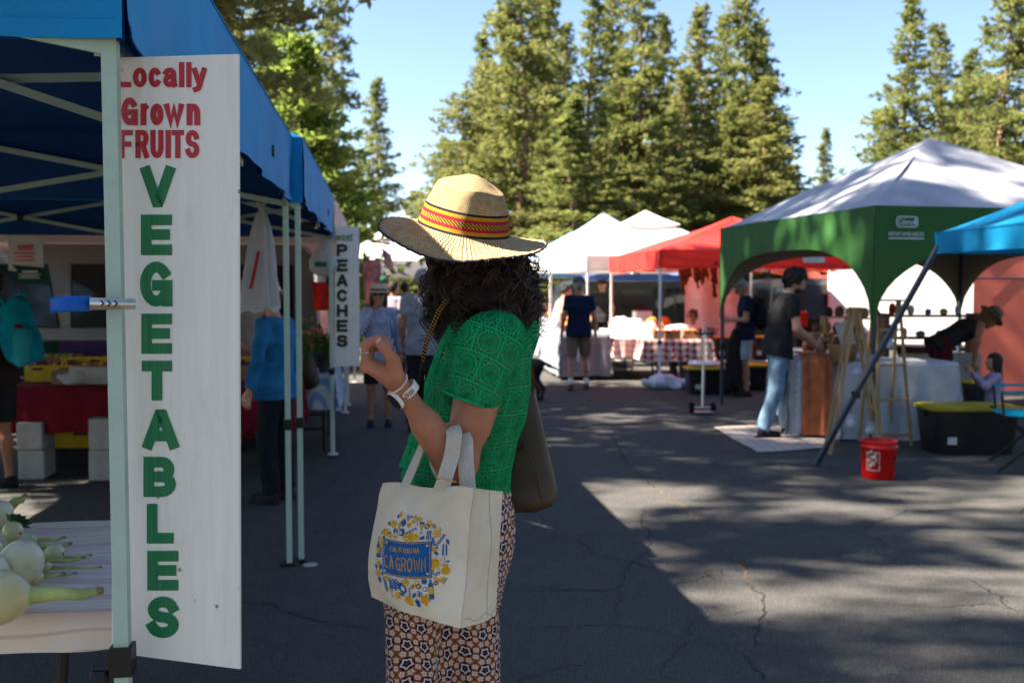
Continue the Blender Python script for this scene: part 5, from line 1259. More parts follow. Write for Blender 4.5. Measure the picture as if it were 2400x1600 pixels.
def person(label, x, y, hd, H, skin, shirt, legs, shoes, hair, hat=None, pose=None, bend=0., sit=0., vox=.013, sleeve='short', leg='long', female=False, bowed=0., z0=0., turn=0., glasses=False, socks=None, extra=None):
    s = H / 1.75; T = thing('person', label, 'person', (x, y, z0), rad(hd), None, s)
    A = np.array; J = dict(pel=A((0, 0, .95)), chest=A((0, 0, 1.30)), neck=A((0, 0, 1.47)), head=A((.02, 0, 1.635)), ls=A((0, .175, 1.425)), rs=A((0, -.175, 1.425)), le=A((-.03, .225, 1.14)), re=A((-.03, -.225, 1.14)), lw=A((.05, .235, .90)), rw=A((.05, -.235, .90)),
                     lhp=A((0, .085, .93)), rhp=A((0, -.085, .93)), lk=A((.02, .10, .50)), rk=A((.02, -.10, .50)), la=A((-.02, .11, .085)), ra=A((-.02, -.11, .085)))
    if female: J['ls'][1] = .158; J['rs'][1] = -.158
    if sit:
        dz = .95 - sit
        for k in J: J[k] = J[k] - A((0, 0, dz))
        J.update(lhp=A((0, .085, sit)), rhp=A((0, -.085, sit)), lk=A((.40, .12, sit + .03)), rk=A((.40, -.12, sit + .03)), la=A((.40, .12, .085)), ra=A((.38, -.12, .085)))
        if sit < .3: J.update(lk=A((.25, .22, .30)), rk=A((.25, -.22, .30)), la=A((.35, .05, .07)), ra=A((.35, -.05, .07)))
    b = rad(bend); piv = J['pel'].copy()
    rot = lambda p: piv + A(((p - piv)[0] * math.cos(b) + (p - piv)[2] * math.sin(b), (p - piv)[1], -(p - piv)[0] * math.sin(b) + (p - piv)[2] * math.cos(b)))
    if bend:
        for k in ('chest', 'neck', 'head', 'ls', 'rs', 'le', 're', 'lw', 'rw'): J[k] = rot(J[k])
    for k, v in (pose or {}).items(): J[k] = A(v, float)
    up = A((math.sin(b), 0, math.cos(b))); fw = A((math.cos(b), 0, -math.sin(b))); lf = A((0, 1., 0))
    # head frame
    hb_ = b * .8 + rad(bowed); tr = rad(turn); hf = A((math.cos(hb_) * math.cos(tr), math.sin(tr), -math.sin(hb_) * math.cos(tr))); hl = np.cross((0, 0, 1), hf); hl /= np.linalg.norm(hl); hu = np.cross(hf, hl)
    if bowed: J['head'] = J['neck'] + up * .12 + hf * .055 + hu * .045
    hc = J['head']; HA = A([hf, hl, hu]); h = lambda f, l, u: hc + hf * f + hl * l + hu * u
    gr = .0
    fl_ = (lf, 1.42 if not female else 1.32)
    torso = lambda g: [cap(J['pel'] + up * .02, J['chest'], .102 + g, .112 + g, fl_), cap(J['chest'], J['chest'] + up * .08, .110 + g, .09 + g, fl_), cap(J['ls'] * .8 + J['rs'] * .2, J['rs'] * .8 + J['ls'] * .2, .062 + g * .7)] + ([cap(J['chest'] + fw * .055 + lf * .06, J['chest'] + fw * .055 - lf * .06, .062 + g * .7)] if female else [])
    hips = lambda g: [cap(J['lhp'] * .9 + J['rhp'] * .1 + A((0, 0, .02)), J['rhp'] * .9 + J['lhp'] * .1 + A((0, 0, .02)), .098 + g)]
    legp = lambda g, k0=1.: [q for sd in 'lr' for q in (cap(J[sd + 'hp'], J[sd + 'k'], .082 + g, .056 + g * k0), cap(J[sd + 'k'], J[sd + 'a'], .054 + g * k0, .036 + g * k0 * .8), cap(J[sd + 'k'] * .72 + J[sd + 'a'] * .28 + A((-.018, 0, 0)), J[sd + 'k'] * .5 + J[sd + 'a'] * .5 + A((-.012, 0, 0)), .046 + g, .042 + g))]
    arm_ = lambda g: [q for sd in 'lr' for q in (cap(J[sd + 's'], J[sd + 'e'], .050 + g, .040 + g), cap(J[sd + 'e'], J[sd + 'w'], .040 + g, .026 + g))]
    head = [ell(hc, (.096, .077, .116), HA), ell(h(.03, 0, -.055), (.065, .06, .065), HA), cap(h(.092, 0, .005), h(.112, 0, -.028), .010, .014), cap(h(.086, .02, -.062), h(.086, -.02, -.062), .009), ell(h(.068, 0, -.10), (.022, .026, .02), HA), ell(h(-.005, .08, -.01), (.02, .012, .032), HA), ell(h(-.005, -.08, -.01), (.02, .012, .032), HA)]
    feet = [cap(J[k] + A((0, 0, -.03)), J[k] + A((.12, 0, -.05)), .036, .03) for k in ('la', 'ra')]
    body = sdf(torso(-.012) + hips(-.012) + legp(-.006) + arm_(0) + [cap(J['neck'] - up * .03, hc - hu * .05 - hf * .01, .056, .052)] + feet, vox, .03)
    ms_ = [body, sdf(head, .0085, .018)]
    for sd, sg_ in (('l', 1), ('r', -1)):
        dv = J[sd + 'w'] - J[sd + 'e']
        if pose and sd + 'hd' in pose: dv = A(pose[sd + 'hd'], float)
        ms_.append(hand_mesh(J[sd + 'w'], dv, sg_))
    V, Fc = join(*ms_); mobj('body', V, Fc, skin, T, False, True)
    if not glasses:
        for sd in (1, -1): MB().lathe([(0, .004), (.008, .003), (.011, 0)], h(.086, .032 * sd, .012), 8, axis=hf, sy=.6).build('eye', BLK, T, False)
    else:
        for sd in (1, -1): MB().lathe([(0, .006), (.022, .004), (.029, 0)], h(.092, .034 * sd, .010), 12, axis=hf, sy=.85).build('sunglass_lens', sgm, T, False)
        MB().tube([h(.0, .083, .015), h(.085, .066, .015), h(.1, 0, .018), h(.085, -.066, .015), h(0, -.083, .015)], .004, 5).build('sunglass_frame', BLK, T, False)
    # clothes
    hem = J['pel'] - up * .12
    tp_ = torso(.016) + [cap(J['pel'] + (A((0, 0, -.16)) if bend < 40 else -up * .16), J['pel'] + up * .1, .135, .118, (lf, 1.5))]
    if bend < 40: tp_ += [cap(J['lhp'] * .9 + J['rhp'] * .1 + A((0, 0, .0)), J['rhp'] * .9 + J['lhp'] * .1, .134), cap(J['lhp'] * .9 + J['rhp'] * .1 - A((0, 0, .08)), J['rhp'] * .9 + J['lhp'] * .1 - A((0, 0, .08)), .134)]
    if sleeve != 'none':
        f_ = .62 if sleeve == 'short' else .97
        for sd in 'lr':
            S0, E0, W0 = J[sd + 's'], J[sd + 'e'], J[sd + 'w']
            if sleeve == 'short': tp_ += [cap(S0, S0 + (E0 - S0) * f_, .064, .060, None, (0, 1))]
            else: tp_ += [cap(S0, E0, .063, .053), cap(E0, E0 + (W0 - E0) * (.93 if sleeve == 'long' else .55), .053, .042, None, (0, 1))]
    V, Fc = sdf(tp_, vox, .025, cuts=[(hem, -up), (J['neck'] + up * (.015 if sleeve != 'none' else -.05), up)], wob=wobble(.006, 26, int(x * 7) % 9 + 1)); mobj('shirt' if sleeve != 'none' else 'tank_top', V, Fc, shirt, T, False, True)
    lp = hips(.016)
    if leg == 'long': lp += [q for sd in 'lr' for q in (cap(J[sd + 'hp'], J[sd + 'k'], .098, .078), cap(J[sd + 'k'], J[sd + 'a'] + A((0, 0, .0)), .078, .068, None, (0, 1)))]
    else:
        f_ = {'shorts': .92, 'mini': .5, 'knee': 1.}[leg]
        lp += [cap(J[sd + 'hp'], J[sd + 'hp'] + (J[sd + 'k'] - J[sd + 'hp']) * f_, .10, .092, None, (0, 1)) for sd in 'lr']
    V, Fc = sdf(lp, vox, .025, cuts=[(J['pel'] + up * .07, up)] if not bend else [], wob=wobble(.006, 24, int(y * 5) % 9 + 1)); mobj('trousers' if leg == 'long' else 'shorts', V, Fc, legs, T, False, True)
    for k in ('la', 'ra'):
        an = J[k]; V, Fc = sdf([cap(an + A((-.01, 0, -.03)), an + A((.15, 0, -.048)), .048, .038), ('f', lambda Q, an=an: np.maximum(np.sqrt(((Q[..., 0] - an[0] - .06) / .145) ** 2 + ((Q[..., 1] - an[1]) / .05) ** 2) * .05 - .05, np.abs(Q[..., 2] - an[2] + .070) - .014), an + A((-.09, -.055, -.085)), an + A((.21, .055, -.055)))], .01, .012, cuts=[(an + A((0, 0, .02)), (0, 0, 1)), (an + A((0, 0, -.083)), (0, 0, -1))]); so_ = mobj('shoe', V, Fc, shoes, T, False, True)
        if socks:
            V, Fc = sdf([cap(an + A((0, 0, .0)), an + A((0, 0, .09)), .042, .044, None, (1, 1))], .012, .01); mobj('sock', V, Fc, socks, T, False, True)
    if hair:
        hm, st = hair; hp = []
        if st != 'bald':
            g_ = {'short': .0, 'curly': .022, 'long': .012, 'bun': .008}[st]
            hp = [ell(h(-.014, 0, .014), (.102 + g_, .083 + g_, .112 + g_), HA)]
            if st == 'long': hp += [cap(h(-.05, .03, -.02), h(-.075, .04, -.24), .06, .045), cap(h(-.05, -.03, -.02), h(-.075, -.04, -.24), .06, .045), cap(h(-.01, .085, -.02), h(-.02, .085, -.18), .03, .025), cap(h(-.01, -.085, -.02), h(-.02, -.085, -.18), .03, .025)]
            if st == 'bun': hp += [ell(h(-.09, 0, .085), (.045, .045, .04))]
            face = lambda Q: np.maximum(.030 - (Q - hc) @ hf, ((Q - hc) @ hu) - .052); side_ = lambda Q: np.maximum(-.045 - (Q - hc) @ hf, ((Q - hc) @ hu) + .035)
            V, Fc = sdf(hp, .010, .02, wob=wobble(.016 if st == 'curly' else .003, 90 if st != 'curly' else 110, 2), minus=[face] + ([side_] if st in ('short', 'bun', 'curly') else [])); mobj('hair', V, Fc, hm, T, False, True)
            if extra == 'beard':
                V, Fc = sdf([ell(h(.034, 0, -.075), (.068, .064, .05), HA)], .009, .01, minus=[lambda Q: np.maximum(-.052 - (Q - hc) @ hu + .0, .0 * Q[..., 0] - 1.)]); mobj('beard', V, Fc, hm, T, False, True)
    if hat:
        kind, hm, hb2 = hat; c = Vector(h(-.008, 0, .045)); ax_ = Vector(hu)
        if kind == 'brim':
            Ht = MB().lathe([(.17, -.012), (.172, -.008), (.13, .002), (.102, .008), (.100, .03), (.094, .075), (.082, .1), (.05, .098), (.0, .092)], c, 26, axis=ax_).build('hat', hm, T, False, True)
            MB().lathe([(.1045, .007), (.1035, .032), (.1, .032), (.1, .007)], c, 26, axis=ax_).build('hat_band', hb2, Ht, False, True)
        else:
            Ht = MB().lathe([(.100, -.004), (.101, .02), (.094, .055), (.07, .085), (.03, .098), (0, .1)], c, 22, axis=ax_).build('cap', hm, T, False, True)
            V, Fc, U = gridmesh(lambda a, b: tuple(h(.05 + .13 * b * (1 - .5 * (2 * a - 1) ** 2), (2 * a - 1) * .085 * (1 - .2 * b), .052 - .02 * b - .02 * (2 * a - 1) ** 2)), 10, 4); mobj('visor', V, Fc, hm, Ht, False, True)
    T['_j'] = 1; del T['_j']
    return T, J
SK1 = skin_mat('skin_fair', (.5, .27, .19)); SK2 = skin_mat('skin_olive', (.40, .2, .125)); SK3 = skin_mat('skin_sunned', (.38, .16, .095))
gy = lambda y: 1.55 * FPX / (y - 680)
SNEAK = cloth('dark_sneaker', (.02, .024, .04)); BLKC = cloth('black_cloth', (.022, .022, .025), .35); KHA = cloth('khaki', (.17, .12, .085)); NAVY = cloth('navy_cotton', (.010, .016, .045)); DENIM = cloth('light_denim', (.17, .28, .40), .4)
WHC = cloth('white_cotton', (.72, .72, .74), .1); DH = hair_m('dark_hair', (.015, .010, .008)); BH = hair_m('brown_hair', (.06, .032, .018)); GH = hair_m('grey_hair', (.28, .27, .26))
STRAW = pm('pale_straw', (.52, .43, .3), .8, .2, 60, .4, 150)
d = gy(1000)
person('woman in pale hat, sunglasses and blue striped shirt, hand at her mouth', XW(888, d), d, -84, 1.60, SK2, cloth('blue_stripe', (.62, .66, .74), .1, ((.10, .17, .42), .027, .5)), BLKC, SNEAK, (BH, 'long'), ('brim', STRAW, BLKC), dict(re=(.12, -.24, 1.17), rw=(.16, -.055, 1.47), rhd=(-.02, .06, .06), le=(-.05, .25, 1.13), lw=(.03, .27, .9)), sleeve='long', leg='shorts', female=True, glasses=True, vox=.011)
d = 10.9
person('man in grey shirt with black trousers, seen from behind her raised hand', XW(990, d), d, 76, 1.78, SK2, cloth('grey_shirt', (.25, .28, .33)), BLKC, SNEAK, (GH, 'short'), None, dict(re=(.05, -.25, 1.16), rw=(.22, -.12, 1.12)))
d = 14.5
person('stooping shopper in pale pink shirt behind the grey shirted man', XW(950, d), d, 60, 1.68, SK1, cloth('pale_pink', (.62, .42, .42)), KHA, SNEAK, (BH, 'short'), None, bend=48, vox=.016)
d = 18.5
person('shopper in red shirt and green cap far down the left stalls', XW(896, d), d, 20, 1.78, SK2, cloth('red_cotton', (.5, .03, .03)), BLKC, SNEAK, (DH, 'short'), ('cap', cloth('green_cap', (.03, .14, .07)), None), vox=.017)
d = 17.
person('dark haired shopper in mauve grey shirt beside the red shirted one', XW(922, d), d, 55, 1.70, SK2, cloth('mauve_grey', (.24, .2, .25)), KHA, SNEAK, (DH, 'short'), None, vox=.017)
d = 20.
person('far shopper in dark red shirt, dark hair, near the white canopies', XW(950, d), d, 110, 1.7, SK3, cloth('dark_red', (.3, .02, .03)), BLKC, SNEAK, (DH, 'short'), None, vox=.018)
d = gy(914)
person('man in navy shirt and khaki shorts walking away up the aisle', XW(1357, d), d, 88, 1.74, SK2, NAVY, KHA, cloth('grey_shoe', (.07, .055, .045)), (GH, 'short'), ('cap', cloth('faded_cap', (.12, .11, .10)), None), dict(le=(-.06, .24, 1.13), lw=(-.02, .27, .88), re=(.0, -.24, 1.13), rw=(.08, -.26, .89), lk=(-.02, .12, .50), la=(-.16, .13, .10), rk=(.08, -.10, .51), ra=(.08, -.12, .085)), leg='shorts', vox=.012, socks=WHC)
d = 19.5
person('woman with dark bun and grey tank top leaning over a far table', XW(1305, d), d, 15, 1.68, SK3, cloth('grey_tank', (.35, .35, .37)), BLKC, SNEAK, (DH, 'bun'), None, bend=16, sleeve='none', female=True, vox=.017)
d = 22.5
person('grey haired shopper in pale pink tee among far stalls', XW(1362, d), d, 150, 1.72, SK1, cloth('rose_tee', (.6, .42, .45)), KHA, SNEAK, (GH, 'short'), None, vox=.018)
d = 21.6
person('vendor in black tee standing behind the first white pole', XW(1412, d), d, -120, 1.78, SK2, BLKC, BLKC, SNEAK, (DH, 'short'), ('cap', BLKC, None), vox=.017)
d = 16.6
person('seated vendor in sunglasses and pale blush top by the white sheet', XW(1632, d), d + .3, -140, 1.64, SK3, cloth('blush_top', (.66, .5, .48)), cloth('print_skirt', (.12, .12, .18), .6), SNEAK, (BH, 'bun'), None, dict(le=(.08, .2, .78), lw=(.26, .08, .74), re=(.08, -.2, .78), rw=(.26, -.08, .74)), sit=.5, female=True, glasses=True, vox=.014)
d = gy(928)
person('man in grey cap and navy tee looking down at his phone', XW(1748, d), d, 172, 1.74, SK2, NAVY, cloth('grey_shorts', (.36, .40, .45)), BLKC, (GH, 'short'), ('cap', cloth('camo_cap', (.22, .22, .22), .6), None), dict(le=(.02, .23, 1.13), lw=(.24, .10, 1.12), re=(.02, -.23, 1.13), rw=(.24, -.08, 1.12)), bowed=34, leg='shorts', vox=.011)
d = gy(1012)
person('bearded man in black tee and pale jeans leaning over the craft table', XW(1822, 10.5), 10.5, 6, 1.80, SK1, BLKC, DENIM, BLKC, (DH, 'curly'), None, dict(re=(.12, -.22, 1.12), rw=(.34, -.16, .98), le=(.14, .20, 1.12), lw=(.36, .12, 1.0), lk=(.10, .10, .50), la=(.16, .11, .085), rk=(-.04, -.10, .50), ra=(-.18, -.11, .085)), bend=11, bowed=14, vox=.011, extra='beard')
d = 11.9
person('woman in felt hat and black tank top bending over the bins', XW(2205, d), d, 2, 1.70, SK3, BLKC, cloth('maroon_shorts', (.09, .012, .02)), SNEAK, (hair_m('auburn_hair', (.16, .07, .03)), 'long'), ('brim', cloth('felt_hat', (.2, .17, .12)), BLKC), dict(le=(.46, .17, .98), lw=(.52, .15, .74), re=(.36, -.2, .98), rw=(.34, -.18, .72), lhd=(0, 0, -1), rhd=(0, 0, -1)), bend=62, sleeve='none', leg='shorts', female=True, vox=.012)
for lab, px, yy, hh, hx_ in (('small child with bare brown head, nearer the craft table', 2186, 10.7, .92, 100), ('small child with bare brown head beside the black bin', 2232, 10.5, .84, 80)):
    person(lab, XW(px, yy), yy, hx_, hh, SK3, cloth('child_stripe', (.4, .3, .32)), KHA, BLKC, (hair_m('child_hair', (.12, .06, .04)), 'short'), None, sit=.25, z0=.22 if hh > .9 else .2, vox=.016)
person('girl with long dark hair and lavender top crouching by the blue chair', XW(2335, 10.3), 10.3, 165, 1.25, SK2, cloth('lavender', (.34, .28, .42)), BLKC, SNEAK, (DH, 'long'), None, dict(le=(.15, .2, .62), lw=(.3, .1, .80), re=(.15, -.2, .62), rw=(.3, -.1, .8)), sit=.28, z0=.12, sleeve='long', female=True, vox=.013)
d = gy(1178)
person('shopper in denim blue shirt and white hat behind the hanging bag', XW(645, d), d, 158, 1.60, SK1, cloth('denim_shirt', (.02, .15, .34), .3), cloth('dark_jeans', (.012, .014, .022)), BLKC, (BH, 'short'), ('brim', cloth('white_hat', (.55, .55, .55)), None or WHC), dict(le=(-.02, .27, 1.15), lw=(.02, .32, .92)), sleeve='long', female=True, vox=.010, bowed=12)
d = gy(1150)
person('shopper in black shorts carrying the teal backpack at the left edge', XW(-18, d), d, 160, 1.72, SK3, cloth('dark_tee', (.03, .02, .02)), BLKC, BLKC, (DH, 'short'), None, sleeve='short', leg='shorts', vox=.011)
d = 9.7
person('vendor in black cap and striped shirt behind the red clothed table', XW(562, d), d, -30, 1.74, SK2, cloth('brown_stripe', (.4, .34, .3), .15, ((.12, .08, .07), .03, .4)), cloth('maroon_apron', (.16, .02, .03)), BLKC, (DH, 'short'), ('cap', BLKC, None), dict(re=(.05, -.24, 1.12), rw=(.2, -.1, .98), le=(.05, .24, 1.12), lw=(.2, .1, .98)), vox=.012, extra='beard')
# ------------------------------------------------------------------ stall furniture and goods
def PZ(x, y, z):
    cx = (x - 1200) / FPX; cy = (800 - y) / FPX; dy = math.cos(PITCH) + cy * math.sin(PITCH); dz = -math.sin(PITCH) + cy * math.cos(PITCH)
    return P(x, y, (z - CAMZ) * dy / dz)
def rz_(v, a): c, s = math.cos(a), math.sin(a); return Vector((v[0] * c - v[1] * s, v[0] * s + v[1] * c, v[2] if len(v) > 2 else 0))
def table(label, x, y, L, W, H, rz=0., top=None, legm=None):
    T = thing('folding_table', label, 'table', (x, y, 0), rz); legm = legm or BLK
    MB().bbox((0, 0, H - .02), (L, W, .035), .008).build('table_top', top or pm('table_plastic', (.55, .53, .5), .5), T, False)
    for sx in (-1, 1):
        for sy in (-1, 1): MB().tube([(sx * (L / 2 - .16), sy * (W / 2 - .09), H - .04), (sx * (L / 2 - .22), sy * (W / 2 - .09), .0)], .014, 8).build('leg', legm, T, False)
        MB().tube([(sx * (L / 2 - .2), -(W / 2 - .09), .22), (sx * (L / 2 - .2), W / 2 - .09, .22)], .011, 6).build('leg_brace', legm, T, False)
    return T
def drape(label, x, y, L, W, H, rz, drop, mat, waves=.014, seed=0, drops=None, n=54, k=26.):
    r = random.Random(seed); ph = [r.uniform(0, 6) for _ in range(4)]; dx0, dx1, dy0, dy1 = drops or (drop,) * 4
    def f(u, v):
        a = -L / 2 - dx0 + (L + dx0 + dx1) * u; b = -W / 2 - dy0 + (W + dy0 + dy1) * v
        ox = max(0, abs(a) - L / 2); oy = max(0, abs(b) - W / 2); X = max(-L / 2, min(L / 2, a)); Y = max(-W / 2, min(W / 2, b)); d = max(ox, oy)
        if ox > 0: X += math.copysign(.012 + waves * (d / max(.05, drop)) * (1 + math.sin(b * k + ph[0] + 1.3 * math.sin(b * k * .4))) + .03 * min(ox, oy), a)
        if oy > 0: Y += math.copysign(.012 + waves * (d / max(.05, drop)) * (1 + math.sin(a * k + ph[1] + 1.3 * math.sin(a * k * .4))) + .03 * min(ox, oy), b)
        return (X, Y, H + .006 - d + (((.011 if seed == 3 else .004) * math.sin(a * 9 + ph[2]) * math.sin(b * 8) + (.006 * math.sin(a * 4 + 13 * b) if seed == 3 else 0)) if d == 0 else .008 * math.sin(6 * (a + b))))
    V, Fc, U = gridmesh(f, n, n); o = mobj('tablecloth', V, Fc, mat, smooth=True); o.location = (x, y, 0); o.rotation_euler = (0, 0, rz)
    return tag(o, label, 'tablecloth')
def gingham(name, col, s=.09):
    m = M(name, .85, .1); x, y, z = m.xyz(); a = (x / s).fract().lt(.5); b = ((y + z) / s).fract().lt(.5); m.color(m.mix((a + b) * .5, (.68, .63, .58), col)); m.bump(m.noise(40, 3), .2, .01); return m.m
def bin_(label, x, y, L, W, H, rz=0., body=None, lid=None, z=0.):
    T = thing('storage_bin', label, 'bin', (x, y, z), rz); body = body or pm('black_bin', (.016, .016, .018), .35, .3, 8); lid = lid or pm('yellow_lid', (.55, .36, .01), .4, .15, 8)
    V = []; 
    for zz, k in ((.0, .88), (H * .9, 1.), (H * .9, 1.03), (H * .96, 1.03)):
        for t in range(24):
            q = 2 * math.pi * t / 24; f = lambda s: abs(s) ** .35 * (1 if s > 0 else -1); rb = 1 - (.012 if (t % 3 == 1 and k < 1.02) else 0); V.append((L / 2 * k * f(math.cos(q)) * rb, W / 2 * k * f(math.sin(q)) * rb, zz))
    Fc = [(i * 24 + k, i * 24 + (k + 1) % 24, i * 24 + 24 + (k + 1) % 24, i * 24 + 24 + k) for i in range(3) for k in range(24)] + [tuple(range(23, -1, -1))]
    MB().add(V, Fc).build('bin_body', body, T, False)
    l = MB(); V = []
    for zz, k in ((H * .93, 1.06), (H * .99, 1.06), (H, 1.03), (H * .985, .95), (H * 1.01, .90)):
        for t in range(24):
            q = 2 * math.pi * t / 24; f = lambda s: abs(s) ** .35 * (1 if s > 0 else -1); V.append((L / 2 * k * f(math.cos(q)), W / 2 * k * f(math.sin(q)), zz))
    Fc = [(i * 24 + k, i * 24 + (k + 1) % 24, i * 24 + 24 + (k + 1) % 24, i * 24 + 24 + k) for i in range(4) for k in range(24)] + [tuple(96 + k for k in range(24))]
    l.add(V, Fc).build('lid', lid, T, False)
    for sx in (-1, 1): MB().bbox((sx * L * .51, 0, H * .8), (.03, .12, .03), .006).build('handle', body, T, False)
    MB().bbox((-L * .3, -W * .462, H * .3), (.09, .004, .07), .001).build('sticker', pm('sticker', (.5, .5, .48)), T, False)
    return T
def obox(name, label, cat, x, y, z, size, rz, mat, group=None, lid=None, bev=.006):
    T = thing(name, label, cat, (x, y, z), rz, group); MB().bbox((0, 0, size[2] / 2), size, bev).build('box_body', mat, T, False)
    if lid: MB().bbox((0, 0, size[2] + .006), (size[0] * 1.02, size[1] * 1.02, .012), .003).build('lid', lid, T, False)
    return T
def lump(name, label, cat, c, r, mat, seed=0, group=None, amp=.02, k=14., h=.012, flat=True, extra=()):
    V, Fc = sdf([ell((0, 0, r[2] * .8), r)] + list(extra), h, .03, wob=wobble(amp, k, seed), cuts=[((0, 0, .002), (0, 0, -1))] if flat else ())
    o = mobj(name, V, Fc, mat, smooth=True); o.location = c; return tag(o, label, cat, group)
def crate(label, x, y, z, L, W, H, rz, boxm, fruit, fr, seed=0, group=None, name='fruit_crate'):
    T = thing(name, label, 'crate', (x, y, z), rz, group); b = .012
    for c, s_ in (((0, -W / 2, H / 2), (L, b, H)), ((0, W / 2, H / 2), (L, b, H)), ((-L / 2, 0, H / 2), (b, W - b, H)), ((L / 2, 0, H / 2), (b, W - b, H)), ((0, 0, .008), (L - b, W - b, .012))): MB().box(c, s_).build('crate_panel', boxm, T, False)
    for sx in (-1, 1): MB().box((sx * L * .25, -W / 2 - .0075, H * .78), (L * .2, .003, H * .16)).build('hand_hole', BLK, T, False)
    r = random.Random(seed); fb = MB(); nx, ny = max(2, int(L / (fr * 1.9))), max(2, int(W / (fr * 1.9)))
    for i in range(nx):
        for j in range(ny):
            fb.lathe([(0, -fr), (fr * .7, -fr * .7), (fr, 0), (fr * .7, fr * .7), (fr * .15, fr * .85), (0, fr * .8)], (-L / 2 + (i + .5) * L / nx + r.uniform(-.01, .01), -W / 2 + (j + .5) * W / ny + r.uniform(-.01, .01), H * .85 + r.uniform(-.01, .025)), 8)
    if fruit: o = fb.build('fruit', fruit, T, False, True); o['kind'] = 'stuff'
    return T
# ---- onion table
mo = M('marbled_cloth', .8, .15); x, y, z = mo.xyz(); nz = mo.noise(1.5, 1.5, .4); ln = ((y * 1.0 + z * .9 + nz * .34 + x * .12) * 150.).sin(); bz = mo.noise(1.5, 2)
ln2 = ((y + z * .9 + nz * .34 + x * .12) * 40.).sin()
c = mo.mix(bz.ramp(.35, .65), (.76, .63, .50), (.72, .62, .55)); c = mo.mix(ln2.ramp(.3, .95) * .35, c, (.56, .30, .32)); c = mo.mix(ln.ramp(.8, 1.0) * .4, c, (.46, .17, .18)); mo.color(c); mo.bump(mo.noise(5, 4), .4, .02)
TZ = .84
T = table('small table under the near canopy holding white onions', -1.62, 2.52, 1.42, .82, TZ - .008, rad(7), legm=pm('brown_steel', (.022, .02, .019), .5))
oc = drape('pink and blue marbled cloth under the white onions', -1.62, 2.52, 1.46, .86, TZ, rad(7), .13, mo.m, .026, 3, (.1, .10, .085, .1), 80, 19.)
def onion(label, c, r, sd, stem, tint, seed, group=None):
    "bulb at c, stem leaves along sd"
    T = thing('onion', label, 'onion', tuple(c)); sd = Vector(sd).normalized()
    m = M('onion_skin_%d' % seed, .28, .45); n_ = m.noise(9, 3); 
    m.color(m.mix(m.noise(45, 3, .6, stretch=(1, .1, 1)).ramp(.5, .7) * .45, m.mix(n_.ramp(.35, .7), tint, (tint[0] * .8, tint[1] * .82, tint[2] * .6)), (.5, .5, .3))); m.bump(m.noise(70, 2, stretch=(1, .12, 1)) + m.noise(25, 3) * .5, .3, .003); m.transl(.1)
    prof = [(.06, -1.0), (.35, -.93), (.68, -.72), (.92, -.38), (1., 0), (.93, .34), (.72, .66), (.46, .92), (.30, 1.15), (.24, 1.35)]
    MB().lathe([(a * r, b * r * .92) for a, b in prof], c, 28, axis=sd).build('bulb', m.m, T, smooth=True)
    MB().lathe([(.0, -1.06 * r * .92), (.12 * r, -1.0 * r * .92), (.16 * r, -.965 * r * .92)], c, 12, axis=sd).build('root', pm('onion_root', (.12, .06, .025), .9, .5, 90, .8, 150), T)
    gm = pm('onion_stem', (.40, .46, .16), .45, .35, 14); L = stem
    pts = [c + sd * r * .9, c + sd * (r * 1.3 + L * .3), c + sd * (r * 1.3 + L * .7) + Vector((0, 0, -.006)), c + sd * (r * 1.3 + L)]
    pts = [Vector((p.x, p.y, max(p.z, TZ + .018))) for p in pts]
    MB().tube(pts, [r * .36, r * .25, r * .21, r * .16], 12).build('stem', gm, T, smooth=True)
    MB().tube([pts[-1] - sd * .004, pts[-1] + sd * .008], [r * .17, r * .13], 10).build('cut_end', pm('onion_cut', (.3, .2, .09), .8), T)
OW, OY, OG = (.78, .73, .58), (.70, .62, .38), (.60, .64, .42)
for lab, px, py, r, sd, st, tint in (('largest round white onion, cut stem pointing left', 50, 1318, .056, (-1, -.55, .12), .02, OW), ('white onion at the near edge with long green stem', 5, 1398, .058, (1, .16, .02), .12, OY), ('white onion half cut off behind the largest', -8, 1206, .046, (.4, .3, .3), .03, OW),
        ('white onion at the very bottom of the pile, root end showing', -30, 1345, .05, (-.4, .8, .2), .04, OW), ('greenish onion neck crossing just above the longest stem', 20, 1352, .022, (1, .3, 0), .09, OG),
        ('thin onion stalk pointing right between the larger ones', 92, 1306, .016, (1, .2, 0), .10, OG), ('pale stalk lying along the middle of the cloth', 108, 1330, .015, (1, .05, 0), .11, OY), ('short green stalk behind the largest onion', 72, 1268, .020, (1, .1, .1), .06, OG),
        ('small yellowish onion lying against the leafy stem', 30, 1246, .030, (-.9, .3, .05), .05, OY), ('pale green onion neck lying just right of the largest', 128, 1296, .026, (-1, .1, 0), .10, OG), ('onion with thick dry topped stem behind the pale green neck', 60, 1284, .028, (1, .25, .05), .07, OG),
        ('slim young onion with curved stem along the cloth', 85, 1352, .017, (1, .45, .0), .06, OY), ('onion with flat green stem reaching farthest along the cloth', 60, 1318, .024, (1, .38, 0), .10, OG), ('onion buried at the left edge of the pile, green stem down', -25, 1290, .034, (.3, -.9, 0), .06, OG)):
    c = PZ(px, py, TZ + r * .95 + .006); onion(lab, c, r, sd, st, tint, abs(hash(lab)) % 9999 if False else int(px + 2 * py))
lf = MB()
for i in range(7):
    a = rad(-20 + i * 22); c0 = PZ(28, 1226, TZ + .05); d = Vector((math.cos(a), .15, math.sin(a) * .6)); s_ = Vector((0, .4, .4)).cross(d).normalized() * .016
    lf.add([tuple(c0), tuple(c0 + d * .03 + s_), tuple(c0 + d * .055 + Vector((0, 0, -.004))), tuple(c0 + d * .03 - s_)], [(0, 1, 2, 3)])
tag(lf.build('leafy_greens', pm('dark_leaf', (.03, .11, .04), .5), loc=tuple(PZ(28, 1226, TZ))), 'dark green crinkled leaves tucked behind the onions', 'greens')
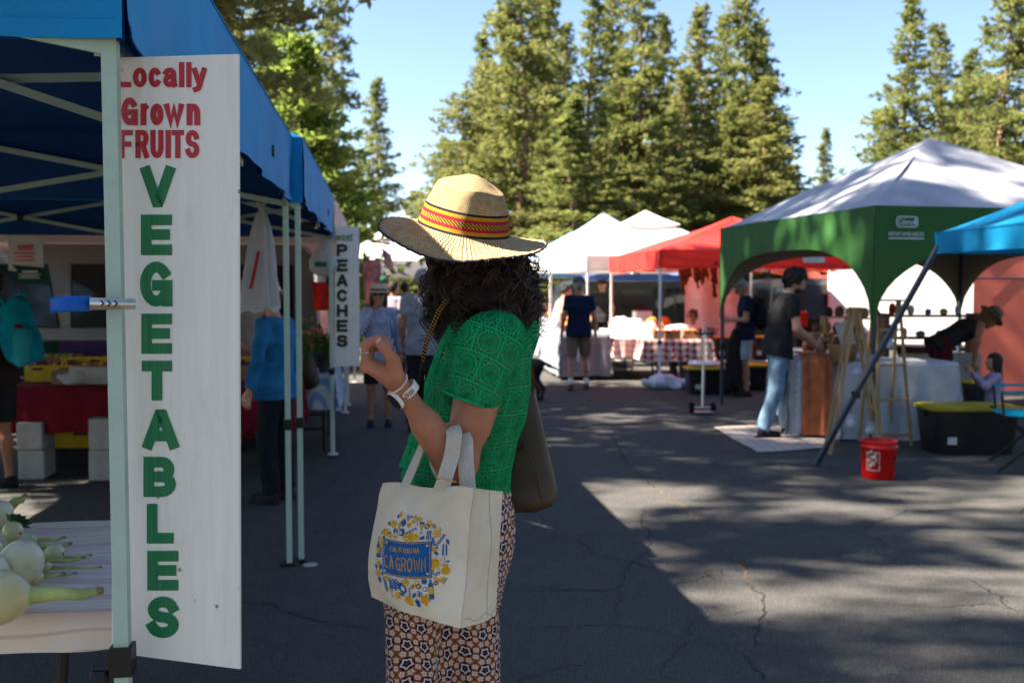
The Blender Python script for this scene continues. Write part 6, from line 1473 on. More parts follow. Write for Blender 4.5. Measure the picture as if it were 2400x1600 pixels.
lk = P(245, 1590, 1.985)
# ---- left stall: crimson table, goods, van
MAR = cloth('crimson_cloth', (.17, .008, .022), .25)
table('long table under the crimson cloth', -3.42, 8.62, 3.0, .76, .742, rad(4))
drape('deep crimson cloth on the long stall table', -3.42, 8.62, 3.04, .8, .75, rad(4), .38, MAR, .02, 5, None, 80)
YC = pm('yellow_card', (.55, .38, .02), .7, .2); WCARD = pm('white_card', (.42, .41, .38), .7, .15); BCARD = pm('brown_card', (.26, .15, .08), .8, .2); CHR = pm('cherry', (.2, .01, .02), .25, .4, 20); TOM = pm('tomato', (.5, .04, .01), .25, .3, 12); PCH = pm('peach', (.7, .25, .06), .6, .5, 14); LIM = pm('lime_veg', (.2, .28, .04), .4, .4, 12); PLU = pm('plum', (.06, .012, .04), .3, .3)
ry = 8.45
crate('yellow carton of dark cherries under the crimson table', XW(165, 8.9), 8.85, 0.17, .62, .36, .16, rad(4), YC, CHR, .018, 1); obox('carton', 'dark carton supporting the yellow cherry carton', 'box', XW(175, 8.9), 8.88, .0, (.5, .36, .165), rad(4), cloth('dark_tray', (.03, .03, .035)))
obox('carton', 'lower pale carton of the stack beside the bare leg', 'box', XW(72, 8.2), 8.25, 0, (.2, .3, .24), rad(8), WCARD); obox('carton', 'upper pale carton of the stack beside the bare leg', 'box', XW(71, 8.2), 8.25, .246, (.2, .3, .22), rad(5), WCARD)
obox('carton', 'lower pale carton half hidden by the mint post', 'box', XW(272, 8.3), 8.2, 0, (.3, .3, .25), 0, WCARD); obox('carton', 'upper pale carton half hidden by the mint post', 'box', XW(272, 8.3), 8.2, .256, (.3, .3, .25), .05, WCARD)
for i, (px, fm, bm, lab) in enumerate(((128, CHR, YC, 'yellow carton of cherries beside the backpack'), (190, PCH, YC, 'yellow carton of peaches in the middle of the crimson table'), (250, TOM, BCARD, 'brown carton of tomatoes next to the mint post'), (585, PLU, BCARD, 'brown carton of plums at the right end of the crimson table'))):
    crate(lab, XW(px, 8.75), 8.8, .758, .44, .34, .14, rad(4), bm, fm, .032, i)
obox('price_card', 'white hand lettered card leaning on the crates', 'sign', XW(200, 8.3), 8.33, .76, (.32, .012, .15), rad(2), WCARD)
obox('carton', 'small brown carton at front of the crimson table', 'box', XW(140, 8.3), 8.4, .758, (.2, .16, .12), rad(4), BCARD)
for i, (px, mt2, lab) in enumerate(((150, LIM, 'brown carton of green squash at the back of the crimson table'), (222, PLU, 'yellow carton of plums at the back of the crimson table'), (605, TOM, 'yellow carton of tomatoes behind the denim shirted shopper'))):
    crate(lab, XW(px, 9.15), 9.02, .758, .40, .3, .2, rad(4), (BCARD, YC, YC)[i], mt2, .034, 70 + i)
lump('paper_bag', 'crumpled white paper on the crimson table', 'bag', (XW(165, 8.3), 8.32, .756), (.10, .06, .06), WCARD, 3, None, .03)
for i, px in enumerate((95, 215)): obox('produce_tub', ('dark green tub behind the cherries', 'purple tub behind the tomatoes')[i], 'tub', XW(px, 9.3), 9.3, .758 + .0, (.5, .3, .32), rad(4), (cloth('dark_green_tub', (.01, .045, .03)), cloth('purple_tub', (.07, .03, .12)))[i])
VAN = M('van_paint', .2, .6); VAN.color(VAN.mix(VAN.noise(2, 3), (.10, .092, .09), (.14, .13, .125))); VAN = VAN.m; GLS = pm('dark_glass', (.01, .012, .014), .06, .1)
def vehicle(name, label, cat, x, y, rz, prof, wd, paint_, wins, wheels, extra=None):
    T = thing(name, label, cat, (x, y, 0), rz); n = len(prof); V = []
    for sy, sc2 in ((-1, 1.), (-.86, 1.), (.86, 1.), (1, 1.)):
        for (px, pz) in prof:
            tum = max(0, pz - 1.0) * .10; edge = .03 if abs(sy) == 1 else 0
            V.append((px * (1 - edge * .3), sy * (wd / 2 - tum), pz - (edge * .4 if pz > 1.2 else 0)))
    Fc = [(i * n + k, i * n + (k + 1) % n, i * n + n + (k + 1) % n, i * n + n + k) for i in range(3) for k in range(n)] + [tuple(range(n - 1, -1, -1)), tuple(3 * n + k for k in range(n))]
    MB().add(V, Fc).build('vehicle_body', paint_, T, False)
    for (x0, x1, z0, z1, sl) in wins:
        for sy in (-1, 1):
            yy = lambda zz: sy * (wd / 2 - max(0, zz - 1.) * .10 + .004)
            w_ = MB().add([(x0, yy(z0), z0), (x1, yy(z0), z0), (x1 - sl, yy(z1), z1), (x0 + abs(sl) * .3, yy(z1), z1)], [(0, 1, 2, 3)]).build('window', GLS, T, False)
            MB().tube([(x0, yy(z0) + sy * .004, z0), (x1, yy(z0) + sy * .004, z0), (x1 - sl, yy(z1) + sy * .004, z1), (x0 + abs(sl) * .3, yy(z1) + sy * .004, z1), (x0, yy(z0) + sy * .004, z0)], .012, 5, False).build('window_trim', BLK, w_, False)
    for wx in wheels:
        for sy in (-1, 1):
            w_ = MB().lathe([(.2, -.1), (.31, -.1), (.335, -.06), (.335, .06), (.31, .1), (.2, .1)], (wx, sy * (wd / 2 - .09), .335), 24, axis=(0, 1, 0)).build('wheel', cloth('tyre', (.015, .015, .016)), T, False)
            MB().lathe([(.0, -.095), (.19, -.09), (.2, -.05), (.2, .05), (.19, .09), (0, .095)], (wx, sy * (wd / 2 - .085), .335), 18, axis=(0, 1, 0)).build('rim', chr_, w_, False)
    for sy in (-1, 1):
        xs = [q[0] for q in prof]; MB().bbox((max(xs) - .03, sy * (wd / 2 - .22), .78), (.08, .25, .14), .02).build('headlight', pm('headlight', (.6, .62, .65), .1), T, False); MB().bbox((min(xs) + .02, sy * (wd / 2 - .12), 1.0), (.06, .14, .3), .02).build('tail_light', pm('tail_light', (.35, .01, .01), .2), T, False)
        MB().bbox((.9, sy * (wd / 2 + .012), .98), (.16, .03, .03), .006).build('door_handle', BLK, T, False)
    return T
vanp = [(-2.6, .35), (-2.62, 1.0), (-2.55, 1.95), (-2.4, 2.1), (1.1, 2.1), (1.45, 2.0), (2.05, 1.15), (2.65, .98), (2.72, .6), (2.65, .35)]
vehicle('cargo_van', 'grey van parked behind the crimson table', 'van', -5.0, 12.6, rad(186), vanp, 1.95, VAN, ((-2.3, -1.1, 1.12, 1.85, .0), (-.95, .25, 1.12, 1.85, .0), (.4, 1.55, 1.12, 1.85, .42)), (-1.6, 1.75))
suv = [(-2.3, .4), (-2.36, 1.0), (-2.2, 1.65), (-2.0, 1.78), (.6, 1.78), (.9, 1.7), (1.4, 1.15), (2.2, 1.02), (2.32, .7), (2.28, .4)]
DGP = pm('dark_green_paint', (.012, .02, .018), .25, .2); vehicle('parked_car', 'dark green wagon parked behind the white canopies', 'car', 3.4, 25.5, rad(8), suv, 1.85, DGP, ((-2.05, -.95, 1.1, 1.6, 0), (-.85, .1, 1.1, 1.6, 0), (.2, 1.1, 1.1, 1.6, .32)), (-1.4, 1.45))
vehicle('parked_car', 'dark car parked behind the red checked table', 'car', 6.2, 21.5, rad(95), suv, 1.85, pm('black_paint', (.012, .012, .014), .25, .2), ((-2.05, -.95, 1.1, 1.6, 0), (-.85, .1, 1.1, 1.6, 0), (.2, 1.1, 1.1, 1.6, .32)), (-1.4, 1.45))
# hanging price papers
for lab, px, py, w_, h_, mt2 in (('pink and white price sheet hung under the blue canopy', 60, 592, .26, .27, WCARD), ('dark green lettered sheet hung below the price sheet', 72, 640, .28, .13, cloth('green_sheet', (.012, .05, .04)))):
    p = P(px, py, 7.6); T = thing('price_sheet', lab, 'sign', tuple(p), rad(5))
    MB().grid(lambda u, v: ((u - .5) * w_, .01 * math.sin(3 * u + 2 * v), (v - .5) * h_ - .03 * u), 6, 6).build('sheet', mt2, T, False, True)
    q = [Vector(rz_((a * w_, -.016, b * h_ - .015), rad(5))) + p for a, b in ((-.3, -.05), (.25, -.05), (.25, .25), (-.3, .25))]
    for k, (x0, x1, zz, th) in enumerate(((-.2, .2, .2, .035), (-.3, .3, .04, .014), (-.25, .22, -.06, .014), (-.3, .26, -.16, .014))):   # lines too small to read
        MB().box((x0 * w_ / 2 + x1 * w_ / 2, -.016, zz * h_ - .015), ((x1 - x0) * w_, .002, th * h_ / .27)).build('print_line', cloth('pink_ink', (.5, .1, .12)) if mt2 is WCARD else WCARD, T, False)
# backpack
TEAL = cloth('teal_nylon', (.0, .22, .29), .25); d = gy(1150) - .04
bp = thing('backpack', 'teal backpack worn at the left edge', 'backpack', (XW(55, d), d - .02, 1.0), 0)
V, Fc = sdf([cap((0, 0, .10), (-.03, 0, .40), .135, .10, ((0, 1, 0), .85)), cap((.03, -.02, .08), (.02, -.02, .18), .13, .11, ((0, 1, 0), .85)), cap((-.06, 0, .2), (-.06, 0, .4), .11, .09)], .011, .05, wob=wobble(.008, 22, 4), cuts=[((0, 0, 0), (0, 0, -1))]); mobj('pack_body', V, Fc, TEAL, bp, False, True)
V, Fc = sdf([cap((.03, -.09, .05), (.04, -.085, .2), .08, .075, ((0, 1, 0), .6))], .011, .03, wob=wobble(.006, 25, 6)); mobj('front_pocket', V, Fc, cloth('teal_pocket', (.02, .26, .31), .2), bp, False, True)
MB().box((.03, -.128, .28), (.06, .004, .035)).build('patch', cloth('pack_patch', (.08, .01, .015)), bp, False); MB().tube([(-.04, 0, .5), (.0, -.02, .54), (.05, 0, .5)], .012, 6).build('grab_loop', TEAL, bp, False, True); MB().tube([(-.1, -.06, .46), (-.2, -.05, .5), (-.26, .0, .42), (-.25, .02, .2)], .022, 6).build('shoulder_strap', TEAL, bp, False, True)
MB().tube([(.10, -.10, .03), (.10, -.10, -.07)], .005, 5).build('zip_pull', TEAL, bp, False)
# hanging plastic bags
PLS = M('plastic_film', .25, .5); PLS.color(PLS.mix(PLS.noise(9, 3), (.62, .63, .66), (.72, .72, .74))); PLS.bump(PLS.noise(18, 5, .7), .9, .02); PLS.transl(.45); PLS = PLS.m
p = P(615, 590, 5.9)
def film(u, v):   # gathered, creased film: tied neck, ears above, flat sagging body below
    t = 2 * math.pi * u; z = .32 - .66 * v
    r = .012 + .03 * max(0, (z - .26) / .06) if z > .24 else .012 + .105 * ((.24 - z) / .58) ** .62
    f = 1 + (.22 * math.sin(5 * t + 2 * v) + .14 * math.sin(9 * t - 3 * v) + .08 * math.sin(17 * t + 5 * v)) * (1 - .45 * v)
    return (r * f * math.cos(t) - .03 * v, r * f * .55 * math.sin(t), z - .03 * math.cos(t + .6) * max(0, v - .8) * 5 * (.7 if v < 1 else 0) - (.02 * math.sin(3 * t) if v > .96 else 0))
V, Fc, U = gridmesh(film, 64, 40)
bgp = thing('plastic_bag', 'long white plastic bag with red print hung from the blue canopy', 'bag', tuple(p)); mobj('film', V, Fc, PLS, bgp, False, True); MB().tube([(0, 0, .27), (0, 0, .40)], .004, 5).build('hook', BLK, bgp, False)
MB().grid(lambda u, v: (-.01 + .022 * u - .05 * v, -.088 - .005 * math.sin(3 * u), .0 - .22 * v), 4, 8).build('red_print', cloth('red_print', (.45, .05, .06)), bgp, False, True)
p = P(757, 610, 9.3); V, Fc = sdf([ell((0, 0, -.03), (.125, .1, .12)), cap((0, 0, .06), (.03, 0, .22), .06, .012), cap((.03, 0, .22), (.05, 0, .3), .012, .02)], .012, .04, wob=wobble(.014, 26, 7))
bgp = thing('plastic_bag', 'round white plastic bag hung beside the peaches sign', 'bag', tuple(p)); mobj('film', V, Fc, PLS, bgp, False, True); MB().box((0, -.125, -.04), (.11, .012, .05)).build('green_print', cloth('green_print', (.04, .14, .08)), bgp, False)
# ---- second and third left stalls
GB = gingham('blue_gingham', (.06, .2, .48), .03)
table('table under the blue gingham cloth by the peaches sign', -2.15, 10.05, 1.5, .7, .735, rad(-82)); drape('blue gingham cloth on the table by the peaches sign', -2.15, 10.05, 1.54, .74, .742, rad(-82), .32, GB, .03, 8)
table('produce table in the shade behind the denim shirted shopper', -3.4, 11.4, 2.4, .8, .8, rad(6)); drape('brown cloth on the shaded produce table', -3.4, 11.4, 2.44, .84, .81, rad(6), .5, cloth('brown_cloth', (.1, .05, .035)), .02, 9)
FLW = [cloth('flower_yellow', (.7, .4, .03)), cloth('flower_red', (.5, .03, .03)), cloth('flower_orange', (.65, .16, .02))]
def bouquet(label, x, y, z, seed, n=26):
    T = thing('flower_bouquet', label, 'flowers', (x, y, z)); r = random.Random(seed); g = MB(); fl3 = [MB(), MB(), MB()]
    MB().lathe([(.06, 0), (.075, .16), (.07, .16), (.055, .01)], (0, 0, 0), 14).build('pail', cloth('dark_pail', (.05, .06, .06)), T, False)
    for i in range(n):
        a, q = r.uniform(0, 6.28), r.uniform(.02, .17); tip = Vector((math.cos(a) * q, math.sin(a) * q, r.uniform(.26, .42))); g.tube([(math.cos(a) * .03, math.sin(a) * .03, .1), tip * .6, tip], .004, 4, False)
        s_ = Vector((-math.sin(a), math.cos(a), 0)) * .02; g.add([tuple(tip * .7), tuple(tip * .8 + s_), tuple(tip * .95), tuple(tip * .8 - s_)], [(0, 1, 2, 3)])
        f = fl3[r.choice((0, 1, 2))]; k = r.uniform(.018, .034); V = [(tip.x, tip.y, tip.z + .008)] + [(tip.x + k * math.cos(t * .785) * (1 if t % 2 else .7), tip.y + k * math.sin(t * .785) * (1 if t % 2 else .7), tip.z + (.004 if t % 2 else 0)) for t in range(8)]; f.add(V, [(0, 1 + t, 1 + (t + 1) % 8) for t in range(8)])
    g.build('stems', cloth('stem_green', (.05, .12, .03)), T, False)['kind'] = 'stuff'
    for f, m in zip(fl3, FLW):
        if f.n: f.build('blossoms', m, T, False)['kind'] = 'stuff'
for i, (px, yy, zz, lab) in enumerate(((700, 10.9, .82, 'flower bucket with mixed blooms behind the pair of mint posts'), (735, 10.3, .75, 'flower bucket next to the round plastic bag'), (760, 9.75, .75, 'red and yellow flowers at the foot of the peaches sign'), (715, 9.5, .75, 'flower bucket at the near end of the gingham table'))): bouquet(lab, XW(px, yy), yy, zz, i + 3)
for i, (px, fm, lab) in enumerate(((600, TOM, 'brown crate of tomatoes on the shaded table'), (655, PCH, 'brown crate of peaches on the shaded table'), (710, LIM, 'brown crate of green squash on the shaded table'), (765, TOM, 'brown crate of tomatoes nearest the peaches sign'))): crate(lab, XW(px, 11.3), 11.3, .82, .42, .34, .15, rad(6), BCARD, fm, .035, 20 + i)
def garment(label, px, py, d, w_, h_, mat): 
    p = P(px, py, d); T = thing('hanging_cloth', label, 'cloth', tuple(p)); MB().grid(lambda u, v: ((u - .5) * w_ * (1 - .2 * v), .03 * math.sin(u * 9 + v), -h_ * (v - .5)), 14, 8).build('cloth_sheet', mat, T, False, True); MB().tube([(-w_ / 2, 0, h_ / 2), (w_ / 2, 0, h_ / 2)], .008, 5).build('hanging_rod', BLK, T, False)
garment('bright red cloth hanging behind the peaches sign', 752, 695, 11.8, .22, .33, cloth('bright_red', (.6, .03, .02))); garment('tan woven cloth hanging behind the pair of mint posts', 712, 620, 12.6, .5, .5, cloth('tan_woven', (.4, .26, .16), .5)); garment('brown patterned cloth hanging beside the tan one', 655, 640, 12.9, .4, .55, cloth('brown_woven', (.2, .1, .06), .6)); garment('orange cloth hanging at the back of the cream canopy', 806, 620, 15., .5, .6, cloth('orange_woven', (.5, .2, .06), .4)); garment('pink cloth hanging below the cream canopy edge', 872, 660, 16., .3, .7, cloth('pink_woven', (.6, .25, .25), .4))
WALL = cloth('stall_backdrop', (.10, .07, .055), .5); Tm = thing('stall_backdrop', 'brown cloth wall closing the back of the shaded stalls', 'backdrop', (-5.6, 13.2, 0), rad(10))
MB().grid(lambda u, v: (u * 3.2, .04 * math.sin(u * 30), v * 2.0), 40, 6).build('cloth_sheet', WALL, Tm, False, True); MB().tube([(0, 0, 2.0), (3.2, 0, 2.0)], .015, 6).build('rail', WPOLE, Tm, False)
# dark leather tote hanging by the gingham table
p = P(722, 860, 9.2); T = thing('leather_tote', 'dark brown tote hanging beside the gingham table', 'bag', tuple(p)); V, Fc = sdf([cap((0, 0, .08), (.02, 0, -.12), .05, .09, ((0, 1, 0), .5))], .011, .03, wob=wobble(.008, 20, 2)); mobj('bag_body', V, Fc, LEA, T, False, True); MB().tube([(-.04, 0, .1), (0, 0, .32), (.04, 0, .1)], .008, 6).build('strap', LEA, T, False)
# flag
mfl = M('flag_cloth', .8, .1); u, v = mfl.uv(); stp = (v * 6.5).fract().lt(.5); cF = mfl.mix(stp, (.65, .62, .6), (.45, .03, .04)); can = u.lt(.42) * v.gt(.46); stars = ((u * 70.).sin() * (v * 70.).sin()).gt(.45); mfl.color(mfl.mix(can, cF, mfl.mix(stars, (.02, .03, .14), (.65, .65, .65)))); mfl.transl(.3)
p = P(890, 600, 15.2); T = thing('flag', 'small striped flag with blue star field hanging past the cream canopy', 'flag', tuple(p)); V, Fc, U = gridmesh(lambda a, b: (.02 + .16 * a + .05 * (1 - b), .03 * math.sin(a * 9 + b * 3), .28 * (b - .5) - .12 * a), 14, 8); mobj('cloth_sheet', V, Fc, mfl.m, T, False, True, U); MB().tube([(0, 0, .22), (.04, 0, -.35)], .008, 6).build('staff', WPOLE, T, False)
# ---- dog
d = gy(938); T = thing('dog', 'black dog half hidden behind the shopper, tail held out', 'dog', (XW(1236, d), d, 0), rad(152)); DOGM = pm('black_fur', (.012, .011, .011), .5, .4, 60, .5, 150)
V, Fc = sdf([cap((.18, 0, .50), (-.16, 0, .50), .125, .095, ((0, 1, 0), .8)), cap((.2, 0, .48), (.05, 0, .45), .12, .1, ((0, 1, 0), .8)), cap((.24, 0, .56), (.38, 0, .70), .075, .065), ell((.44, 0, .73), (.09, .07, .07)), cap((.48, 0, .71), (.57, 0, .69), .042, .034), cap((.40, .06, .78), (.39, .085, .69), .02, .025), cap((.40, -.06, .78), (.39, -.085, .69), .02, .025)]
    + [q for s_ in (-1, 1) for q in (cap((.2, s_ * .07, .45), (.19, s_ * .075, .24), .055, .035), cap((.19, s_ * .075, .24), (.2, s_ * .075, .04), .03, .024), cap((.2, s_ * .075, .03), (.24, s_ * .075, .025), .028, .026), cap((-.15, s_ * .06, .48), (-.10, s_ * .075, .32), .08, .05), cap((-.10, s_ * .075, .32), (-.22, s_ * .075, .17), .04, .026), cap((-.22, s_ * .075, .17), (-.19, s_ * .075, .04), .024, .022), cap((-.19, s_ * .075, .03), (-.14, s_ * .075, .025), .027, .025))]
    + [cap((-.22, 0, .55), (-.34, .0, .50), .028, .022), cap((-.34, 0, .50), (-.50, 0, .44), .022, .010)], .012, .03); mobj('body', V, Fc, DOGM, T, False, True)
MB().tube([(.30 + .075 * math.cos(t) * .6, .08 * math.sin(t), .62 + .06 * math.cos(t) * -.8) for t in np.linspace(0, 6.283, 17)], .012, 5, False).build('collar', cloth('dog_collar', (.3, .05, .06)), T, False)
for s_ in (-1, 1): MB().lathe([(0, .004), (.009, 0)], (.50, s_ * .04, .755), 8, axis=(.8, s_ * .6, .3)).build('eye', GLS, T, False)
# ---- right stalls
RG = gingham('red_gingham', (.40, .012, .015), .115)
table('near table under the red checked cloth', XW(1580, 16.6), 16.55, 1.05, .75, .735, rad(0)); drape('red checked cloth on the near table', XW(1580, 16.6), 16.55, 1.1, .8, .745, 0, .36, RG, .03, 11)
table('sunlit table behind the two white poles', 2.15, 18.2, 1.0, 1.9, .735, rad(8)); drape('sun bleached white and red checked cloth between the white poles', 2.15, 18.2, 1.05, 2.0, .745, rad(8), .36, gingham('pale_gingham', (.5, .3, .28), .115), .03, 12)
for i, (px, yy, zz, r) in enumerate(((1485, 18., .76, (.22, .16, .16)), (1520, 17.6, .76, (.16, .14, .13)), (1590, 16.7, .76, (.20, .14, .12)), (1455, 18.6, .76, (.2, .15, .15)))): lump('produce_bag', ('clear white bag heaped on the sunlit table, by its middle', 'clear white bag heaped near the second white pole', 'clear white bag heaped on the red checked table', 'clear white bag heaped at the far end of the sunlit table')[i], 'bag', (XW(px, yy), yy, zz), r, PLS, i + 2, None, .04, 16)
for i, (px, yy) in enumerate(((1548, 16.45), (1575, 16.35), (1618, 16.45), (1645, 16.6))): crate(('brown punnet crate by the second white pole', 'brown punnet crate in the middle of the red checked table', 'brown punnet crate in front of the seated vendor', 'brown punnet crate at the right end of the red checked table')[i], XW(px, yy), yy, .76, .24, .2, .13, 0, BCARD, (PCH, TOM, PCH, CHR)[i], .03, 30 + i)
BIRD = cloth('cardboard_orange', (.42, .16, .03)); 
for i, px in enumerate((1527, 1556)): lump('pumpkin', ('orange squash left of the second white pole', 'orange squash right of the second white pole')[i], 'squash', (XW(px, 18.6), 18.5, .76), (.12, .12, .17), BIRD, i, None, .01)
obox('drinks_cooler', 'white cooler with red base standing behind the sunlit table', 'cooler', XW(1505, 20.5), 20.5, .76, (.34, .26, .36), .2, WHC, None, cloth('red_plastic', (.45, .02, .02))); table('far table holding the white cooler', XW(1490, 20.6), 20.6, 1.4, .7, .75, 0.1)
# grey clothed far tables and their goods
GC1 = cloth('grey_cloth', (.2, .21, .24))
for i, (px, yy, lab) in enumerate(((1312, 18.3, 'nearest'), (1290, 22., 'middle'), (1275, 26.5, 'farthest'))):
    table(lab + ' grey clothed table along the sunny aisle', XW(px, yy) + .25, yy, .8, 2.4, .8, rad(6)); drape(lab + ' grey cloth to the ground along the sunny aisle', XW(px, yy) + .25, yy, .84, 2.44, .81, rad(6), .74, GC1, .025, 40 + i)
    for j in range(3): crate(('orange', 'red', 'pale')[j] + ' fruit crate on the ' + lab + ' grey clothed table', XW(px, yy) + .2 + .05 * j, yy - .7 + j * .6, .82, .34, .3, .12, 0, (BCARD, WCARD, BCARD)[j], (PCH, TOM, LIM)[j], .04, 50 + i * 3 + j)
# sandbags at the white poles
for lab, x, y in (('bright white sandbag at the foot of the first white pole', rC[1].x, rC[1].y), ('pale blue white sandbag at the foot of the second white pole', rA.x, rA.y)): lump('sandbag', lab, 'sandbag', (x + .12, y - .1, .0), (.34, .2, .12), WHC if 'bright' in lab else cloth('blue_white_bag', (.5, .56, .66)), int(y), None, .045, 14)
# white sheet wall, dried strings, chair
SHT = cloth('lavender_sheet', (.55, .52, .60), .12); T = thing('sheet_wall', 'pale lavender sheet hung behind the seated vendor', 'backdrop', (XW(1605, 18.2), 18.2, 0), rad(-4)); MB().grid(lambda u, v: (u * .98, .05 * math.sin(u * 12 + v), .25 + v * 1.75), 24, 6).build('cloth_sheet', SHT, T, False, True); MB().tube([(0, 0, 2.0), (.98, 0, 2.0)], .015, 6).build('rail', WPOLE, T, False)
BRN = cloth('dried_brown', (.09, .04, .025), .5)
for i, px in enumerate((1598, 1612, 1632, 1650, 1672)):
    p = P(px, 632, 17.3); h_ = (.42, .22, .30, .25, .45)[i]; T = thing('hanging_hide', ('long', 'short', 'forked', 'curled', 'longest')[i] + ' brown hide strip hanging from the red canopy, number %s from the pole' % ('one', 'two', 'three', 'four', 'five')[i], 'hide', tuple(p)); V, Fc = sdf([cap((0, 0, 0), (.03 * (-1) ** i, 0, -h_), .06, .03, ((0, 1, 0), .4)), cap((.02, 0, 0), (.07, 0, -h_ * .6), .05, .02, ((0, 1, 0), .4))], .014, .03, wob=wobble(.015, 24, i)); mobj('hide_strip', V, Fc, BRN, T, False, True); MB().tube([(0, 0, 0), (0, 0, .1)], .004, 4).build('hanging_cord', BRN, T, False)
def camp_chair(label, x, y, rz, m, s=1., z=0.):
    T = thing('camp_chair', label, 'chair', (x, y, z), rz, None, s)
    MB().grid(lambda u, v: (-.2 + .45 * u, (v - .5) * .5, .42 - .04 * math.sin(math.pi * u) * math.sin(math.pi * v)), 8, 8).build('seat', m, T, False, True); MB().grid(lambda u, v: (-.22 - .12 * u, (v - .5) * .5 * (1 - .1 * u), .42 + .48 * u + .02 * math.sin(math.pi * v)), 8, 8).build('backrest', m, T, False, True)
    for sy in (-1, 1):
        MB().tube([(-.36, sy * .25, .9), (-.2, sy * .26, .42), (.26, sy * .27, .0)], .011, 6).build('leg', BLK, T, False); MB().tube([(.26, sy * .26, .44), (-.3, sy * .27, .0)], .011, 6).build('leg', BLK, T, False); MB().bar((-.28, sy * .29, .62), (.24, sy * .29, .6), .05, .015).build('armrest', m, T, False); MB().tube([(.24, sy * .28, .6), (.22, sy * .27, .4)], .01, 6).build('arm_post', BLK, T, False)
    return T
camp_chair('patterned camp chair under the seated vendor', XW(1632, 16.6), 16.95, rad(-140), cloth('chair_print', (.1, .1, .14), .6))
camp_chair('bright teal camp chair cut off by the right edge', XW(2425, 8.6), 8.6, rad(160), cloth('teal_chair', (.0, .24, .38), .2), 1.15)
# bins
bin_('long black bin with yellow lid beside the trolley', XW(1665, 14.9), 14.95, .72, .46, .40, rad(3)); bin_('black bin with yellow lid behind the man on his phone', XW(1780, 15.3), 15.5, .6, .44, .40, 0); bin_('raised dark bin with orange lid left of the man on his phone', XW(1708, 16.2), 16.3, .4, .34, .38, 0, pm('brown_bin', (.05, .035, .03), .4), pm('orange_lid', (.6, .28, .01), .4), .42); bin_('raised dark bin with orange lid right of the man on his phone', XW(1800, 16.2), 16.3, .5, .34, .38, 0, pm('maroon_bin', (.05, .015, .015), .4), pm('orange_lid', (.6, .28, .01), .4), .42)
table('low bench carrying the two orange lidded bins', XW(1755, 16.3), 16.35, 1.3, .5, .415, 0)
bin_('big black bin with mustard lid in front of the children', XW(2278, 9.5), 9.55, .86, .52, .45, rad(2), None, pm('mustard_lid', (.36, .28, .01), .4))
lump('linen_pile', 'white linen lying on the long black bin', 'linen', (XW(1655, 14.9), 14.95, .405), (.26, .16, .05), WHC, 3, None, .02)
# trolley
d = gy(968); T = thing('hand_trolley', 'silver folding hand trolley with two black wheels', 'trolley', (XW(1648, d), d, 0), 0)
for s_ in (-1, 1): w_ = MB().lathe([(.03, -.025), (.06, -.025), (.07, -.01), (.07, .01), (.06, .025), (.03, .025)], (s_ * .135, 0, .07), 20, axis=(1, 0, 0)).build('wheel', cloth('tyre', (.015, .015, .016)), T, False); MB().lathe([(0, -.02), (.03, -.02), (.03, .02), (0, .02)], (s_ * .135, 0, .07), 12, axis=(1, 0, 0)).build('hub', SIL, w_, False)
ALU = pm('aluminium', (.6, .6, .62), .3, .1, metal=1.)
MB().tube([(-.13, 0, .07), (.13, 0, .07)], .01, 6).build('axle', ALU, T, False); MB().tube([(0, -.02, .06), (.015, .02, .55)], .02, 8).build('mast', ALU, T, False); MB().tube([(.015, .02, .5), (.03, .05, 1.0)], .013, 8).build('upper_mast', ALU, T, False); MB().tube([(-.09, .05, 1.0), (.15, .05, 1.0)], .014, 8).build('handle', BLK, T, False); MB().bbox((0, -.12, .03), (.26, .2, .012), .004).build('toe_plate', ALU, T, False)
# folding easel
T = thing('easel', 'aluminium folding easel near the phone reading man', 'easel', (XW(1650, 15.6), 15.6, 0), 0)
for a, b in (((-.14, -.1, 0), (0, 0, 1.0)), ((.16, -.1, 0), (.02, 0, 1.0)), ((.0, .25, 0), (.01, .02, .98))): MB().tube([a, b], .014, 6).build('leg', ALU, T, False)
MB().box((0, -.06, .35), (.26, .03, .03)).build('ledge', ALU, T, False)
# jacket and rucksack of the man on his phone
d = gy(928); T = thing('jacket', 'black jacket hanging from the hand of the man on his phone', 'jacket', (XW(1715, d), d - .12, 0), 0); V, Fc = sdf([cap((.03, 0, .95), (-.03, 0, .2), .06, .13, ((0, 1, 0), .5)), cap((.05, 0, .8), (.05, 0, .35), .05, .09, ((0, 1, 0), .5))], .013, .04, wob=wobble(.018, 24, 5)); mobj('jacket_cloth', V, Fc, BLKC, T, False, True); MB().tube([(.03, 0, .93), (.05, 0, 1.08)], .012, 5).build('hanging_loop', BLKC, T, False)
T = thing('rucksack', 'black rucksack on the back of the man on his phone', 'backpack', (XW(1785, d), d, 0), 0); V, Fc = sdf([cap((.0, 0, 1.08), (-.02, 0, 1.38), .10, .085, ((0, 1, 0), 1.3))], .012, .03, wob=wobble(.01, 22, 5)); mobj('pack_body', V, Fc, BLKC, T, False, True); MB().tube([(-.02, -.1, 1.42), (-.12, -.11, 1.46), (-.2, -.11, 1.35), (-.12, -.13, 1.1)], .02, 6).build('shoulder_strap', BLKC, T, False)
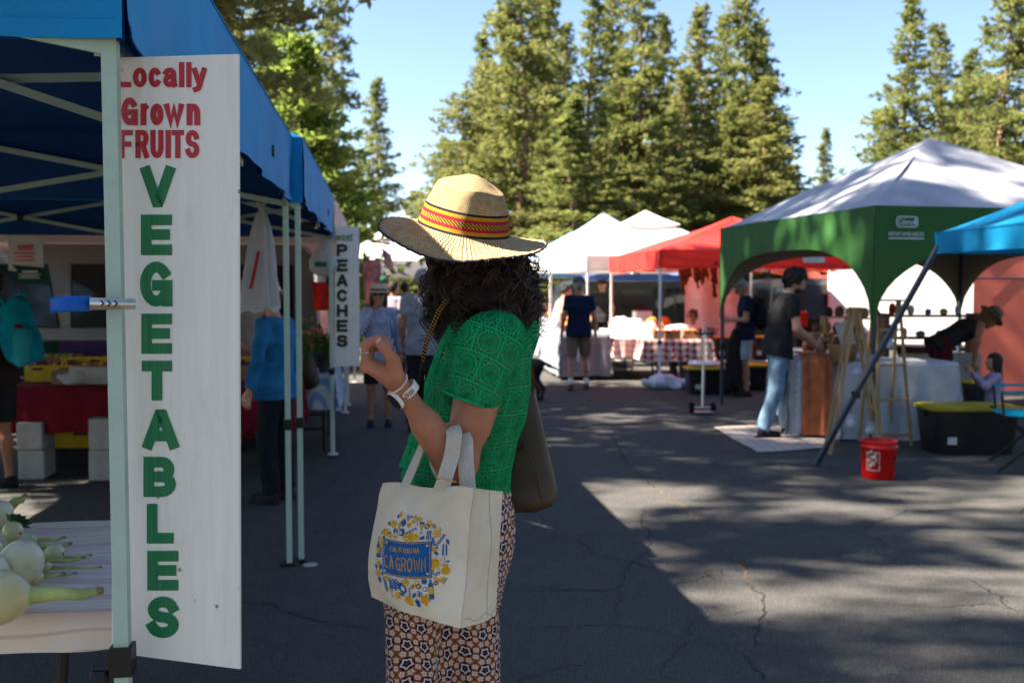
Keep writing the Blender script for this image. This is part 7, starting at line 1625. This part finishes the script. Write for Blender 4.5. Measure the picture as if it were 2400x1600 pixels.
# rug, craft tables, their cloths
mr = M('woven_rug', .95, .05); x, y, z = mr.xyz(); mr.color(mr.mix((x * 60.).sin().ramp(-.3, .6) * .4 + mr.noise(8, 3) * .4, (.42, .34, .3), (.56, .48, .44))); mr.bump((x * 220.).sin() + mr.noise(80, 2), .5, .006)
rg_ = [G(1672, 1003), G(1775, 1062), G(1945, 1050), G(1900, 985)]; V, Fc, U = gridmesh(lambda u, v: rg_[0].lerp(rg_[1], u).lerp(rg_[3].lerp(rg_[2], u), v) + Vector((0, 0, .012 + .004 * math.sin(9 * u + 5 * v))), 16, 12); ro_ = mobj('rug', V, Fc, mr.m, loc=tuple(rg_[0]), smooth=True); tag(ro_, 'pale woven rug under the man in black tee', 'rug')
table('craft table with terracotta runner', XW(1950, 11.0), 11.3, .9, 1.7, .84, rad(-8)); drape('grey linen on the craft table', XW(1950, 11.0), 11.3, .94, 1.74, .85, rad(-8), .8, cloth('grey_linen', (.46, .47, .50), .15), .03, 13, (.7, .8, .82, .5))
TER = cloth('terracotta_cloth', (.42, .13, .055), .3); rn = P(1918, 0, 10.5)
T = thing('table_runner', 'fringed terracotta runner hanging over the craft table front', 'runner', (XW(1915, 10.42), 10.36, 0), rad(-8)); MB().grid(lambda u, v: (-.16 + .30 * u, (-.02 - .014 * math.sin(u * 10 + 2.5 * v) - .006 * math.sin(u * 19 - v)) if v < .82 else (v - .82) * 4.5, .04 + .98 * v if v < .82 else .872), 26, 22).build('cloth_sheet', TER, T, False, True)
fg = MB(); [fg.tube([(-.17 - .012 * (i % 2), -.02, .1 + i * .026), (-.2 - .012 * (i % 3), -.03, .09 + i * .026)], .006, 4) for i in range(28)]; fg.build('fringe', WHC, T, False)['kind'] = 'stuff'
table('craft table beside the wooden ladders', XW(2080, 10.6), 10.55, 1.1, .7, .80, rad(-4)); drape('pale grey cloth reaching the ground beside the wooden ladders', XW(2080, 10.6), 10.55, 1.14, .74, .81, rad(-4), .78, cloth('pale_grey_cloth', (.44, .46, .50), .12), .035, 17, (.78, .78, .80, .5), 70, 16.)
# craft goods
BAGM = [cloth('brown_leather_goods', (.16, .08, .045), .4), cloth('tan_goods', (.34, .2, .1), .3), cloth('dark_goods', (.05, .03, .025), .4)]; WOOD = M('pine_wood', .6, .25); wn2 = WOOD.noise(9, 4, .6, stretch=(6, 6, .5)); WOOD.color(WOOD.mix(wn2.ramp(.3, .7), (.26, .16, .075), (.40, .27, .14))); WOOD = WOOD.m
names = 'first second third fourth fifth sixth seventh eighth'.split()
for i, (px, py, yy) in enumerate(((1895, 830, 11.2), (1925, 845, 10.9), (1960, 845, 10.8), (1930, 800, 11.6), (1965, 805, 11.5), (1990, 825, 11.2))):
    p = P(px, py, yy); z0 = .86; T = thing('leather_pouch', names[i] + ' leather pouch from the bearded man along the craft table', 'pouch', (p.x, yy, z0), .3 * i); V, Fc = sdf([cap((0, 0, .05), (.01, 0, .13), .075, .06, ((0, 1, 0), .5))], .012, .03, wob=wobble(.008, 25, i), cuts=[((0, 0, 0), (0, 0, -1))]); mobj('pouch_body', V, Fc, BAGM[i % 3], T, False, True); MB().bbox((.0, -.045, .1), (.12, .02, .06), .008).build('flap', BAGM[(i + 1) % 3], T, False)
for i, (px, yy, zz) in enumerate(((1960, 11.9, 1.02), (2010, 11.9, 1.02), (1990, 11.9, 1.22), (2050, 11.9, 1.2))):
    T = thing('goods_rack', names[i] + ' wooden riser of small goods behind the craft table', 'rack', (XW(px, yy), yy + .35, 0), 0); MB().box((0, 0, zz), (.42, .2, .02)).build('shelf', WOOD, T, False)
    for s_ in (-1, 1): MB().box((s_ * .2, 0, zz / 2), (.025, .18, zz - .022)).build('side_panel', WOOD, T, False)
    for j in range(3): lump('coin_purse', ('left', 'middle', 'right')[j] + ' purse standing on the ' + names[i] + ' wooden riser', 'purse', (XW(px, yy) - .13 + j * .13, yy + .35, zz + .01), (.055, .04, .07), BAGM[(i + j) % 3], i * 3 + j, None, .006, 20)
BSK = M('wicker', .7, .2); x, y, z = BSK.xyz(); wk = (z * 420.).sin() * ((x + y) * 260.).sin(); BSK.color(BSK.mix(wk.ramp(-.5, .6), (.22, .12, .05), (.5, .33, .16))); BSK.bump(wk, .8, .006)
T = thing('wicker_basket', 'wicker basket with a card standing on the craft table', 'basket', (XW(1985, 10.2), 10.3, .82), 0); MB().lathe([(.12, 0), (.155, .14), (.165, .16), (.15, .16), (.14, .14), (.11, .015)], (0, 0, 0), 24).build('basket_body', BSK.m, T, False, True); MB().tube([(.16 * math.cos(t), .16 * math.sin(t), .165) for t in np.linspace(0, 6.283, 25)], .009, 6, False).build('rim', BSK.m, T, False)
for i in range(4): lump('leather_roll', names[i] + ' leather roll standing in the wicker basket', 'leather', (XW(1985, 10.2) - .07 + .045 * i, 10.3 + .03 * (i % 2), .84), (.04, .04, .14), BAGM[i % 3], i + 60, None, .005, 20)
p = P(1985, 790, 10.2); T = thing('card_stand', 'grey white card leaning above the wicker basket', 'sign', (p.x, 10.22, .97), rad(12)); MB().box((0, .02, .13), (.17, .008, .26), ax=[Vector((.94, 0, .33)), Vector((0, 1, 0)), Vector((-.33, 0, .94))]).build('card', WCARD, T, False); MB().box((0, .045, .08), (.02, .03, .2)).build('prop', WOOD, T, False)
# wooden ladder displays
def ladder(label, x, y, rz, H, wd, spread):
    T = thing('wooden_ladder', label, 'ladder', (x, y, 0), rz)
    for sx in (-1, 1): MB().bar((sx * wd / 2, -spread, 0.01), (sx * wd * .38, 0, H), .034, .018, up=(1, 0, 0)).build('rail', WOOD, T, False); MB().bar((sx * wd / 2, spread, 0.01), (sx * wd * .38, .03, H), .034, .018, up=(1, 0, 0)).build('rail', WOOD, T, False)
    for i in range(4):
        t = (i + .35) / 4.2; MB().box((0, -spread * (1 - t), H * t), (wd * (1 - .24 * t), .06, .02)).build('rung', WOOD, T, False)
    MB().box((0, 0, H), (wd * .9, .1, .02)).build('top_shelf', WOOD, T, False); return T
ladder('leaning wooden ladder display nearest the camera', XW(2015, 9.3), 9.4, rad(80), 1.38, .36, .24); ladder('upright wooden ladder display behind the steel leg', XW(2075, 10.), 9.95, rad(10), 1.45, .34, .2)
for i, (px, py, yy) in enumerate(((2010, 865, 9.3), (2045, 845, 9.5), (1995, 985, 9.2), (2040, 1000, 9.4), (2085, 800, 9.9))):
    p = P(px, py, yy); T = thing('hanging_tag', names[i] + ' small blue white pouch hung on the wooden ladders', 'pouch', tuple(p)); V, Fc = sdf([cap((0, 0, .03), (0, 0, -.03), .03, .045, ((0, 1, 0), .5))], .01, .02); mobj('pouch_body', V, Fc, cloth('blue_white_pouch', (.4, .45, .55), .5), T, False, True); MB().tube([(0, 0, .05), (0, 0, .1)], .004, 4).build('hanging_loop', BLK, T, False)
# red bucket
d = gy(1122); T = thing('bucket', 'bright red plastic bucket at the foot of the slanted leg', 'bucket', (XW(2065, d), d, 0), 0); RB_ = pm('red_bucket', (.55, .008, .008), .35, .15, 12)
bk_ = MB().lathe([(.125, 0), (.13, .01), (.142, .25), (.152, .255), (.152, .27), (.144, .275), (.144, .30), (.150, .305), (.150, .315), (.138, .315), (.136, .25), (.122, .02), (0, .02)], (0, 0, 0), 36).build('pail', RB_, T, False, True); MB().tube([(.153 * math.cos(t), .153 * math.sin(t), .29 - .22 * math.sin(t * 1.0) * 0 - .16 * abs(math.sin(t))) for t in np.linspace(math.pi, 2 * math.pi, 15)], .0025, 5, False).build('bail_handle', BLK, T, False)
for s_ in (-1, 1): MB().lathe([(.012, 0), (.012, .012), (0, .013)], (s_ * .148, 0, .29), 10, axis=(s_, 0, 0)).build('handle_ear', BLK, T, False)
def onb(a, z, o=.0035): r_ = .13 + .012 * z / .25 + o; t = rad(-90) + a; return (r_ * math.cos(t), r_ * math.sin(t), z)
fr2 = MB()
for (a0, a1, z0, z1) in ((-1.05, -.28, .079, .083), (-1.05, -.28, .227, .231), (-1.05, -1.02, .083, .227), (-.31, -.28, .083, .227)): fr2.grid(lambda u, v: onb(a0 + (a1 - a0) * u, z0 + (z1 - z0) * v), 8, 2)
fr2.build('logo_frame', WPRINT, bk_, True) if False else mobj('logo_frame', np.concatenate(fr2.v), fr2.f, WPRINT, T)
for k, (txt, a0, z0, w_, h_) in enumerate((('THE', -.98, .185, .3, .03), ('HOME', -.95, .14, .5, .04), ('DEPOT', -.92, .092, .52, .04))):
    Vg, Fg, _ = glyphs(txt, .02); mobj('logo_lettering', [onb(a0 + w_ * q[0], z0 + h_ * q[1] + .05 * q[0]) for q in Vg], Fg, WPRINT, T)
MB().bbox((.09, -.108, .18), (.03, .02, .022), .004).build('dark_label', BLK, T, False)
# backdrops of the right row
CORAL = fabric('coral_sheet', (.60, .15, .11), .35, (.8, .2, .13)); T = thing('coral_wall', 'coral fabric wall behind the bending woman', 'backdrop', (XW(2282, 14.6), 14.6, 0), rad(-6)); MB().grid(lambda u, v: (u * 2.6, .03 * math.sin(u * 10 + 2 * v), .05 + v * 2.05), 30, 10).build('cloth_sheet', CORAL, T, False, True)
for zz in (1.72, 2.1): MB().tube([(0, -.03, zz), (2.6, -.03, zz)], .014, 6).build('rail', DSTEEL, T, False)
T = thing('coral_wall', 'salmon fabric wall behind the bearded man', 'backdrop', (XW(1868, 19.6), 19.6, 0), rad(2)); MB().grid(lambda u, v: (u * 1.3, .03 * math.sin(u * 10), 1.0 + v * .95), 20, 6).build('cloth_sheet', CORAL, T, False, True); MB().tube([(0, -.03, 1.97), (1.3, -.03, 1.97)], .014, 6).build('rail', WPOLE, T, False); MB().tube([(.85, -.04, 0), (.85, -.04, 2.0)], .018, 6).build('upright', WPOLE, T, False)
T = thing('white_trailer', 'sunlit white box trailer seen under the green valance', 'trailer', (7.8, 19.5, 0), rad(-20)); TW = pm('trailer_white', (.75, .75, .74), .5, .06); MB().bbox((0, 0, 1.45), (3.0, 2.0, 1.9), .05).build('trailer_box', TW, T, False); MB().box((0, 0, .46), (2.9, 1.7, .08)).build('chassis', BLK, T, False); MB().tube([(-1.45, 0, .46), (-2.2, 0, .44)], .04, 6).build('tow_bar', BLK, T, False)
for sy in (-1, 1):
    w_ = MB().lathe([(.18, -.09), (.3, -.09), (.32, -.05), (.32, .05), (.3, .09), (.18, .09)], (.1, sy * .85, .32), 20, axis=(0, 1, 0)).build('wheel', cloth('tyre', (.015, .015, .016)), T, False); MB().lathe([(0, -.07), (.18, -.08), (.18, .08), (0, .07)], (.1, sy * .85, .32), 14, axis=(0, 1, 0)).build('rim', chr_, w_, False)
MB().box((-1.508, 0, 1.4), (.012, 1.6, 1.6)).build('rear_door', TW, T, False)
T = thing('goods_shelf', 'dark shelving with pots under the coral wall', 'shelf', (XW(2190, 13.4), 13.6, 0), 0)
for zz in (.5, .9, 1.2): MB().box((0, 0, zz), (1.2, .35, .03)).build('shelf_board', pm('dark_board', (.07, .045, .04)), T, False)
for sx in (-1, 1): MB().box((sx * .6, 0, .62), (.03, .34, 1.24)).build('upright', pm('dark_board', (.07, .045, .04)), T, False)
cols = [(.5, .05, .03), (.6, .58, .55), (.12, .2, .34), (.5, .36, .22), (.45, .45, .42)]
for i in range(9): lump('jar', names[i % 8] + ' jar on the ' + ('upper' if i < 5 else 'middle') + ' board of the dark shelving', 'jar', (XW(2190, 13.4) - .5 + (i % 5) * .22 + .05 * math.sin(i * 7), 13.58, 1.216 if i < 5 else .916), (.05 + .02 * math.sin(i * 3), .05, .07 + .025 * math.cos(i * 5)), cloth('jar%d' % (i % 5), cols[i % 5]), i, None, .003, 10, .014)
obox('radiator_box', 'grey slatted crate standing behind the children', 'crate', XW(2292, 11.6), 11.95, .30, (.34, .2, .5), 0, cloth('grey_plastic', (.4, .4, .4))); obox('carton', 'low dark carton under the grey slatted crate', 'box', XW(2292, 11.6), 11.95, 0, (.5, .3, .298), 0, BCARD)
tr = obox('toy_tray', 'tray with yellow toys in front of the crouching girl', 'tray', XW(2275, 10.9), 10.95, .45, (.4, .3, .06), 0, cloth('dark_tray', (.03, .03, .035))); lump('toy_heap', 'yellow toys heaped in the tray', 'toys', (XW(2275, 10.9), 10.95, .512), (.12, .09, .03), pm('yellow_toy', (.6, .4, .03)), 3, None, .015, 40); obox('carton', 'dark carton under the toy tray', 'box', XW(2275, 10.9), 10.95, 0, (.4, .3, .448), 0, cloth('dark_tray', (.03, .03, .035)))
# stools under the sitting children and girl
for lab, px, yy, hh in (('low stool under the child nearer the craft table', 2186, 10.7, .27), ('low stool under the child beside the black bin', 2232, 10.5, .24), ('low stool under the crouching girl', 2335, 10.3, .23)):
    T = thing('stool', lab, 'stool', (XW(px, yy), yy, 0), 0); MB().lathe([(.13, hh - .03), (.14, hh - .015), (.13, hh), (0, hh)], (0, 0, 0), 16).build('seat', WOOD, T, False)
    for k in range(4): a = rad(45 + 90 * k); MB().tube([(.09 * math.cos(a), .09 * math.sin(a), hh - .03), (.12 * math.cos(a), .12 * math.sin(a), 0)], .012, 6).build('leg', WOOD, T, False)
# small spots: flattened cup lid on the asphalt, post foot hardware
o = MB().lathe([(.0, .004), (.03, .006), (.04, .004), (.042, .001)], tuple(G(727, 1323)), 18).build('cup_lid', pm('clear_plastic', (.4, .41, .42), .3), loc=tuple(G(727, 1323))); tag(o, 'flattened clear cup lid lying on the asphalt', 'litter')
p = P(255, 1585, 1.99); MB().lathe([(.012, 0), (.016, .005), (.016, .03), (.011, .034)], tuple(p), 14, axis=(-1, -.1, 0)).build('release_button', BLK, t1[0])
